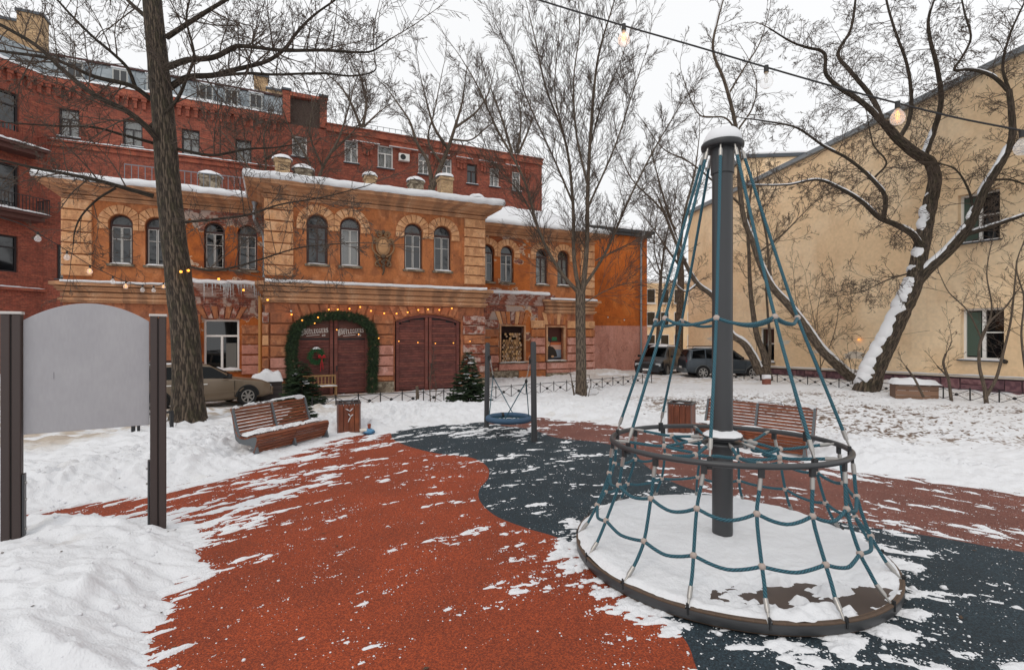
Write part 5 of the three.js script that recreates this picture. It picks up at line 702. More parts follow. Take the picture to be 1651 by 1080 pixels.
  mesh('pole', new THREE.CylinderGeometry(0.107, 0.107, 4.4, 36, 1), M.steel, C).position.y = 2.24; 
  mesh('pole_sleeve', new THREE.LatheGeometry([[0.107, 4.16], [0.118, 4.16], [0.121, 4.165], [0.121, 4.44], [0.107, 4.44]].map((p) => new THREE.Vector2(...p)), 32), M.steel, C);
  mesh('cap', new THREE.LatheGeometry([[0, 4.43], [0.2, 4.43], [0.218, 4.44], [0.222, 4.46], [0.222, 4.485], [0.21, 4.5], [0, 4.52]].map((p) => new THREE.Vector2(...p)), 40), M.steelDark, C);
  { const g = new THREE.LatheGeometry([[0.19, 4.495], [0.2, 4.53], [0.19, 4.57], [0.175, 4.6], [0.14, 4.635], [0.08, 4.655], [0, 4.66]].map((p) => new THREE.Vector2(...p)), 28); const P = g.attributes.position; for (let k = 0; k < P.count; k++) { P.setX(k, P.getX(k) * (0.95 + 0.1 * vnoise(P.getZ(k) * 9 + 4, P.getY(k) * 30))); P.setY(k, P.getY(k) + 0.012 * (vnoise(P.getX(k) * 14, P.getZ(k) * 14) - 0.5) + P.getX(k) * 0.05); } g.computeVertexNormals(); mesh('cap_snow', g, M.snowPlain, C); }
  const RR = 1.19, RY = 1.225;
  { const p = []; for (let k = 0; k <= 96; k++) p.push(tilt(at(k / 96 * 360, RR, RY))); mesh('hand_ring', new Build().tube(p, 0.028, 12, false).geo(), M.steel, C); }
  mesh('hub', new THREE.LatheGeometry([[0.107, 1.2], [0.2, 1.2], [0.215, 1.205], [0.215, 1.225], [0.2, 1.23], [0.13, 1.235], [0.13, 1.275], [0.2, 1.28], [0.212, 1.285], [0.212, 1.3], [0.2, 1.305], [0.107, 1.31]].map((p) => new THREE.Vector2(...p)), 32), M.steel, C);
  { const g = new THREE.LatheGeometry([[0.107, 1.36], [0.14, 1.345], [0.19, 1.325], [0.205, 1.303]].map((p) => new THREE.Vector2(...p)), 28); const P = g.attributes.position; for (let k = 0; k < P.count; k++) P.setY(k, P.getY(k) + 0.02 * (vnoise(P.getX(k) * 20, P.getZ(k) * 20) - 0.5)); g.computeVertexNormals(); mesh('hub_snow', g, M.snowPlain, C); }
  const rope = (name, pts, n = 10, rad = 0.0165) => mesh(name, new Build().tube(n ? splinePts(pts, n) : pts, rad, 8, true, 8).geo(), M.rope, C);
  const clampAt = (p, dir, L = 0.1, rad = 0.021) => { const b = new Build(); const q = p.clone().addScaledVector(dir, L); b.tube([p, p.clone().addScaledVector(dir, L * 0.8), q], [rad, rad, rad * 0.8], 8); b.tube([q, q.clone().addScaledVector(dir, 0.06)], 0.011, 6); return mesh('rope_clamp', b.geo(), M.zinc, C); };
  const nodeGeo = new THREE.SphereGeometry(0.031, 12, 9); const node = (p) => { const m = mesh('knot_ball', nodeGeo, M.node, C); m.position.copy(p); return m; };
  const lug = boxGeo(0.05, 0.11, 0.03, 0, 0, 0);
  // upper ropes from the cap to the ring
  const upN = [];
  for (const a of UP) {
    const t = at(a, 0.19, 4.42), nd = tilt(at(a + (r() - 0.5) * 3, 0.72, 2.57 + (r() - 0.5) * 0.03)), e = tilt(at(a, RR - 0.02, RY + 0.05)), d0 = nd.clone().sub(t).normalize(), d1 = nd.clone().sub(e).normalize();
    clampAt(t.clone().addScaledVector(d0, 0.13), d0.clone().negate(), 0.09); const top = t.clone().addScaledVector(d0, 0.13), bot = e.clone().addScaledVector(d1, 0.17); clampAt(bot, d1.clone().negate(), 0.1);
    rope('upper_rope', [top, top.clone().lerp(nd, 0.5).add(at(a, -0.006, 0)), nd, nd.clone().lerp(bot, 0.35).add(at(a + 60, 0.02 * (r() - 0.5), 0)), bot], 14); node(nd); upN.push(nd);
    const m = mesh('ring_lug', lug, M.steelDark, C); m.position.copy(e).add(V3(0, -0.05, 0)); m.rotation.y = a * Math.PI / 180 + Math.PI / 2;
  }
  const hoop = (name, A, B, sag, out = 0) => { const m = A.clone().lerp(B, 0.5), rd = Math.hypot(m.x, m.z) || 1; m.x += m.x / rd * out; m.z += m.z / rd * out; const q1 = A.clone().lerp(m, 0.5), q2 = B.clone().lerp(m, 0.5); m.y -= sag; q1.y -= sag * 0.72; q2.y -= sag * 0.72; rope(name, [A, q1, m, q2, B], 10); };
  upN.forEach((p, k) => hoop('upper_hoop', p, upN[(k + 1) % 8], 0.07, 0.06));
  // lower net between ring and platform
  const n1 = [], n2 = [];
  for (const a of LOW) {
    const w = (r() - 0.5) * 4, e = tilt(at(a + 2.5, RR, RY - 0.05)), A = tilt(at(a + w * 0.6, 1.215 + 0.03 * r(), 0.83 + (r() - 0.5) * 0.03)), B = at(a + w, 1.33 + 0.03 * r(), 0.47 + (r() - 0.5) * 0.03), f = at(a, R - 0.03, 0.135), d1 = A.clone().sub(e).normalize(), d2 = B.clone().sub(f).normalize(); d2.y *= 0.75; d2.normalize();
    const top = e.clone().addScaledVector(d1, 0.15), bot = f.clone().addScaledVector(d2, 0.15); clampAt(top, d1.clone().negate(), 0.1); clampAt(bot, d2.clone().negate(), 0.1);
    rope('lower_rope', [top, A, B, B.clone().lerp(bot, 0.5).add(at(a + 20, 0.01, -0.022)), bot], 16); node(A); node(B); n1.push(A); n2.push(B);
    const m = mesh('ring_lug', lug, M.steelDark, C); m.position.copy(e).add(V3(0, 0.01, 0)); m.rotation.y = a * Math.PI / 180 + Math.PI / 2; const sh = mesh('rim_shackle', boxGeo(0.014, 0.09, 0.03, 0, 0, 0), M.steelDark, C); sh.position.copy(at(a, R + 0.0, 0.115));
  }
  n1.forEach((p, k) => hoop('lower_hoop', p, n1[(k + 1) % 16], 0.035 + 0.04 * r(), 0.03)); n2.forEach((p, k) => hoop('lower_hoop', p, n2[(k + 1) % 16], 0.03 + 0.04 * r(), 0.04));
  // inner star between hub and ring
  const n3 = [];
  for (const a of UP) { const q = a + 22.5, h = at(q, 0.23, 1.25), N = at(q + (r() - 0.5) * 8, 0.62, 1.2 - 0.05 * r()), e = tilt(at(q, RR - 0.03, RY)), d0 = N.clone().sub(h).normalize(), d1 = N.clone().sub(e).normalize(); const s0 = h.clone().addScaledVector(d0, 0.14), s1 = e.clone().addScaledVector(d1, 0.14); clampAt(s0, d0.clone().negate(), 0.1); clampAt(s1, d1.clone().negate(), 0.1); rope('inner_rope', [s0, N, s1], 8); node(N); n3.push(N); }
  n3.forEach((p, k) => hoop('inner_hoop', p, n3[(k + 1) % 8], 0.03 + 0.04 * r(), -0.16));
}
// ---------------------------------------------------------------- basket swing
{
  const A = V3(-0.63, 0, -13.2), B = V3(0.48, 0, -11.5), mid = A.clone().lerp(B, 0.5), S = thing('basket_swing', 'blue rope-wrapped basket swing hung between two grey steel posts', 'swing', mid.x, mid.z, 0);
  const rel = (p) => p.clone().sub(mid).setY(p.y);
  const post = (q, h, lean) => { const p = rel(q); const b = new Build().tube([V3(p.x - lean, -0.1, p.z), V3(p.x, h - 0.04, p.z), V3(p.x + 0.002, h, p.z)], [0.066, 0.064, 0.045], 12); mesh('post', b.geo(), M.steel, S); };
  post(A, 2.2, 0.03); post(B, 2.25, -0.02);
  const c = V3(0, 0.39, 0), ring = new THREE.TorusGeometry(0.5, 0.068, 14, 44); ring.rotateX(Math.PI / 2); const P = ring.attributes.uv; for (let k = 0; k < P.count; k++) P.setXY(k, P.getY(k) * 1, P.getX(k) * 60);
  mesh('basket_ring', ring, mapped(texture(64, 64, (u, v, o) => { const t = Math.abs(((u * 3 + v * 4) % 1) - 0.5) * 2; mix3(o, [42, 66, 92], [86, 118, 146], t); }), 0.8, { bumpMap: ropeBump, bumpScale: 0.006 }), S).position.copy(c);
  mesh('grip_band', (() => { const g = new THREE.TorusGeometry(0.5, 0.073, 12, 4, 0.16); g.rotateX(Math.PI / 2); g.rotateY(2.0); return g; })(), M.black, S).position.copy(c); 
  const net = new Build(); for (let k = -4; k <= 4; k++) { const h = Math.sqrt(Math.max(0, 0.46 * 0.46 - k * k * 0.01)); net.tube(splinePts([V3(k * 0.1, 0.38, -h), V3(k * 0.1, 0.31, 0), V3(k * 0.1, 0.38, h)], 8), 0.008, 5); net.tube(splinePts([V3(-h, 0.38, k * 0.1), V3(0, 0.315, k * 0.1), V3(h, 0.38, k * 0.1)], 8), 0.008, 5); } mesh('net', net.geo(), M.rope, S);
  for (const [q, sd] of [[A, 1], [B, -1]]) {
    const p = rel(q), dir = V3(-p.x, 0, -p.z).normalize(), br = V3(p.x, 1.82, p.z).addScaledVector(dir, 0.12), j = V3(p.x, 1.34, p.z).addScaledVector(dir, 0.28);
    mesh('bracket', (() => { const b = new Build(); b.tube([V3(p.x, 1.84, p.z), br.clone().add(V3(0, 0.02, 0))], 0.035, 8); b.tube([br.clone().add(V3(0, 0.05, 0)), br.clone().add(V3(0, -0.08, 0))], 0.03, 8); return b.geo(); })(), M.black, S);
    const ch = new Build(); for (let k = 0; k < 11; k++) { const t = br.clone().lerp(j, (k + 0.6) / 11.5), g = new THREE.TorusGeometry(0.019, 0.006, 5, 8); g.scale(0.75, 1.5, 1); g.rotateY(k % 2 ? 1.57 : 0); g.translate(t.x, t.y, t.z); ch.add(g); } mesh('chain', ch.geo(), M.zinc, S);
    mesh('coupling', new Build().ball(j.x, j.y, j.z, 0.035, 8, 6, 1.5).geo(), M.black, S);
    const perp = V3(-dir.z, 0, dir.x); for (const s of [-1, 1]) { const e = c.clone().addScaledVector(dir, -0.33).addScaledVector(perp, s * 0.36); mesh('hanger_rope', new Build().tube([j, e], 0.012, 6, true, 8).geo(), sd > 0 && s > 0 ? M.rope : M.rope, S); }
  }
}
// ---------------------------------------------------------------- benches
function bench(name, label, x, z, turn, len, seed) {
  const B = thing(name, label, 'bench', x, -z, turn, 'slatted wooden benches by the rubber paving'), r = rngOf(seed);
  // profile in (out, up): apron foot, apron top, seat, back
  const prof = [[-0.10, 0.06], [-0.035, 0.22], [0.0, 0.36], [-0.02, 0.415], [-0.10, 0.425], [-0.24, 0.385], [-0.38, 0.355], [-0.5, 0.375], [-0.57, 0.46], [-0.62, 0.6], [-0.665, 0.76], [-0.72, 0.93]].map((p) => V3(p[0], p[1], 0)), cv = new THREE.CatmullRomCurve3(prof, false, 'centripetal'), L = cv.getLength(), n = Math.round(L / 0.068);
  for (let k = 0; k < n; k++) { const u = (k + 0.5) / n, p = cv.getPointAt(u), t = cv.getTangentAt(u), ang = Math.atan2(t.y, t.x), top = k === n - 1; for (const h of [0, 1]) { const g = bevelBox(len / 2 - 0.004, 0.052, top ? 0.045 : 0.03, 0.005); shiftUv(g, r() * 3, r() * 3); const m = mesh('slat', g, M.benchWood[Math.floor(r() * 3)], B); m.position.set(len * (h ? 0.75 : 0.25), p.y + 0.016 * Math.cos(ang), p.x - 0.016 * Math.sin(ang)); m.rotation.x = -(ang - Math.PI / 2) ; m.rotation.order = 'YXZ'; } }
  const side = [[-0.12, 0], [-0.02, 0], [0.0, 0.05], [-0.05, 0.22], [-0.015, 0.35], [-0.05, 0.39], [-0.12, 0.4], [-0.25, 0.36], [-0.39, 0.33], [-0.49, 0.345], [-0.545, 0.45], [-0.6, 0.61], [-0.69, 0.92], [-0.735, 0.92], [-0.69, 0.7], [-0.64, 0.45], [-0.6, 0.3], [-0.5, 0.235], [-0.36, 0.22], [-0.2, 0.215], [-0.13, 0.17], [-0.145, 0.08], [-0.2, 0.0]];
  for (const px of [0.03, len / 2, len - 0.03]) { const g = polyGeo(side.map(([a, b]) => [-a - 0.02, b]).reverse(), 0.045); g.rotateY(Math.PI / 2); const m = mesh('side_frame', g, std(0x5b6064, 0.6), B); m.position.set(px - 0.022, 0, -0.02); }
  // snow lying on the seat and on top of the back, worn through in places
  const nx = 70, nz = 16, b = new Build(), id = []; const up = (v) => { const p = cv.getPointAt(0.335 + 0.27 * v); return p; };
  for (let j = 0; j <= nz; j++) for (let i = 0; i <= nx; i++) { const u = i / nx, v = j / nz, p = up(v), m = fbm(u * 6 + seed, v * 2.2 + 3, 4), e = Math.pow(Math.sin(Math.PI * v), 0.5) * smooth(0, 0.05, u) * smooth(1, 0.93, u), h = (0.10 * m + 0.03) * e - 0.05 * smooth(0.56, 0.42, m); b.vert(lerp(0.05, len - 0.05, u), p.y + 0.022 + h, p.x, 0, 1, 0, u * len, v); id.push(h); }
  for (let j = 0; j < nz; j++) for (let i = 0; i < nx; i++) { const a = j * (nx + 1) + i, q = [a, a + 1, a + nx + 2, a + nx + 1]; if (q.filter((k) => id[k] > 0.004).length < 2) continue; b.i.push(q[0], q[1], q[2], q[0], q[2], q[3]); } const g = b.geo(); g.computeVertexNormals(); mesh('seat_snow', g, M.snow, B);
  const tb = new Build(), tp = cv.getPointAt(1), tid = []; for (let j = 0; j <= 4; j++) for (let i = 0; i <= 60; i++) { const u = i / 60, m = fbm(u * 9 + seed * 2, j * 0.4, 3), h = (0.03 + 0.05 * m) * Math.sin(Math.PI * (0.12 + 0.76 * j / 4)) - 0.05 * smooth(0.5, 0.38, m) - 0.03 * smooth(0.06, 0, Math.min(u, 1 - u)); tid.push(h); tb.vert(lerp(0.02, len - 0.02, u), tp.y + 0.012 + h, tp.x - 0.05 + 0.075 * j / 4, 0, 1, 0, u, j); } for (let j = 0; j < 4; j++) for (let i = 0; i < 60; i++) { const a = j * 61 + i; if (tid[a] < 0 && tid[a + 1] < 0 && tid[a + 61] < 0) continue; tb.i.push(a, a + 61, a + 62, a, a + 62, a + 1); } const tg = tb.geo(); tg.computeVertexNormals(); mesh('back_snow', tg, M.snow, B);
  return B;
}
bench('slatted_bench', 'snowy slatted wooden bench left of the red paving, near the big tree', -4.98, 10.0, Math.atan2(0.93, 0.37), 2.0, 81);
bench('slatted_bench', 'slatted wooden bench seen behind the rope carousel', 4.05, 11.45, -Math.atan2(0.72, 0.69), 2.28, 87);
// ---------------------------------------------------------------- litter bins
function bin(label, x, z, turn, w, h, seed) {
  const B = thing('litter_bin', label, 'litter bin', x, -z, turn, 'wood-clad litter bins'), r = rngOf(seed);
  const n = 4; const sw = w / n; for (let f = 0; f < 4; f++) for (let k = 0; k < n; k++) { const g = bevelBox(sw - 0.008, h - 0.06, 0.025, 0.004); shiftUv(g, r() * 2, r() * 2); const m = mesh('slat', g, M.binWood[Math.floor(r() * 2)], B); const o = -w / 2 + sw * (k + 0.5), d = w / 2 + 0.005; m.position.set(f === 0 ? o : f === 2 ? -o : f === 1 ? d : -d, h / 2 + 0.01, f === 0 ? d : f === 2 ? -d : o); m.rotation.y = f * Math.PI / 2; const sc = mesh('screw', boxGeo(0.012, 0.012, 0.008, 0, h / 2 - 0.06, 0.016), M.zinc, m); }
  for (const [a, b] of [[1, 1], [1, -1], [-1, 1], [-1, -1]]) put(mesh('corner_post', bevelBox(0.03, h - 0.02, 0.03, 0.006), std(0x6f5a56, 0.5), B), a * (w / 2 + 0.008), h / 2, b * (w / 2 + 0.008));
  mesh('top_rim', new Build().box(w + 0.06, 0.035, 0.05, 0, h - 0.012, w / 2 - 0.005).box(w + 0.06, 0.035, 0.05, 0, h - 0.012, -w / 2 + 0.005).box(0.05, 0.035, w - 0.06, w / 2 + 0.005, h - 0.012, 0).box(0.05, 0.035, w - 0.06, -w / 2 - 0.005, h - 0.012, 0).geo(), M.steel, B);
  mesh('liner', boxGeo(w - 0.04, h - 0.12, w - 0.04, 0, h / 2 - 0.02, 0), M.black, B); snowStrip(B, -w / 2 + 0.03, w / 2 - 0.03, h - 0.1, -w / 2 + 0.03, w / 2 - 0.03, 0.08); return B;
}
{
  const b1 = bin('wooden litter bin with snow stuck to its front, beside the left bench', -4.03, 12.6, 0.35, 0.5, 0.76, 91);
  const st = new Build(); for (const [x0, y0, x1, y1] of [[-0.08, 0.62, 0.02, 0.56], [0.02, 0.56, 0.1, 0.63], [-0.02, 0.5, 0.04, 0.43], [0.1, 0.48, 0.04, 0.43], [0.04, 0.43, -0.02, 0.3]]) st.tube([V3(x0, y0, 0.274), V3((x0 + x1) / 2, (y0 + y1) / 2 + 0.006, 0.276), V3(x1, y1, 0.274)], [0.006, 0.014, 0.006], 5); mesh('stuck_snow', st.geo(), M.snow, b1);
  bin('wooden litter bin behind the rope carousel, beside the farther bench', 4.15, 12.5, -0.5, 0.52, 0.76, 93);
  const lt = thing('litter_bag', 'crumpled blue and white plastic packet on the ground beside the litter bin', 'litter', -3.47, -12.35, 0); const crumple = (rx, ry, rz, sd) => { const g = new THREE.SphereGeometry(1, 14, 10), P = g.attributes.position; for (let k = 0; k < P.count; k++) { const q = 0.7 + 0.6 * vnoise(P.getX(k) * 2.6 + sd, P.getY(k) * 2.6 + P.getZ(k) * 2.1); P.setXYZ(k, P.getX(k) * rx * q, P.getY(k) * ry * q, P.getZ(k) * rz * q); } g.computeVertexNormals(); return g; };
  mesh('blue_packet', crumple(0.16, 0.07, 0.1, 3), std(0x4f86ad, 0.4), lt).position.y = 0.07; mesh('white_packet', crumple(0.1, 0.05, 0.08, 8), std(0xd8d4cc, 0.5), lt).position.set(-0.1, 0.1, 0.02); mesh('cup', new THREE.CylinderGeometry(0.045, 0.032, 0.12, 12), std(0x8a4a34, 0.6), lt).position.set(0.02, 0.19, 0);
}
// ---------------------------------------------------------------- blank information board
{
  const ang = Math.atan2(0.7, 1.09), S = thing('information_board', 'blank grey arched information board between two dark brown posts in the snow', 'notice board', -5.38, -5.5, ang), L = 1.295, brown = std(0x3c302d, 0.55), grey = std(0x9b999b, 0.5);
  for (const x of [0, L]) {
    const h = 2.62; put(mesh('post', bevelBox(0.075, h, 0.12, 0.008), brown, S), x - 0.043, h / 2, 0); put(mesh('post', bevelBox(0.075, h, 0.12, 0.008), brown, S), x + 0.043, h / 2, 0); put(mesh('post_spine', boxGeo(0.03, h - 0.02, 0.08, 0, 0, 0), M.black, S), x, h / 2 - 0.01, 0); put(mesh('post_cap', bevelBox(0.18, 0.03, 0.14, 0.01), std(0xb9b4b0, 0.6), S), x, h + 0.016, 0);
    const s = x ? -1 : 1; put(mesh('ground_bracket', bevelBox(0.02, 0.95, 0.1, 0.004), M.steel, S), x + s * 0.095, 0.42, 0.0); for (const y of [0.3, 0.62, 0.8]) { const bt = mesh('bolt', new THREE.CylinderGeometry(0.014, 0.014, 0.02, 6), M.zinc, S); bt.rotation.z = Math.PI / 2; bt.position.set(x + s * 0.112, y, 0.02); }
  }
  const pts = [[0.088, 1.32], [L - 0.088, 1.32]]; for (let k = 0; k <= 20; k++) { const u = 1 - 2 * k / 20; pts.push([L / 2 + u * (L / 2 - 0.088), 2.56 + 0.2 * (1 - u * u)]); }
  const bd = mesh('board', polyGeo(pts, 0.022, 0.004), mapped(texture(256, 256, (u, v, o) => { const n = fbm(u * 5, v * 5, 4, 5), f = fbm(u * 90, v * 20, 2, 90, 20); mix3(o, [150, 148, 152], [160, 158, 161], n); mul3(o, 0.98 + 0.04 * f); }, true, 0.7), 0.42), S); bd.position.z = -0.012;
  put(mesh('scratch', boxGeo(0.004, 0.075, 0.002, 0, 0, 0), std(0x77757a, 0.6), S), 0.34, 1.95, 0.0115);
}
{ // low guard rail in the snow beyond the board
  const a = shot(192, 716, 11.2), R = thing('guard_rail', 'short low dark steel guard rail in the snow behind the board', 'railing', -8.45, -11.4, 0.9); for (const x of [0, 0.75]) put(mesh('post', boxGeo(0.07, 0.6, 0.05, 0, 0, 0), M.steelDark, R), x, 0.3, 0); put(mesh('top_bar', boxGeo(0.82, 0.05, 0.05, 0, 0, 0), M.steelDark, R), 0.375, 0.6, 0); put(mesh('post', boxGeo(0.05, 0.56, 0.04, 0, 0, 0), M.steelDark, R), 0.1, 0.28, 0);
}
// ---------------------------------------------------------------- parked cars
function car(name, label, x, z, heading, st, o) {        // st: stations [along, bottom, belt, roof, halfWidth, roofHalf]; heading: [dx, dDepth] of the nose
  const C = thing(name, label, 'car', x, -z, Math.atan2(heading[1], heading[0]), 'cars parked in the yard');
  const paint = new THREE.MeshPhysicalMaterial({ color: o.paint, roughness: 0.42, metalness: 0.35, clearcoat: 0.5, clearcoatRoughness: 0.25 }), NS = 44, S = [];
  const cr = new THREE.CatmullRomCurve3(st.map((s) => V3(s[0], s[2], s[3])), false, 'centripetal'), xs = st.map((s) => s[0]);
  const at = (xx) => { let k = 0; while (k < xs.length - 2 && xx > xs[k + 1]) k++; const t = Math.max(0, Math.min(1, (xx - xs[k]) / (xs[k + 1] - xs[k]))); return st[k].map((v, j) => lerp(v, st[k + 1][j], t)); };
  const ring = (s) => { const [X, yb, bt, rf, w, wr] = s, up = Math.max(rf - bt, 0.012), m = yb + (bt - yb) * 0.45; return [[0, yb], [w * 0.86, yb], [w * 0.97, yb + 0.1], [w, m], [w * 0.985, bt - 0.06], [w * 0.95, bt], [lerp(w * 0.95, wr, 0.92), bt + up * 0.9], [wr * 0.88, bt + up], [wr * 0.5, bt + up + 0.012], [0, bt + up + 0.018]].map(([a, b]) => [X, b, a]); };
  const X0 = xs[0], X1 = xs[xs.length - 1]; const half = []; const stX = []; for (let k = 0; k <= NS; k++) stX.push(lerp(X0, X1, k / NS)); for (const q of xs) stX.push(q); stX.sort((a, b) => a - b);
  const b = new Build(), R = stX.map((q) => { const h = ring(at(q)); return [...h.map((p) => V3(p[0], p[1], p[2])), ...h.slice(1, -1).reverse().map((p) => V3(p[0], p[1], -p[2]))]; }), m = R[0].length;
  for (const q of R) for (const p of q) b.vert(p.x, p.y, p.z, 0, 1, 0, p.x, p.y); for (let k = 0; k < R.length - 1; k++) for (let j = 0; j < m; j++) { const j2 = (j + 1) % m, a = k * m + j, c = k * m + j2; b.i.push(a, c, c + m, a, c + m, a + m); }
  for (const [k, f] of [[0, 1], [R.length - 1, -1]]) for (let j = 1; j < m - 1; j++) f > 0 ? b.i.push(k * m, k * m + j + 1, k * m + j) : b.i.push(k * m, k * m + j, k * m + j + 1);
  const g = b.geo(); g.computeVertexNormals(); mesh('body', g, paint, C);
  const pane = (xa, xb, v0, v1, sd, name2 = 'side_window', slope = [0, 0]) => { const bb = new Build(), n = 6; const pt = (q, v, sh) => { const s = at(q + sh), up = s[3] - s[2]; return V3(q + sh, s[2] + up * v, sd * (lerp(s[4] * 0.95, s[5], v) + 0.006)); }; for (let k = 0; k < n; k++) { const a = lerp(xa, xb, k / n), c = lerp(xa, xb, (k + 1) / n), sh = (q) => lerp(slope[0], slope[1], (q - xa) / (xb - xa)); const P = [pt(a, v0, 0), pt(c, v0, 0), pt(c, v1, sh(c)), pt(a, v1, sh(a))]; sd > 0 ? bb.quad(P[0], P[1], P[2], P[3]) : bb.quad(P[1], P[0], P[3], P[2]); } mesh(name2, bb.geo(), M.carGlass, C); };
  for (const sd of [-1, 1]) for (const [a, c, sl] of o.windows) pane(a, c, 0.1, 0.86, sd, 'side_window', sl);
  for (const [nm, xa, xb] of [['windscreen', o.wind[0], o.wind[1]], ['rear_window', o.rear[0], o.rear[1]]]) { const bb = new Build(), sA = at(xa), sB = at(xb), ya = sA[3] + 0.03, yb = sB[3] + 0.03, f = nm === 'windscreen' ? 1 : -1; const P = [V3(xa, ya, -sA[5] * 0.95), V3(xa, ya, sA[5] * 0.95), V3(xb, yb, sB[5] * 0.86), V3(xb, yb, -sB[5] * 0.86)]; P.forEach((p) => { p.x += f * 0.02; }); f > 0 ? bb.quad(P[1], P[0], P[3], P[2]) : bb.quad(P[0], P[1], P[2], P[3]); bb.quad(P[1], P[0], P[3], P[2]); mesh(nm, bb.geo(), M.carGlass, C); }
  const wr = o.wheel; for (const X of o.axles) for (const sd of [-1, 1]) {
    const s = at(X), wz = sd * (s[4] - 0.09); const ar = new THREE.TorusGeometry(wr + 0.05, 0.035, 6, 20, Math.PI); const a2 = mesh('wheel_arch', ar, o.arch ?? M.black, C); a2.position.set(X, wr, sd * (s[4] - 0.012)); const in2 = mesh('arch_inner', new THREE.CircleGeometry(wr + 0.05, 20, 0, Math.PI), M.rubberBlack, C); in2.position.set(X, wr, sd * (s[4] + 0.004)); if (sd < 0) in2.rotation.y = Math.PI;
    const w = mesh('wheel', new THREE.LatheGeometry([[0.12, -0.1], [wr - 0.03, -0.1], [wr, -0.07], [wr, 0.07], [wr - 0.03, 0.1], [wr * 0.68, 0.1], [wr * 0.66, 0.075], [0.05, 0.06]].map((p) => new THREE.Vector2(...p)), 26), M.rubberBlack, C); w.rotation.x = sd * Math.PI / 2; w.position.set(X, wr, wz + sd * 0.012);
    const rim = new Build(); for (let k = 0; k < 7; k++) { const a = k / 7 * 6.283; rim.box(0.05, 0.02, wr * 0.6, Math.sin(a) * wr * 0.34, 0.092, Math.cos(a) * wr * 0.34, 0, a, 0); } const rg = new THREE.TorusGeometry(wr * 0.64, 0.016, 6, 22); rg.rotateX(Math.PI / 2); rg.translate(0, 0.09, 0); rim.add(rg); const hb = new THREE.CylinderGeometry(0.06, 0.06, 0.03, 12); hb.translate(0, 0.09, 0); rim.add(hb); mesh('rim', rim.geo(), M.zinc, w);
  }
  const e0 = at(X0 + 0.06), e1 = at(X1 - 0.06);
  for (const sd of [-1, 1]) {
    put(mesh('tail_light', bevelBox(0.1, 0.22, 0.22, 0.03), std(0x8a1014, 0.25), C), X0 + 0.08, e0[2] - 0.12, sd * (e0[4] * 0.95 - 0.08)); put(mesh('headlight', bevelBox(0.26, 0.16, 0.32, 0.04), new THREE.MeshPhysicalMaterial({ color: 0xb9bec2, roughness: 0.12, clearcoat: 1 }), C), X1 - 0.14, e1[2] - 0.1, sd * (e1[4] * 0.9 - 0.12));
    const ms = at(o.mirror); put(mesh('mirror', bevelBox(0.12, 0.15, 0.2, 0.04), M.black, C), o.mirror, ms[2] + 0.1, sd * (ms[4] + 0.1)); for (const hx of o.handles) { const hs = at(hx); put(mesh('door_handle', bevelBox(0.17, 0.035, 0.035, 0.012), o.chrome ?? paint, C), hx, hs[2] - 0.13, sd * (hs[4] * 0.985 + 0.02)); }
    for (const dx of o.seams) { const ds = at(dx); put(mesh('door_seam', boxGeo(0.012, ds[2] - ds[1] - 0.16, 0.01, 0, 0, 0), M.black, C), dx, (ds[2] + ds[1]) / 2 + 0.02, sd * (ds[4] + 0.0015)); }
    const ra = at((o.rail[0] + o.rail[1]) / 2); mesh('roof_rail', tubeOf([V3(o.rail[0], ra[3] + 0.02, sd * ra[5] * 0.85), V3(o.rail[0] + 0.1, ra[3] + 0.075, sd * ra[5] * 0.85), V3(o.rail[1] - 0.1, ra[3] + 0.075, sd * ra[5] * 0.85), V3(o.rail[1], ra[3] + 0.02, sd * ra[5] * 0.85)], 0.018, 6), M.black, C);
    const trim = new Build(), q0 = o.axles[0] + wr + 0.1, q1 = o.axles[1] - wr - 0.1; trim.box(q1 - q0, 0.045, 0.03, (q0 + q1) / 2, 0.52, sd * (at((q0 + q1) / 2)[4] + 0.008)); mesh('side_moulding', trim.geo(), o.trim ?? paint, C); 
  }
  put(mesh('rear_bumper', bevelBox(0.22, 0.26, e0[4] * 1.9, 0.06), o.bumper ?? paint, C), X0 + 0.04, 0.46, 0); put(mesh('front_bumper', bevelBox(0.24, 0.28, e1[4] * 1.85, 0.07), o.bumper ?? paint, C), X1 - 0.04, 0.42, 0); put(mesh('number_plate', bevelBox(0.015, 0.11, 0.5, 0.004), M.white, C), X0 - 0.075, 0.62, 0); put(mesh('number_plate', bevelBox(0.015, 0.11, 0.5, 0.004), M.white, C), X1 + 0.085, 0.42, 0); put(mesh('grille', bevelBox(0.08, 0.26, 0.8, 0.03), M.black, C), X1 - 0.02, e1[2] - 0.16, 0);
  if (o.crossbars) for (const q of o.crossbars) { const s = at(q); put(mesh('roof_bar', bevelBox(0.06, 0.035, s[5] * 1.9, 0.01), M.zinc, C), q, s[3] + 0.12, 0); }
  if (o.snow) { const s = at((o.rail[0] + o.rail[1]) / 2); snowStrip(C, o.rail[0] + 0.05, o.rail[1] - 0.02, s[3] + 0.0, -s[5] * 0.8, s[5] * 0.8, o.snow); }
  return C;
}
const wagon = [[-2.25, 0.42, 0.86, 0.9, 0.72, 0.5], [-2.18, 0.3, 0.95, 1.05, 0.8, 0.56], [-1.95, 0.24, 0.98, 1.36, 0.85, 0.6], [-1.2, 0.22, 0.97, 1.46, 0.87, 0.62], [-0.3, 0.22, 0.95, 1.48, 0.87, 0.62], [0.25, 0.22, 0.94, 1.42, 0.87, 0.6], [1.0, 0.22, 0.93, 0.99, 0.86, 0.58], [1.2, 0.22, 0.9, 0.93, 0.86, 0.6], [1.9, 0.24, 0.8, 0.83, 0.82, 0.6], [2.15, 0.28, 0.7, 0.73, 0.74, 0.5], [2.25, 0.36, 0.6, 0.62, 0.62, 0.4]];
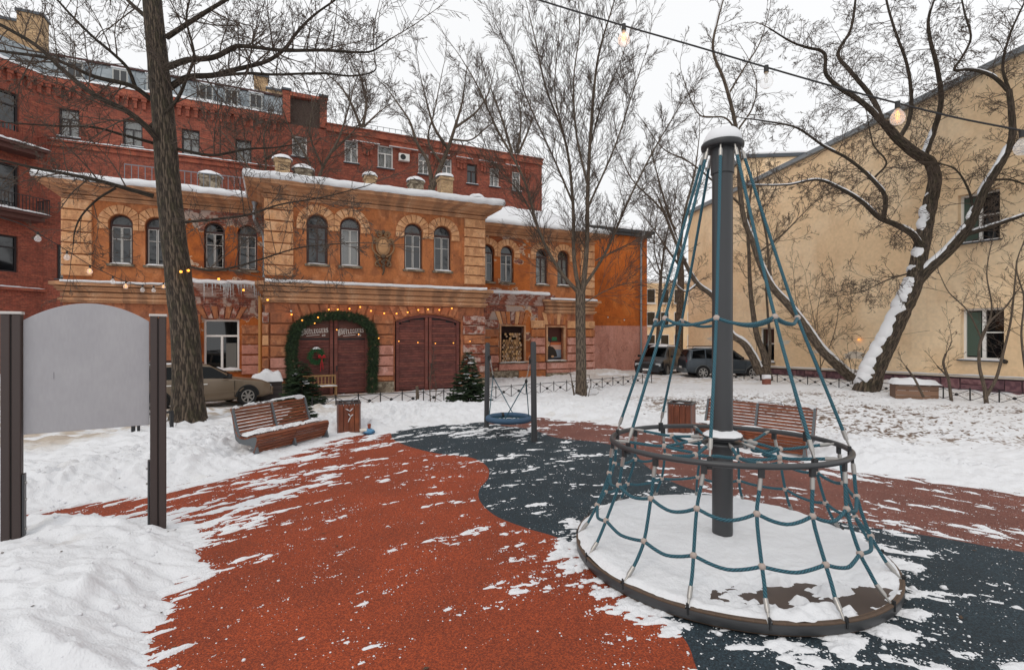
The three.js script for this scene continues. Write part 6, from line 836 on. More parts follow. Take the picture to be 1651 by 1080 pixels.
car('station_wagon', 'dirty beige station wagon parked behind the big bare tree', -10.55, 17.0, [0.65, 0.76], wagon, { paint: 0x7a6a58, windows: [[-1.9, -1.15, [0.1, 0.02]], [-1.08, -0.22, [0, 0]], [-0.12, 0.86, [0, -0.5]]], wind: [0.98, 0.3], rear: [-2.17, -1.96], wheel: 0.315, axles: [-1.28, 1.34], mirror: 0.72, handles: [-0.98, 0.0], chrome: M.white, seams: [-1.12, -0.16, 0.92], rail: [-1.8, 0.1], crossbars: [-1.3, -0.3], snow: 0.05 });
const suv = [[-2.22, 0.5, 0.98, 1.02, 0.78, 0.55], [-2.15, 0.36, 1.05, 1.18, 0.86, 0.6], [-1.95, 0.32, 1.08, 1.58, 0.9, 0.64], [-1.2, 0.3, 1.07, 1.68, 0.91, 0.66], [-0.2, 0.3, 1.05, 1.7, 0.91, 0.66], [0.3, 0.3, 1.04, 1.62, 0.91, 0.64], [1.0, 0.3, 1.03, 1.1, 0.9, 0.62], [1.2, 0.3, 1.0, 1.04, 0.9, 0.64], [1.95, 0.32, 0.92, 0.95, 0.87, 0.64], [2.16, 0.36, 0.8, 0.83, 0.8, 0.55], [2.22, 0.44, 0.66, 0.68, 0.66, 0.42]];
car('parked_suv', 'dark grey four-wheel-drive car with salt-grey lower panels by the yellow house', 11.75, 28.6, [0.995, -0.05], suv, { paint: 0x39424a, windows: [[-1.9, -1.2, [0.1, 0.02]], [-1.12, -0.25, [0, 0]], [-0.15, 0.86, [0, -0.5]]], wind: [0.98, 0.34], rear: [-2.14, -1.96], wheel: 0.36, axles: [-1.32, 1.36], mirror: 0.74, handles: [-1.0, 0.0], seams: [-1.16, -0.2, 0.95], rail: [-1.8, 0.2], bumper: std(0x5d6163, 0.7), trim: std(0x565a5c, 0.7), arch: std(0x505456, 0.7), snow: 0.03 });
car('parked_suv', 'black car facing the camera beside the orange annex', 9.0, 31.2, [-0.55, -0.83], suv, { paint: 0x1c2026, windows: [[-1.9, -1.2, [0.1, 0.02]], [-1.12, -0.25, [0, 0]], [-0.15, 0.86, [0, -0.5]]], wind: [0.98, 0.34], rear: [-2.14, -1.96], wheel: 0.36, axles: [-1.32, 1.36], mirror: 0.74, handles: [-1.0, 0.0], seams: [-1.16, -0.2, 0.95], rail: [-1.8, 0.2], snow: 0.14 });
car('parked_suv', 'dark red car with its rear turned this way behind the black one', 11.2, 40, [0.4, 0.92], suv, { paint: 0x6c1a20, windows: [[-1.9, -1.2, [0.1, 0.02]], [-1.12, -0.25, [0, 0]], [-0.15, 0.86, [0, -0.5]]], wind: [0.98, 0.34], rear: [-2.14, -1.96], wheel: 0.36, axles: [-1.32, 1.36], mirror: 0.74, handles: [-1.0, 0.0], seams: [-1.16, -0.2, 0.95], rail: [-1.8, 0.2], snow: 0.05 });
// ---------------------------------------------------------------- low ornamental fences
function lowFence(label, pts, panel, h) {
  const F = thing('low_fence', label, 'fence', pts[0][0], -pts[0][1], 0), cv = new THREE.CatmullRomCurve3(pts.map((p) => V3(p[0] - pts[0][0], 0, -(p[1] - pts[0][1]))), false, 'centripetal'), L = cv.getLength(), n = Math.round(L / panel);
  const post = boxGeo(0.03, h + 0.06, 0.03, 0, (h + 0.06) / 2, 0), ball = new THREE.SphereGeometry(0.055, 8, 6);
  for (let k = 0; k <= n; k++) { const p = cv.getPointAt(k / n); mesh('post', post, M.black, F).position.copy(p); }
  for (let k = 0; k < n; k++) {
    const a = cv.getPointAt(k / n), b = cv.getPointAt((k + 1) / n), U = (p, y) => V3(p.x, y, p.z), m = a.clone().lerp(b, 0.5);
    mesh('rail', new Build().tube([U(a, h), U(b, h)], 0.013, 5, false).geo(), M.black, F);
    mesh('cross_bar', new Build().tube([U(a, h - 0.02), U(b, 0.06)], 0.009, 4, false).geo(), M.black, F); mesh('cross_bar', new Build().tube([U(a, 0.06), U(b, h - 0.02)], 0.009, 4, false).geo(), M.black, F); mesh('boss', ball, M.black, F).position.set(m.x, h / 2 + 0.02, m.z);
  }
}
lowFence('low black wrought fence with crossed bars in front of the orange house', [[-6.1, 15.6], [-4.5, 16.8], [-2.2, 17.9], [0.1, 19.6], [3.6, 22.3], [6.8, 24.9]], 0.72, 0.46);
lowFence('low black wrought fence with crossed bars before the yellow house', [[10.4, 26.6], [12.9, 25.2], [14.4, 22], [16.0, 18.7], [18.2, 15.8]], 0.75, 0.46);
{ // wooden box with a snow cap, brick stub with a snow cap, stakes
  const B = thing('wooden_chest', 'low wooden box with a thick cap of snow near the leaning tree', 'box', 14.85, -18.9, -0.35); for (let k = 0; k < 3; k++) put(mesh('board', bevelBox(1.3, 0.17, 0.03, 0.006), std([0x7c5f4c, 0x866754, 0x705646][k], 0.85), B), 0, 0.1 + k * 0.18, 0.3); for (const x of [-0.64, 0.64]) put(mesh('side_board', bevelBox(0.03, 0.54, 0.6, 0.006), std(0x6c5344, 0.85), B), x, 0.28, 0); put(mesh('lid', bevelBox(1.4, 0.04, 0.68, 0.008), std(0x5d483b, 0.85), B), 0, 0.575, 0); snowStrip(B, -0.74, 0.74, 0.59, -0.38, 0.38, 0.26);
  const S = thing('lamp_stub', 'small brick-red bollard with a snow cap by the forked tree', 'bollard', 11.9, -23.9, 0); put(mesh('body', bevelBox(0.3, 0.34, 0.3, 0.03), std(0x7d4a3c, 0.85), S), 0, 0.2, 0); put(mesh('snow_cap', bevelBox(0.34, 0.2, 0.34, 0.09, 3), M.snowPlain, S), 0, 0.44, 0);
  for (const [px, z, h, lb] of [[672, 16.4, 0.75, 'short thick wooden stake in the snow before the right carriage door']]) { const p = shot(px, 660, z), K = thing('wooden_stake', lb, 'stake', p.x, -z, 0); mesh('stake', new Build().tube([V3(0, 0, 0), V3(0.02, h * 0.6, 0), V3(0.0, h, 0)], [0.06, 0.055, 0.05], 7).geo(), M.barkFine, K); mesh('split_top', boxGeo(0.07, 0.02, 0.05, 0, h, 0, 0, 0.4, 0.2), M.lightWood, K); }
}
// ---------------------------------------------------------------- bare trees
function twigs(b, r, p, d, len, rad, lvl, o) {           // a curving shoot and its side shoots
  const n = lvl >= o.levels ? 2 : lvl ? 3 : 5, q = p.clone(), dir = d.clone(), pts = [p.clone()], rr = [rad], ax = V3(r() - 0.5, r() - 0.5, r() - 0.5).multiplyScalar(o.curl * 2);
  for (let k = 1; k <= n; k++) { dir.x += ax.x * 0.5 + (r() - 0.5) * o.wander; dir.y += ax.y * 0.5 + (r() - 0.5) * o.wander + o.up; dir.z += ax.z * 0.5 + (r() - 0.5) * o.wander; dir.normalize(); q.addScaledVector(dir, len / n); pts.push(q.clone()); rr.push(Math.max(o.tip, rad * (1 - 0.72 * k / n))); }
  b.tube(pts, rr, lvl <= 1 ? 4 : 3, false);
  if (lvl < o.levels) { const kids = Math.round(o.kids[lvl] * (0.7 + 0.6 * r())); for (let k = 0; k < kids; k++) { const t = 0.2 + 0.8 * (k + r()) / kids, f = Math.min(n - 0.001, t * n), i = Math.floor(f), base = pts[i].clone().lerp(pts[i + 1], f - i), td = pts[i + 1].clone().sub(pts[i]).normalize(), pe = V3(r() - 0.5, r() - 0.5, r() - 0.5); pe.addScaledVector(td, -pe.dot(td)).normalize(); const nd = td.multiplyScalar(o.fwd).addScaledVector(pe, 1 - o.fwd * 0.5).normalize(); twigs(b, r, base, nd, len * o.ratio * (1.15 - 0.5 * t) * (0.6 + 0.7 * r()), Math.max(o.tip, rr[i] * 0.6), lvl + 1, o); } }
}
function tree(name, label, depth, limbs, o, grp) {        // limbs: { p: [[bearing x, elevation y, depth shift]...], r: [base, tip], snow }
  const r = rngOf(o.seed), at = (q) => shot(q[0], q[1], depth + (q[2] ?? 0)), root = at(limbs[0].p[0]); const T = thing(name, label, 'tree', root.x, root.z, 0, grp);
  const wood = new Build(), fine = new Build(), sn = new Build();
  limbs.forEach((L, li) => {
    let P = splinePts(L.p.map(at).map((v) => V3(v.x - root.x, v.y, v.z - root.z)), Math.max(8, L.p.length * 6)); if (li === 0) P.unshift(V3(P[0].x, -0.25, P[0].z));
    const N = P.length, R = P.map((_, k) => { const t = k / (N - 1); let q = lerp(L.r[0], L.r[1], Math.pow(t, li ? 0.85 : 0.7)); if (li === 0 && o.flare) q *= 1 + o.flare * Math.exp(-P[k].y / 0.35); return q; });
    if (o.knobbly) P = P.map((p, k) => k && k < N - 1 ? p.clone().add(V3((r() - 0.5), (r() - 0.5), (r() - 0.5)).multiplyScalar(R[k] * o.knobbly)) : p);
    wood.tube(P, R, L.r[0] > 0.2 ? 14 : L.r[0] > 0.06 ? 8 : 5, true);
    let run = 0; const step = o.spacing; const t0 = L.from ?? (li === 0 ? 0.75 : 0.12);
    for (let k = 1; k < N; k++) { const seg = P[k].distanceTo(P[k - 1]); run += seg; if (k / N < t0) { run = 0; continue; } while (run > step / (L.dens ?? 1)) { run -= step / (L.dens ?? 1); const td = P[k].clone().sub(P[k - 1]).normalize(), pe = V3(r() - 0.5, r() - 0.5, r() - 0.5); pe.addScaledVector(td, -pe.dot(td)).normalize(); const nd = td.clone().multiplyScalar(o.fwd0 ?? 0.6).add(pe).add(V3(0, o.rise ?? 0.1, 0)).normalize(), t = k / N; twigs(fine, r, P[k].clone().lerp(P[k - 1], r()), nd, o.len * (0.5 + 0.8 * r()) * (1.1 - 0.5 * t) * (L.len ?? 1), Math.max(o.tip * 1.2, Math.min(o.r1, R[k] * 0.5) * (0.6 + 0.5 * r())), 0, o); } }
    twigs(fine, r, P[N - 1].clone(), P[N - 1].clone().sub(P[N - 2]).normalize(), o.len * (L.len ?? 1), Math.min(R[N - 1], o.r1 * 1.4), 0, o);
    if (L.snow) {                                        // a ridge of snow along the upper side, broken where the wind took it
      const Q = splinePts(P, N * 2), off = r() * 90; let pts = [], rad = [], acc = 0; const flush = () => { if (pts.length > 3) { const n = pts.length; for (let j = 0; j < n; j++) rad[j] *= 0.35 + 0.65 * smooth(0, 2.5, Math.min(j, n - 1 - j)); sn.tube(pts, rad, 8, true); } pts = []; rad = []; };
      Q.forEach((p, j) => { if (j) acc += p.distanceTo(Q[j - 1]); const k = Math.min(N - 1, Math.round(j / (Q.length - 1) * (N - 1))), td = Q[Math.min(Q.length - 1, j + 1)].clone().sub(Q[Math.max(0, j - 1)]).normalize(), up = V3(0, 1, 0).addScaledVector(td, -td.y), ul = up.length(), c = fbm(acc * 0.9 + off, off, 2) * 0.7 + 0.3 * vnoise(acc * 3 + off, 5); if (ul < 0.22 || c > 0.22 + 0.62 * L.snow) return flush(); up.normalize(); const w = 0.6 + 0.22 * vnoise(acc * 4 + off, 9); pts.push(p.clone().addScaledVector(up, R[k] * (1.12 - w * 0.72) + 0.008)); rad.push(R[k] * w + 0.006); }); flush();
    }
  });
  mesh('trunk_and_limbs', wood.geo(), o.bark ?? M.barkFine, T); const cr = mesh('crown', fine.geo(), o.twigMat ?? M.twig, T); cr.userData.kind = 'stuff'; if (sn.i.length) mesh('branch_snow', sn.geo(), M.snowPlain, T).userData.kind = 'stuff';
  o.extra?.(T); treeTris += (wood.i.length + fine.i.length + sn.i.length) / 3; return T;
}
let treeTris = 0;
// the big old tree on the left
tree('old_tree', 'massive dark old tree with ridged bark standing behind the board', 13.66, [
  { p: [[303, 690], [300, 560], [286, 440], [271, 300], [262, 180], [252, 80], [243, -20], [236, -160, 0.3]], r: [0.40, 0.2], from: 0.97 },
  { p: [[255, 226, -0.2], [236, 205, -0.5], [205, 180, -0.8], [150, 152, -1.2], [100, 112, -1.4], [60, 75, -1.6], [0, 40, -1.8], [-60, 10, -2]], r: [0.085, 0.03] },
  { p: [[243, 160], [215, 140, -0.3], [150, 123, -0.5], [90, 97, -0.7], [0, 82, -0.8], [-60, 70, -1]], r: [0.07, 0.025] },
  { p: [[218, 141, -0.2], [205, 110, -0.4], [180, 85, -0.6], [150, 60, -0.8], [110, 20, -1], [88, -5, -1.1], [60, -40, -1.2]], r: [0.05, 0.02] },
  { p: [[252, 232], [200, 218, -0.5], [150, 205, -0.8], [90, 203, -1], [0, 197, -1.3]], r: [0.045, 0.015], dens: 0.6 },
  { p: [[272, 142, 0.2], [300, 125, 0.2], [345, 121, 0.1], [375, 113, 0], [400, 107, -0.1], [433, 97, -0.2], [458, 79, -0.3], [480, 50, -0.4], [505, 25, -0.5], [540, 0, -0.6]], r: [0.09, 0.022] },
  { p: [[270, 108], [300, 97, -0.2], [345, 92, -0.4], [380, 75, -0.5], [400, 75, -0.6], [455, 81, -0.8], [522, 81, -1], [573, 84, -1.1], [600, 82, -1.2], [630, 62, -1.3]], r: [0.085, 0.016] },
  { p: [[240, 206], [285, 160, -0.3], [300, 126, -0.4], [312, 90, -0.4], [300, 30, -0.5], [310, -20, -0.5]], r: [0.055, 0.02] },
  { p: [[345, 122, 0], [400, 118, -0.2], [440, 120, -0.4], [520, 118, -0.7], [570, 122, -0.8], [605, 112, -0.9], [604, 95, -1]], r: [0.045, 0.014], dens: 0.8 },
  { p: [[284, 240, 0.1], [340, 250, 0], [400, 240, -0.3], [440, 238, -0.4], [480, 232, -0.5]], r: [0.045, 0.014] },
  { p: [[247, 316], [211, 306, -0.3], [153, 290, -0.7], [100, 279, -1], [51, 270, -1.2], [0, 258, -1.5], [-40, 250, -1.8]], r: [0.065, 0.02] },
  { p: [[186, 303, -0.5], [158, 320, -0.7], [130, 349, -0.9], [120, 372, -1], [117, 396, -1]], r: [0.035, 0.012], dens: 0.9 },
  { p: [[298, 358], [350, 353, -0.2], [400, 346, -0.4], [450, 330, -0.5], [520, 318, -0.6], [590, 300, -0.7]], r: [0.04, 0.012], dens: 0.8 },
  { p: [[303, 430], [340, 436, -0.4], [380, 430, -0.6], [420, 418, -0.7], [480, 400, -0.9], [560, 392, -1]], r: [0.038, 0.012], dens: 0.8 },
  { p: [[268, 60], [330, 20, -0.3], [380, -10, -0.5], [430, -40, -0.7]], r: [0.07, 0.025] }, { p: [[250, 40], [205, 0, 0.4], [170, -40, 0.6]], r: [0.07, 0.03] },
], { seed: 101, bark: M.bark, flare: 0.35, spacing: 0.2, len: 1.75, levels: 3, kids: [5, 4, 3, 0], ratio: 0.5, curl: 0.16, wander: 0.3, up: 0.02, fwd: 0.8, tip: 0.0046, r1: 0.022, rise: 0.05, knobbly: 0.05 });
// the slim many-stemmed tree in the middle
tree('slim_tree', 'slender bare tree with many upright stems beside the orange pavilion', 19.8, [
  { p: [[937, 642], [937, 580], [936, 520], [936, 468]], r: [0.21, 0.19], from: 2 },
  { p: [[936, 475], [905, 440], [870, 375], [845, 290, -0.5], [800, 205, -1], [768, 135, -1.4], [745, 96, -1.6]], r: [0.086, 0.016] },
  { p: [[934, 470], [926, 420], [924, 330, 0.4], [912, 230, 0.8], [880, 140, 1], [862, 60, 1.2], [850, 10, 1.3]], r: [0.094, 0.014] },
  { p: [[940, 468], [946, 400], [948, 300], [955, 180], [965, 90], [985, 20], [1000, -30]], r: [0.109, 0.014] },
  { p: [[942, 462], [975, 410, 0.3], [1015, 320, 0.6], [1050, 250, 0.8], [1085, 190, 1], [1110, 150, 1]], r: [0.070, 0.013] },
  { p: [[925, 330, 0.4], [895, 260, -0.3], [850, 160, -0.8], [825, 90, -1], [800, 40, -1.2]], r: [0.047, 0.011] }, { p: [[948, 300], [930, 220, -0.4], [925, 130, -0.6], [935, 40, -0.8], [930, -20, -0.9]], r: [0.055, 0.011] },
  { p: [[870, 375], [845, 320, 0.5], [795, 260, 0.9], [770, 200, 1]], r: [0.039, 0.011] }, { p: [[950, 330], [990, 240, -0.6], [1020, 150, -0.9], [1040, 90, -1]], r: [0.047, 0.011] }, { p: [[960, 420], [1000, 400, -0.5], [1040, 380, -0.8], [1075, 350, -1]], r: [0.031, 0.010] }, { p: [[948, 250], [970, 170, 0.6], [1000, 100, 0.9], [1020, 40, 1]], r: [0.039, 0.010] }, { p: [[912, 230, 0.8], [895, 150, 0.2], [900, 70, 0], [905, 0, 0]], r: [0.039, 0.010] }, { p: [[940, 490], [985, 465, -0.6], [1030, 455, -0.9], [1080, 468, -1]], r: [0.023, 0.008] },
], { seed: 113, bark: M.barkFine, flare: 0.2, spacing: 0.16, len: 1.6, levels: 2, kids: [6, 5, 0], ratio: 0.5, curl: 0.1, wander: 0.32, up: 0.06, fwd: 0.95, fwd0: 1.0, rise: 0.3, tip: 0.0052, r1: 0.016 });
// the heavy leaning tree on the right, snow along its limbs
tree('leaning_tree', 'thick leaning tree with snow-laden twisted limbs in front of the yellow house', 21.3, [
  { p: [[1398, 630], [1412, 592], [1432, 550], [1455, 500], [1472, 462], [1482, 430]], r: [0.437, 0.306], from: 2, snow: 0.95 },
  { p: [[1478, 440], [1490, 380, 0.2], [1500, 330, 0.3], [1508, 288, 0.3], [1500, 262, 0.3], [1478, 248, 0.2], [1450, 225, 0], [1428, 200, -0.2]], r: [0.314, 0.170], snow: 0.45, from: 0.4 },
  { p: [[1428, 202, -0.2], [1392, 166, -0.4], [1350, 138, -0.6], [1332, 118, -0.7], [1330, 86, -0.8], [1300, 76, -0.9], [1278, 68, -1], [1240, 45, -1.2]], r: [0.120, 0.025], snow: 0.6 },
  { p: [[1424, 196, -0.2], [1405, 155, 0.2], [1372, 115, 0.4], [1352, 88, 0.5], [1372, 48, 0.6], [1380, 0, 0.7], [1384, -40, 0.8]], r: [0.112, 0.034] },
  { p: [[1450, 224], [1466, 195, 0.2], [1470, 150, 0.3], [1462, 100, 0.4], [1444, 50, 0.5], [1430, 0, 0.6], [1425, -40, 0.6]], r: [0.095, 0.034] },
  { p: [[1490, 256, 0.3], [1505, 215, 0.2], [1518, 165, 0.1], [1512, 110, 0], [1500, 60, -0.1], [1498, 30, -0.1], [1510, -10, -0.2]], r: [0.129, 0.043], snow: 0.5 },
  { p: [[1472, 462], [1500, 432, -0.3], [1530, 405, -0.5], [1556, 375, -0.9], [1572, 345, -1.1], [1592, 300, -1.4], [1612, 268, -1.7], [1632, 225, -1.9], [1632, 180, -1.9], [1628, 145, -1.8]], r: [0.224, 0.093], snow: 0.6, from: 0.3 },
  { p: [[1628, 147, -1.8], [1600, 122, -1.7], [1565, 112, -1.6], [1540, 112, -1.5], [1552, 92, -1.6], [1566, 62, -1.7], [1556, 20, -1.7], [1548, -20, -1.7]], r: [0.077, 0.025], snow: 0.5 },
  { p: [[1630, 150, -1.8], [1618, 110, -1.8], [1628, 60, -1.9], [1650, 10, -2], [1665, -20, -2]], r: [0.060, 0.025] },
  { p: [[1556, 378, -0.9], [1590, 368, -1.3], [1625, 356, -1.8], [1670, 340, -2.3]], r: [0.112, 0.051], snow: 0.8 },
  { p: [[1488, 405, 0.1], [1474, 380, -0.3], [1445, 362, -0.7], [1420, 352, -0.9], [1390, 325, -1.1], [1352, 302, -1.3], [1320, 290, -1.4], [1270, 298, -1.6], [1205, 298, -1.8]], r: [0.146, 0.021], snow: 0.75, dens: 1.2 },
  { p: [[1425, 352, -0.9], [1428, 318, -1], [1408, 290, -1.1], [1368, 256, -1.2], [1330, 236, -1.3], [1285, 206, -1.4], [1240, 196, -1.5], [1195, 190, -1.6]], r: [0.095, 0.021], snow: 0.6 },
  { p: [[1412, 285, -1.1], [1430, 262, -1], [1410, 235, -0.9], [1402, 205, -0.8], [1398, 180, -0.8]], r: [0.043, 0.017] },
  { p: [[1572, 345, -1.1], [1562, 305, -1], [1540, 272, -0.9], [1508, 262, -0.6]], r: [0.052, 0.025] }, { p: [[1468, 440, 0], [1430, 452, -0.6], [1390, 470, -0.9], [1345, 478, -1.1]], r: [0.034, 0.010] }, { p: [[1600, 290, -1.5], [1630, 290, -1.9], [1660, 300, -2.3]], r: [0.052, 0.025] },
], { seed: 127, bark: M.bark, flare: 0.25, spacing: 0.17, len: 1.45, levels: 3, kids: [5, 4, 2, 0], ratio: 0.52, curl: 0.42, wander: 0.5, up: -0.03, fwd: 0.7, rise: 0.0, tip: 0.0058, r1: 0.018, knobbly: 0.12 });
// the forked tree and the long slanting tree behind the carousel
tree('forked_tree', 'tree forking low into two snowy trunks behind the carousel pole', 25.6, [
  { p: [[1238, 618], [1234, 600], [1228, 590]], r: [0.3, 0.26], from: 2, snow: 0.4 },
  { p: [[1226, 602], [1212, 572], [1198, 552], [1180, 540], [1166, 510], [1150, 478, -0.4], [1125, 458, -0.6], [1108, 430, -0.8], [1092, 395, -1], [1078, 360, -1], [1062, 320, -1.1]], r: [0.21, 0.05], snow: 0.7, from: 0.5 },
  { p: [[1238, 602], [1232, 570], [1222, 545], [1214, 500, 0.2], [1210, 460, 0.3], [1208, 410, 0.4], [1206, 360, 0.5], [1212, 300, 0.6]], r: [0.2, 0.05], snow: 0.4, from: 0.4 },
  { p: [[1240, 590], [1242, 550, 0.3], [1238, 500, 0.5], [1236, 450, 0.6], [1246, 400, 0.8]], r: [0.1, 0.03], from: 0.5 },
  { p: [[1125, 458, -0.6], [1105, 470, -0.8], [1085, 455, -0.9], [1060, 440, -1], [1048, 420, -1]], r: [0.06, 0.02], snow: 0.4 },
], { seed: 131, spacing: 0.26, len: 1.5, levels: 3, kids: [4, 4, 2, 0], ratio: 0.5, curl: 0.2, wander: 0.35, up: 0.03, fwd: 0.8, tip: 0.0062, r1: 0.017, knobbly: 0.06 });
tree('slanting_tree', 'long trunk slanting up to the left with a ridge of snow along it', 23.4, [
  { p: [[1388, 622], [1352, 590], [1322, 560], [1298, 525], [1272, 492], [1245, 462], [1226, 425], [1214, 390], [1200, 352], [1193, 300], [1192, 250, -0.2], [1184, 190, -0.4], [1168, 130, -0.6], [1150, 80, -0.7], [1158, 30, -0.7], [1172, -20, -0.7]], r: [0.24, 0.04], snow: 0.85, from: 0.45 },
  { p: [[1245, 462], [1240, 420, 0.3], [1236, 380, 0.4], [1225, 330, 0.5], [1222, 290, 0.5]], r: [0.08, 0.025], snow: 0.3 },
  { p: [[1190, 215, -0.2], [1170, 190, -0.6], [1130, 186, -0.9], [1110, 150, -1], [1100, 120, -1]], r: [0.05, 0.015] }, { p: [[1190, 210], [1215, 170, 0.3], [1220, 130, 0.4], [1205, 90, 0.4]], r: [0.05, 0.015] }, { p: [[1176, 150, -0.5], [1200, 110, -0.3], [1225, 70, -0.1], [1240, 20, 0]], r: [0.05, 0.015] }, { p: [[1195, 330], [1160, 300, -0.5], [1110, 260, -0.8], [1070, 240, -1], [1040, 200, -1.1]], r: [0.06, 0.016] }, { p: [[1220, 410], [1260, 380, -0.4], [1290, 350, -0.6], [1310, 330, -0.7]], r: [0.05, 0.015] },
], { seed: 137, spacing: 0.26, len: 1.5, levels: 3, kids: [4, 4, 2, 0], ratio: 0.5, curl: 0.25, wander: 0.35, up: 0.02, fwd: 0.8, tip: 0.0062, r1: 0.017, knobbly: 0.06 });
// trees between and behind the houses
const farOpt = (seed, extra = {}) => ({ seed, spacing: 0.5, len: 2.6, levels: 2, kids: [6, 5, 0], ratio: 0.48, curl: 0.14, wander: 0.3, up: 0.05, fwd: 0.85, fwd0: 0.9, rise: 0.2, tip: 0.010, r1: 0.03, ...extra });
tree('courtyard_tree', 'round-crowned bare tree rising between the orange and red houses', 37, [
  { p: [[690, 640], [694, 400], [696, 300]], r: [0.3, 0.26], from: 2 }, { p: [[696, 305], [712, 265], [722, 240], [735, 200], [745, 165], [750, 130]], r: [0.22, 0.04] }, { p: [[696, 300], [690, 262], [672, 230], [660, 195], [640, 165], [622, 140]], r: [0.16, 0.03] }, { p: [[722, 240], [700, 205, -1], [688, 165, -1.5], [678, 125, -2]], r: [0.12, 0.03] }, { p: [[735, 205], [768, 180, 1], [785, 155, 1.4], [792, 135, 1.6]], r: [0.1, 0.03] }, { p: [[712, 265], [690, 225, 1.2], [700, 180, 1.8], [712, 120, 2]], r: [0.1, 0.03] }, { p: [[728, 225], [760, 225, -1], [785, 205, -1.6], [805, 190, -2]], r: [0.08, 0.02] },
], farOpt(141, { spacing: 0.4 }), 'bare trees behind the houses');
tree('courtyard_tree', 'loose bare tree in front of the red brick wall above the cornice', 36, [
  { p: [[500, 640], [502, 400], [505, 310]], r: [0.22, 0.18], from: 2 }, { p: [[505, 312], [520, 270], [545, 225], [560, 180], [570, 140]], r: [0.14, 0.03] }, { p: [[508, 300], [495, 255], [470, 215], [455, 175]], r: [0.1, 0.025] }, { p: [[535, 245], [575, 205, 1], [595, 170, 1.4]], r: [0.08, 0.02] }, { p: [[520, 270], [500, 220, -1], [505, 170, -1.4], [520, 130, -1.6]], r: [0.08, 0.02] },
], farOpt(149, { spacing: 0.42 }), 'bare trees behind the houses');
tree('courtyard_tree', 'bare tree in front of the red house by the left wing roof', 35, [
  { p: [[420, 640], [420, 400], [418, 320]], r: [0.2, 0.16], from: 2 }, { p: [[418, 322], [405, 280], [380, 240], [350, 205]], r: [0.1, 0.025] }, { p: [[418, 320], [428, 270], [425, 220], [440, 175]], r: [0.1, 0.025] }, { p: [[425, 260], [455, 235, 1], [480, 215, 1.2]], r: [0.07, 0.02] },
], farOpt(151, { spacing: 0.42 }), 'bare trees behind the houses');
tree('distant_tree', 'hazy bare tree top behind the brick tower of the red house', 62, [
  { p: [[585, 640], [585, 300], [584, 210]], r: [0.35, 0.3], from: 2 }, { p: [[584, 212], [565, 165], [545, 135], [520, 115]], r: [0.2, 0.04] }, { p: [[584, 210], [590, 165], [580, 120], [575, 110]], r: [0.2, 0.04] }, { p: [[586, 205], [612, 180], [640, 160]], r: [0.14, 0.03] },
], farOpt(157, { len: 3.6, tip: 0.016, r1: 0.05 }), 'bare trees behind the houses');
tree('distant_tree', 'hazy bare tree top behind the end of the red house', 58, [
  { p: [[830, 640], [832, 330], [830, 260]], r: [0.35, 0.3], from: 2 }, { p: [[830, 262], [815, 210], [800, 165], [790, 140]], r: [0.18, 0.04] }, { p: [[830, 260], [850, 215], [865, 175]], r: [0.18, 0.04] }, { p: [[832, 250], [840, 200], [835, 150]], r: [0.16, 0.04] },
], farOpt(163, { len: 3.4, tip: 0.016, r1: 0.05 }), 'bare trees behind the houses');
tree('gap_tree', 'bare tree with dark trunk in the gap beside the yellow house', 38.5, [
  { p: [[1094, 600], [1096, 520], [1098, 450], [1096, 400]], r: [0.34, 0.22], from: 2, snow: 0.3 }, { p: [[1096, 402], [1080, 350], [1065, 300], [1050, 240]], r: [0.15, 0.03] }, { p: [[1096, 400], [1105, 340], [1120, 280], [1128, 220]], r: [0.15, 0.03] }, { p: [[1097, 430], [1075, 400], [1055, 370], [1035, 345]], r: [0.1, 0.03], snow: 0.4 }, { p: [[1090, 370], [1060, 330], [1020, 290], [1000, 250]], r: [0.1, 0.03] },
], farOpt(167, { spacing: 0.4 }), 'bare trees behind the houses');
tree('gap_tree', 'slim bare tree standing right beside the orange annex corner', 44, [
  { p: [[1058, 610], [1062, 520], [1066, 440]], r: [0.18, 0.14], from: 2 }, { p: [[1066, 442], [1075, 380], [1090, 320]], r: [0.1, 0.03] }, { p: [[1066, 445], [1055, 400], [1060, 340]], r: [0.08, 0.03] }, { p: [[1064, 480], [1082, 455], [1100, 440]], r: [0.07, 0.02], snow: 0.5 },
], farOpt(173), 'bare trees behind the houses');
// young trees and bushes before the yellow house
const bush = (name, label, depth, limbs, seed, o = {}) => tree(name, label, depth, limbs, { seed, spacing: 0.24, len: 0.9, levels: 2, kids: [4, 3, 0], ratio: 0.5, curl: 0.25, wander: 0.35, up: 0.04, fwd: 0.8, tip: 0.0045, r1: 0.01, ...o }, 'bare bushes before the yellow house');
bush('young_tree', 'crooked dark young tree with two stems before the lower right window', 17.4, [{ p: [[1592, 655], [1588, 625], [1580, 590], [1582, 550], [1596, 520], [1622, 495], [1640, 470]], r: [0.075, 0.02], from: 0.5 }, { p: [[1590, 640], [1606, 612], [1618, 570], [1630, 520], [1636, 470], [1640, 420]], r: [0.06, 0.02], from: 0.3 }, { p: [[1582, 552], [1600, 500, 0.3], [1592, 440, 0.4], [1600, 390, 0.4]], r: [0.04, 0.012] }, { p: [[1583, 545], [1560, 500, -0.3], [1530, 470, -0.5], [1515, 440, -0.6]], r: [0.03, 0.01] }], 181, { len: 1.1 });
bush('young_tree', 'thin dark sapling at the right edge of the yellow wall', 17.0, [{ p: [[1665, 650], [1655, 600], [1648, 540], [1652, 480], [1640, 430], [1655, 380]], r: [0.05, 0.015], from: 0.3 }], 187);
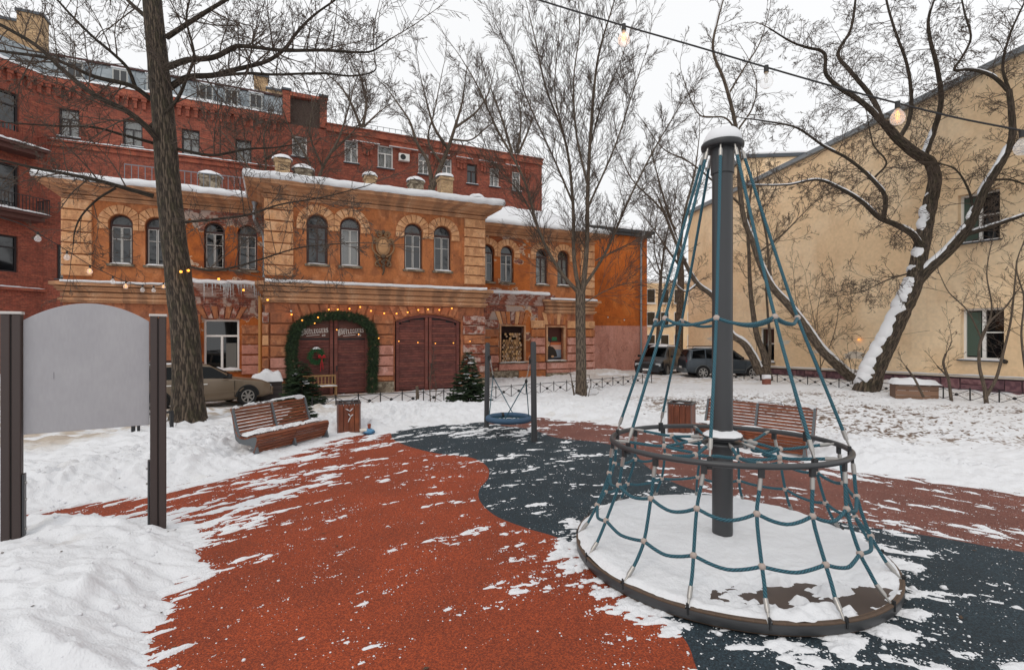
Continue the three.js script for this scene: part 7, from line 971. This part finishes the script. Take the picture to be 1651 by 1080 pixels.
bush('bare_bush', 'lopped bush with short dark stems right of the wooden box', 18.0, [{ p: [[1535, 645], [1530, 610], [1522, 585], [1526, 570]], r: [0.06, 0.035], from: 0.4 }, { p: [[1535, 640], [1528, 608], [1512, 590]], r: [0.04, 0.025], from: 0.4 }, { p: [[1490, 640], [1475, 610], [1462, 592]], r: [0.045, 0.03], from: 0.6 }, { p: [[1526, 572], [1535, 548], [1530, 520]], r: [0.015, 0.006] }], 191, { len: 0.7 });
bush('bare_bush', 'twiggy bush growing between the slanting and leaning trunks', 22.6, [{ p: [[1376, 620], [1372, 590], [1368, 565]], r: [0.02, 0.008], from: 0.2 }, { p: [[1372, 618], [1360, 590], [1350, 572]], r: [0.016, 0.006] }, { p: [[1380, 620], [1388, 592], [1396, 565]], r: [0.016, 0.006] }, { p: [[1374, 618], [1380, 590], [1382, 560]], r: [0.014, 0.006] }], 193, { len: 0.6, spacing: 0.16 });
bush('bare_bush', 'tall twiggy bush against the wall left of the slanting trunk', 25.8, [{ p: [[1325, 612], [1322, 560], [1318, 510], [1325, 465]], r: [0.03, 0.01], from: 0.2 }, { p: [[1325, 600], [1300, 540], [1285, 490], [1280, 440]], r: [0.03, 0.01] }, { p: [[1325, 590], [1345, 540], [1352, 500], [1348, 460]], r: [0.025, 0.01] }, { p: [[1322, 560], [1310, 500], [1300, 450]], r: [0.02, 0.008] }], 197, { len: 1.3, tip: 0.006 });
bush('bare_bush', 'small bundle of bare stems at the foot of the slim tree', 19.3, [{ p: [[928, 652], [925, 632], [922, 615]], r: [0.045, 0.03], from: 0.6 }, { p: [[940, 655], [944, 640], [946, 628]], r: [0.03, 0.02], from: 0.5 }, { p: [[947, 652], [950, 632], [953, 620]], r: [0.02, 0.008] }], 199, { len: 0.4 });
bush('bare_bush', 'few thin dry stems in the snow under the big old tree', 12.6, [{ p: [[276, 700], [272, 680], [268, 664]], r: [0.008, 0.004], from: 0.2 }, { p: [[280, 700], [284, 682], [290, 670]], r: [0.008, 0.004] }, { p: [[272, 700], [264, 686], [260, 675]], r: [0.007, 0.004] }], 211, { len: 0.3, tip: 0.0025, r1: 0.005 });
bush('bare_bush', 'dry stems before the right carriage door', 17.6, [{ p: [[694, 655], [693, 620], [697, 580]], r: [0.025, 0.01], from: 0.3 }, { p: [[700, 655], [703, 628], [699, 600]], r: [0.02, 0.008] }], 223, { len: 0.5 });
console.log('tree tris', treeTris);
// ---------------------------------------------------------------- small spruces
function spruce(label, x, z, h, seed, snowAmt, spread = 0.42) {
  const T = thing('young_spruce', label, 'spruce', x, -z, 0, 'young spruces before the orange house'), r = rngOf(seed), y0 = groundHeight(x, z); T.position.y = Math.max(0, y0);
  mesh('trunk', new Build().tube([V3(0, -0.1, 0), V3(0, h * 0.5, 0), V3(0, h, 0)], [0.04, 0.025, 0.006], 6).geo(), M.twig, T); const B = [new Build(), new Build(), new Build()], sn = new Build();
  for (let y = 0.12; y < h; y += 0.06) { const n = Math.round(9 * (1 - y / h) + 4); for (let k = 0; k < n; k++) {
    const a = r() * 6.283, L = h * spread * (1.02 - y / h) * (0.7 + 0.5 * r()) + 0.06, P = [], S = 5; for (let s = 0; s <= S; s++) { const t = s / S; P.push(V3(Math.cos(a) * L * t, y - 0.28 * L * t + 0.22 * L * t * t, Math.sin(a) * L * t)); }
    const b = B[Math.floor(r() * 3)]; b.tube(P, [0.008, 0.007, 0.006, 0.005, 0.004, 0.003], 3, false);
    for (let s = 0; s < 40 * L / 0.5; s++) { const t = 0.12 + 0.88 * r(), f = t * S, i = Math.min(S - 1, Math.floor(f)), p = P[i].clone().lerp(P[i + 1], f - i), sd = r() < 0.5 ? -1 : 1, d = V3(Math.cos(a + sd * 0.8), -0.25 + 0.3 * r(), Math.sin(a + sd * 0.8)).multiplyScalar(0.06 + 0.1 * r()), w = V3(-d.z, 0.02 + 0.03 * r(), d.x).multiplyScalar(0.2); b.tri(p.clone().sub(w), p.clone().add(w), p.clone().add(d)); b.tri(p.clone().add(V3(0, 0.012, 0)), p.clone().addScaledVector(d, 0.4).add(V3(0, 0.03, 0)), p.clone().addScaledVector(d, 1.05)); }
    if (r() < snowAmt) { const q = P[3]; const g = new THREE.SphereGeometry(1, 8, 6); g.scale(0.06 + 0.07 * r(), 0.025 + 0.02 * r(), 0.05 + 0.05 * r()); g.translate(q.x, q.y + 0.025, q.z); sn.add(g); }
  } }
  B.forEach((b, k) => { mesh('needles', b.geo(), M.needles[k], T); }); if (sn.i.length) mesh('snow', sn.geo(), M.snowPlain, T);
}
spruce('young snow-dusted spruce before the right edge of the second carriage door', -1.5, 17.6, 1.75, 231, 0.07); spruce('young spruce behind the left bench, at the foot of the garland', -6.75, 16.4, 1.5, 233, 0.03, 0.5); spruce('low spruce sapling in the snow right behind the left bench', -5.35, 13.0, 0.62, 239, 0.04, 0.7);
// ---------------------------------------------------------------- festoon lights and wires
M.bulbGlass = new THREE.MeshPhysicalMaterial({ color: 0xffffff, roughness: 0.12, transmission: 0.82, thickness: 0, ior: 1.5 }); M.filament = new THREE.MeshStandardMaterial({ color: 0x553311, emissive: 0xffa034, emissiveIntensity: 3 }); M.filamentOff = std(0x8a7a60, 0.5); M.glow = new THREE.MeshStandardMaterial({ color: 0xffc070, emissive: 0xff9a2c, emissiveIntensity: 2.2 }); M.frostBulb = std(0xd9d6cc, 0.25);
function festoon(label, wire, bulbs, R, big, sag = 0) {    // wire: points; bulbs: [point, lit]
  const o = wire[0], S = thing('festoon_string', label, 'string lights', o.x, o.z, 0, null, o.y), rel = (p) => p.clone().sub(o);
  mesh('cable', new Build().tube(splinePts(wire.map(rel), wire.length * 8), big ? 0.0075 : 0.006, 6).geo(), M.black, S);
  for (const [p, lit] of bulbs) {
    const q = rel(p), k = big ? R / 0.05 : 1; const b = mesh('socket', big ? new THREE.CylinderGeometry(0.016 * k, 0.018 * k, 0.05 * k, 12) : new THREE.CylinderGeometry(R * 0.45, R * 0.5, R * 1.3, 8), M.black, S); b.position.copy(q); b.position.y += big ? 0.0 : R * 0.4;
    if (big) { const g = new THREE.LatheGeometry([[0.013, 0], [0.016, -0.012], [0.03, -0.03], [0.044, -0.055], [0.048, -0.075], [0.042, -0.1], [0.026, -0.117], [0, -0.123]].map((v) => new THREE.Vector2(v[0] * k, v[1] * k)).reverse(), 20); const m = mesh('bulb', g, M.bulbGlass, S); m.position.copy(q); m.position.y -= 0.022 * k; mesh('cap', new THREE.CylinderGeometry(0.0145 * k, 0.0145 * k, 0.022 * k, 12), std(0x8a6a2c, 0.4, { metalness: 0.6 }), m).position.y = -0.002; const f = new Build(); for (const a of [-1, 0, 1]) f.tube([V3(a * 0.004 * k, -0.02 * k, 0), V3(a * 0.011 * k, -0.05 * k, a * 0.006), V3(a * 0.007 * k, -0.085 * k, 0)], 0.0018 * k, 5); mesh('filament', f.geo(), lit ? M.filament : M.filamentOff, m); }
    else { const m = mesh('bulb', new THREE.SphereGeometry(R, 12, 9), lit ? M.glow : M.frostBulb, S); m.position.copy(q); m.position.y -= R * 0.9; }
    if (lit) { const l = new THREE.PointLight(0xffa850, big ? 0.012 : 0.03); l.position.copy(q); l.position.y -= big ? 0.08 : R * 0.9; l.castShadow = true; l.shadow.radius = 1; S.add(l); }
  }
}
{ // overhead string with clear globe bulbs
  const W = [[780, -30, 4.3], [870, 0, 4.2], [1005, 41, 4.1], [1120, 74, 4.05], [1235, 108, 4.0], [1340, 138, 3.9], [1447, 166, 3.85], [1545, 190, 3.75], [1651, 211, 3.65], [1760, 236, 3.5]].map((p) => shot(...p));
  festoon('overhead black cable with large clear globe bulbs', W, [[shot(1006, 44, 4.1), 1], [shot(1236, 111, 4.0), 0], [shot(1448, 169, 3.85), 1], [shot(1649, 216, 3.65), 0]], 0.052, true);
}
{ // string from the far left to the old tree and on to the house
  const W = [[-40, 340, 7], [30, 360, 7.6], [60, 376, 8], [107, 404, 8.6], [144, 427, 9.2], [181, 445, 9.8], [205, 455, 10.4], [229, 461, 11], [247, 462, 11.8], [262, 457, 12.8], [280, 447, 13.1]].map((p) => shot(...p));
  festoon('sagging festoon of round bulbs running from the left edge to the old tree', W, [[60, 376, 8, 0], [107, 407, 8.6, 0], [144, 430, 9.2, 1], [181, 447, 9.8, 0], [202, 455, 10.4, 1], [229, 461, 11, 0], [247, 462, 11.8, 0], [263, 457, 12.8, 1]].map(([a, b, d, l]) => [shot(a, b, d), l]), 0.046, true);
  const W2 = [[284, 440, 13.2], [303, 434, 13.6], [350, 447, 15], [392, 466, 16.4], [430, 482, 18], [470, 500, 18.9]].map((p) => shot(...p)); festoon('festoon of warm bulbs from the old tree to the carriage door arch', W2, [[291, 436, 13.3, 1], [303, 434, 13.6, 1], [352, 448, 15, 1], [392, 466, 16.4, 1], [431, 482, 18, 1], [469, 500, 18.9, 0]].map(([a, b, d, l]) => [shot(a, b, d), l]), 0.036, false);
}
{
  const F = (s, y, o = 0.22) => orangeAt(s, y, -o), up = [[0.72, 3.22], [1.1, 3.0], [1.68, 3.12], [2.08, 3.44], [2.42, 3.45], [2.87, 3.49], [3.29, 3.57], [3.72, 3.42], [4.26, 3.33], [4.77, 3.33], [5.24, 3.39], [5.7, 3.5], [6.13, 3.53], [6.63, 3.52], [7.2, 3.6]];
  festoon('row of warm glowing bulbs strung above both carriage doors', [[0.2, 3.3], ...up, [8.2, 3.62]].map(([s, y]) => F(s, y + 0.06, 0.26)), up.map(([s, y]) => [F(s, y, 0.26), 1]), 0.034, false);
  const lo = [[1.55, 2.88], [2.37, 2.63], [3.22, 2.45], [4.02, 2.29], [4.85, 2.16], [5.66, 2.1], [6.43, 2.06], [7.25, 2.07], [8.03, 2.14]];
  festoon('slack lower string of small warm bulbs across the carriage doors', [[1.1, 3.0], ...lo, [8.8, 2.3]].map(([s, y]) => F(s, y + 0.05, 0.34)), lo.map(([s, y]) => [F(s, y, 0.34), 1]), 0.024, false);
  const A = (s, y) => orangeAt(s, y, 5.35); festoon('string of small white bulbs along the orange annex wall', [[17, 4.2], [18.4, 3.85], [19.6, 3.6], [20.8, 3.45], [22.3, 3.6]].map((p) => A(...p)), [[17.3, 4.1], [18.4, 3.82], [19.6, 3.58], [20.9, 3.42]].map((p) => [A(...p), 0]), 0.05, false);
  festoon('thin wire with a few small bulbs along the yellow house wall', [[7.5, 2.6], [9, 2.35], [11, 2.2], [13, 2.3], [15, 2.6]].map(([a, y]) => yellowAt(a, y, 0.08)), [[9.6, 2.27, 0], [11.9, 2.2, 1]].map(([a, y, l]) => [yellowAt(a, y, 0.08), l]), 0.03, false);
}
for (const [a, b, lb] of [[[628, -5], [672, 118], 'leftmost of the thin overhead wires'], [[638, -5], [690, 112], 'middle one of the three thin overhead wires'], [[642, -5], [720, 140], 'rightmost of the thin overhead wires']]) { const p = shot(...a, 26), q = shot(...b, 40), o = thing('overhead_wire', lb + ' crossing the sky', 'wire', p.x, p.z, 0, null, p.y); const m = p.clone().lerp(q, 0.5); m.y -= 0.3; mesh('wire', new Build().tube(splinePts([p, m, q].map((v) => v.clone().sub(p)), 14), 0.012, 4, false).geo(), M.steel, o); }
renderer.render(scene, camera);
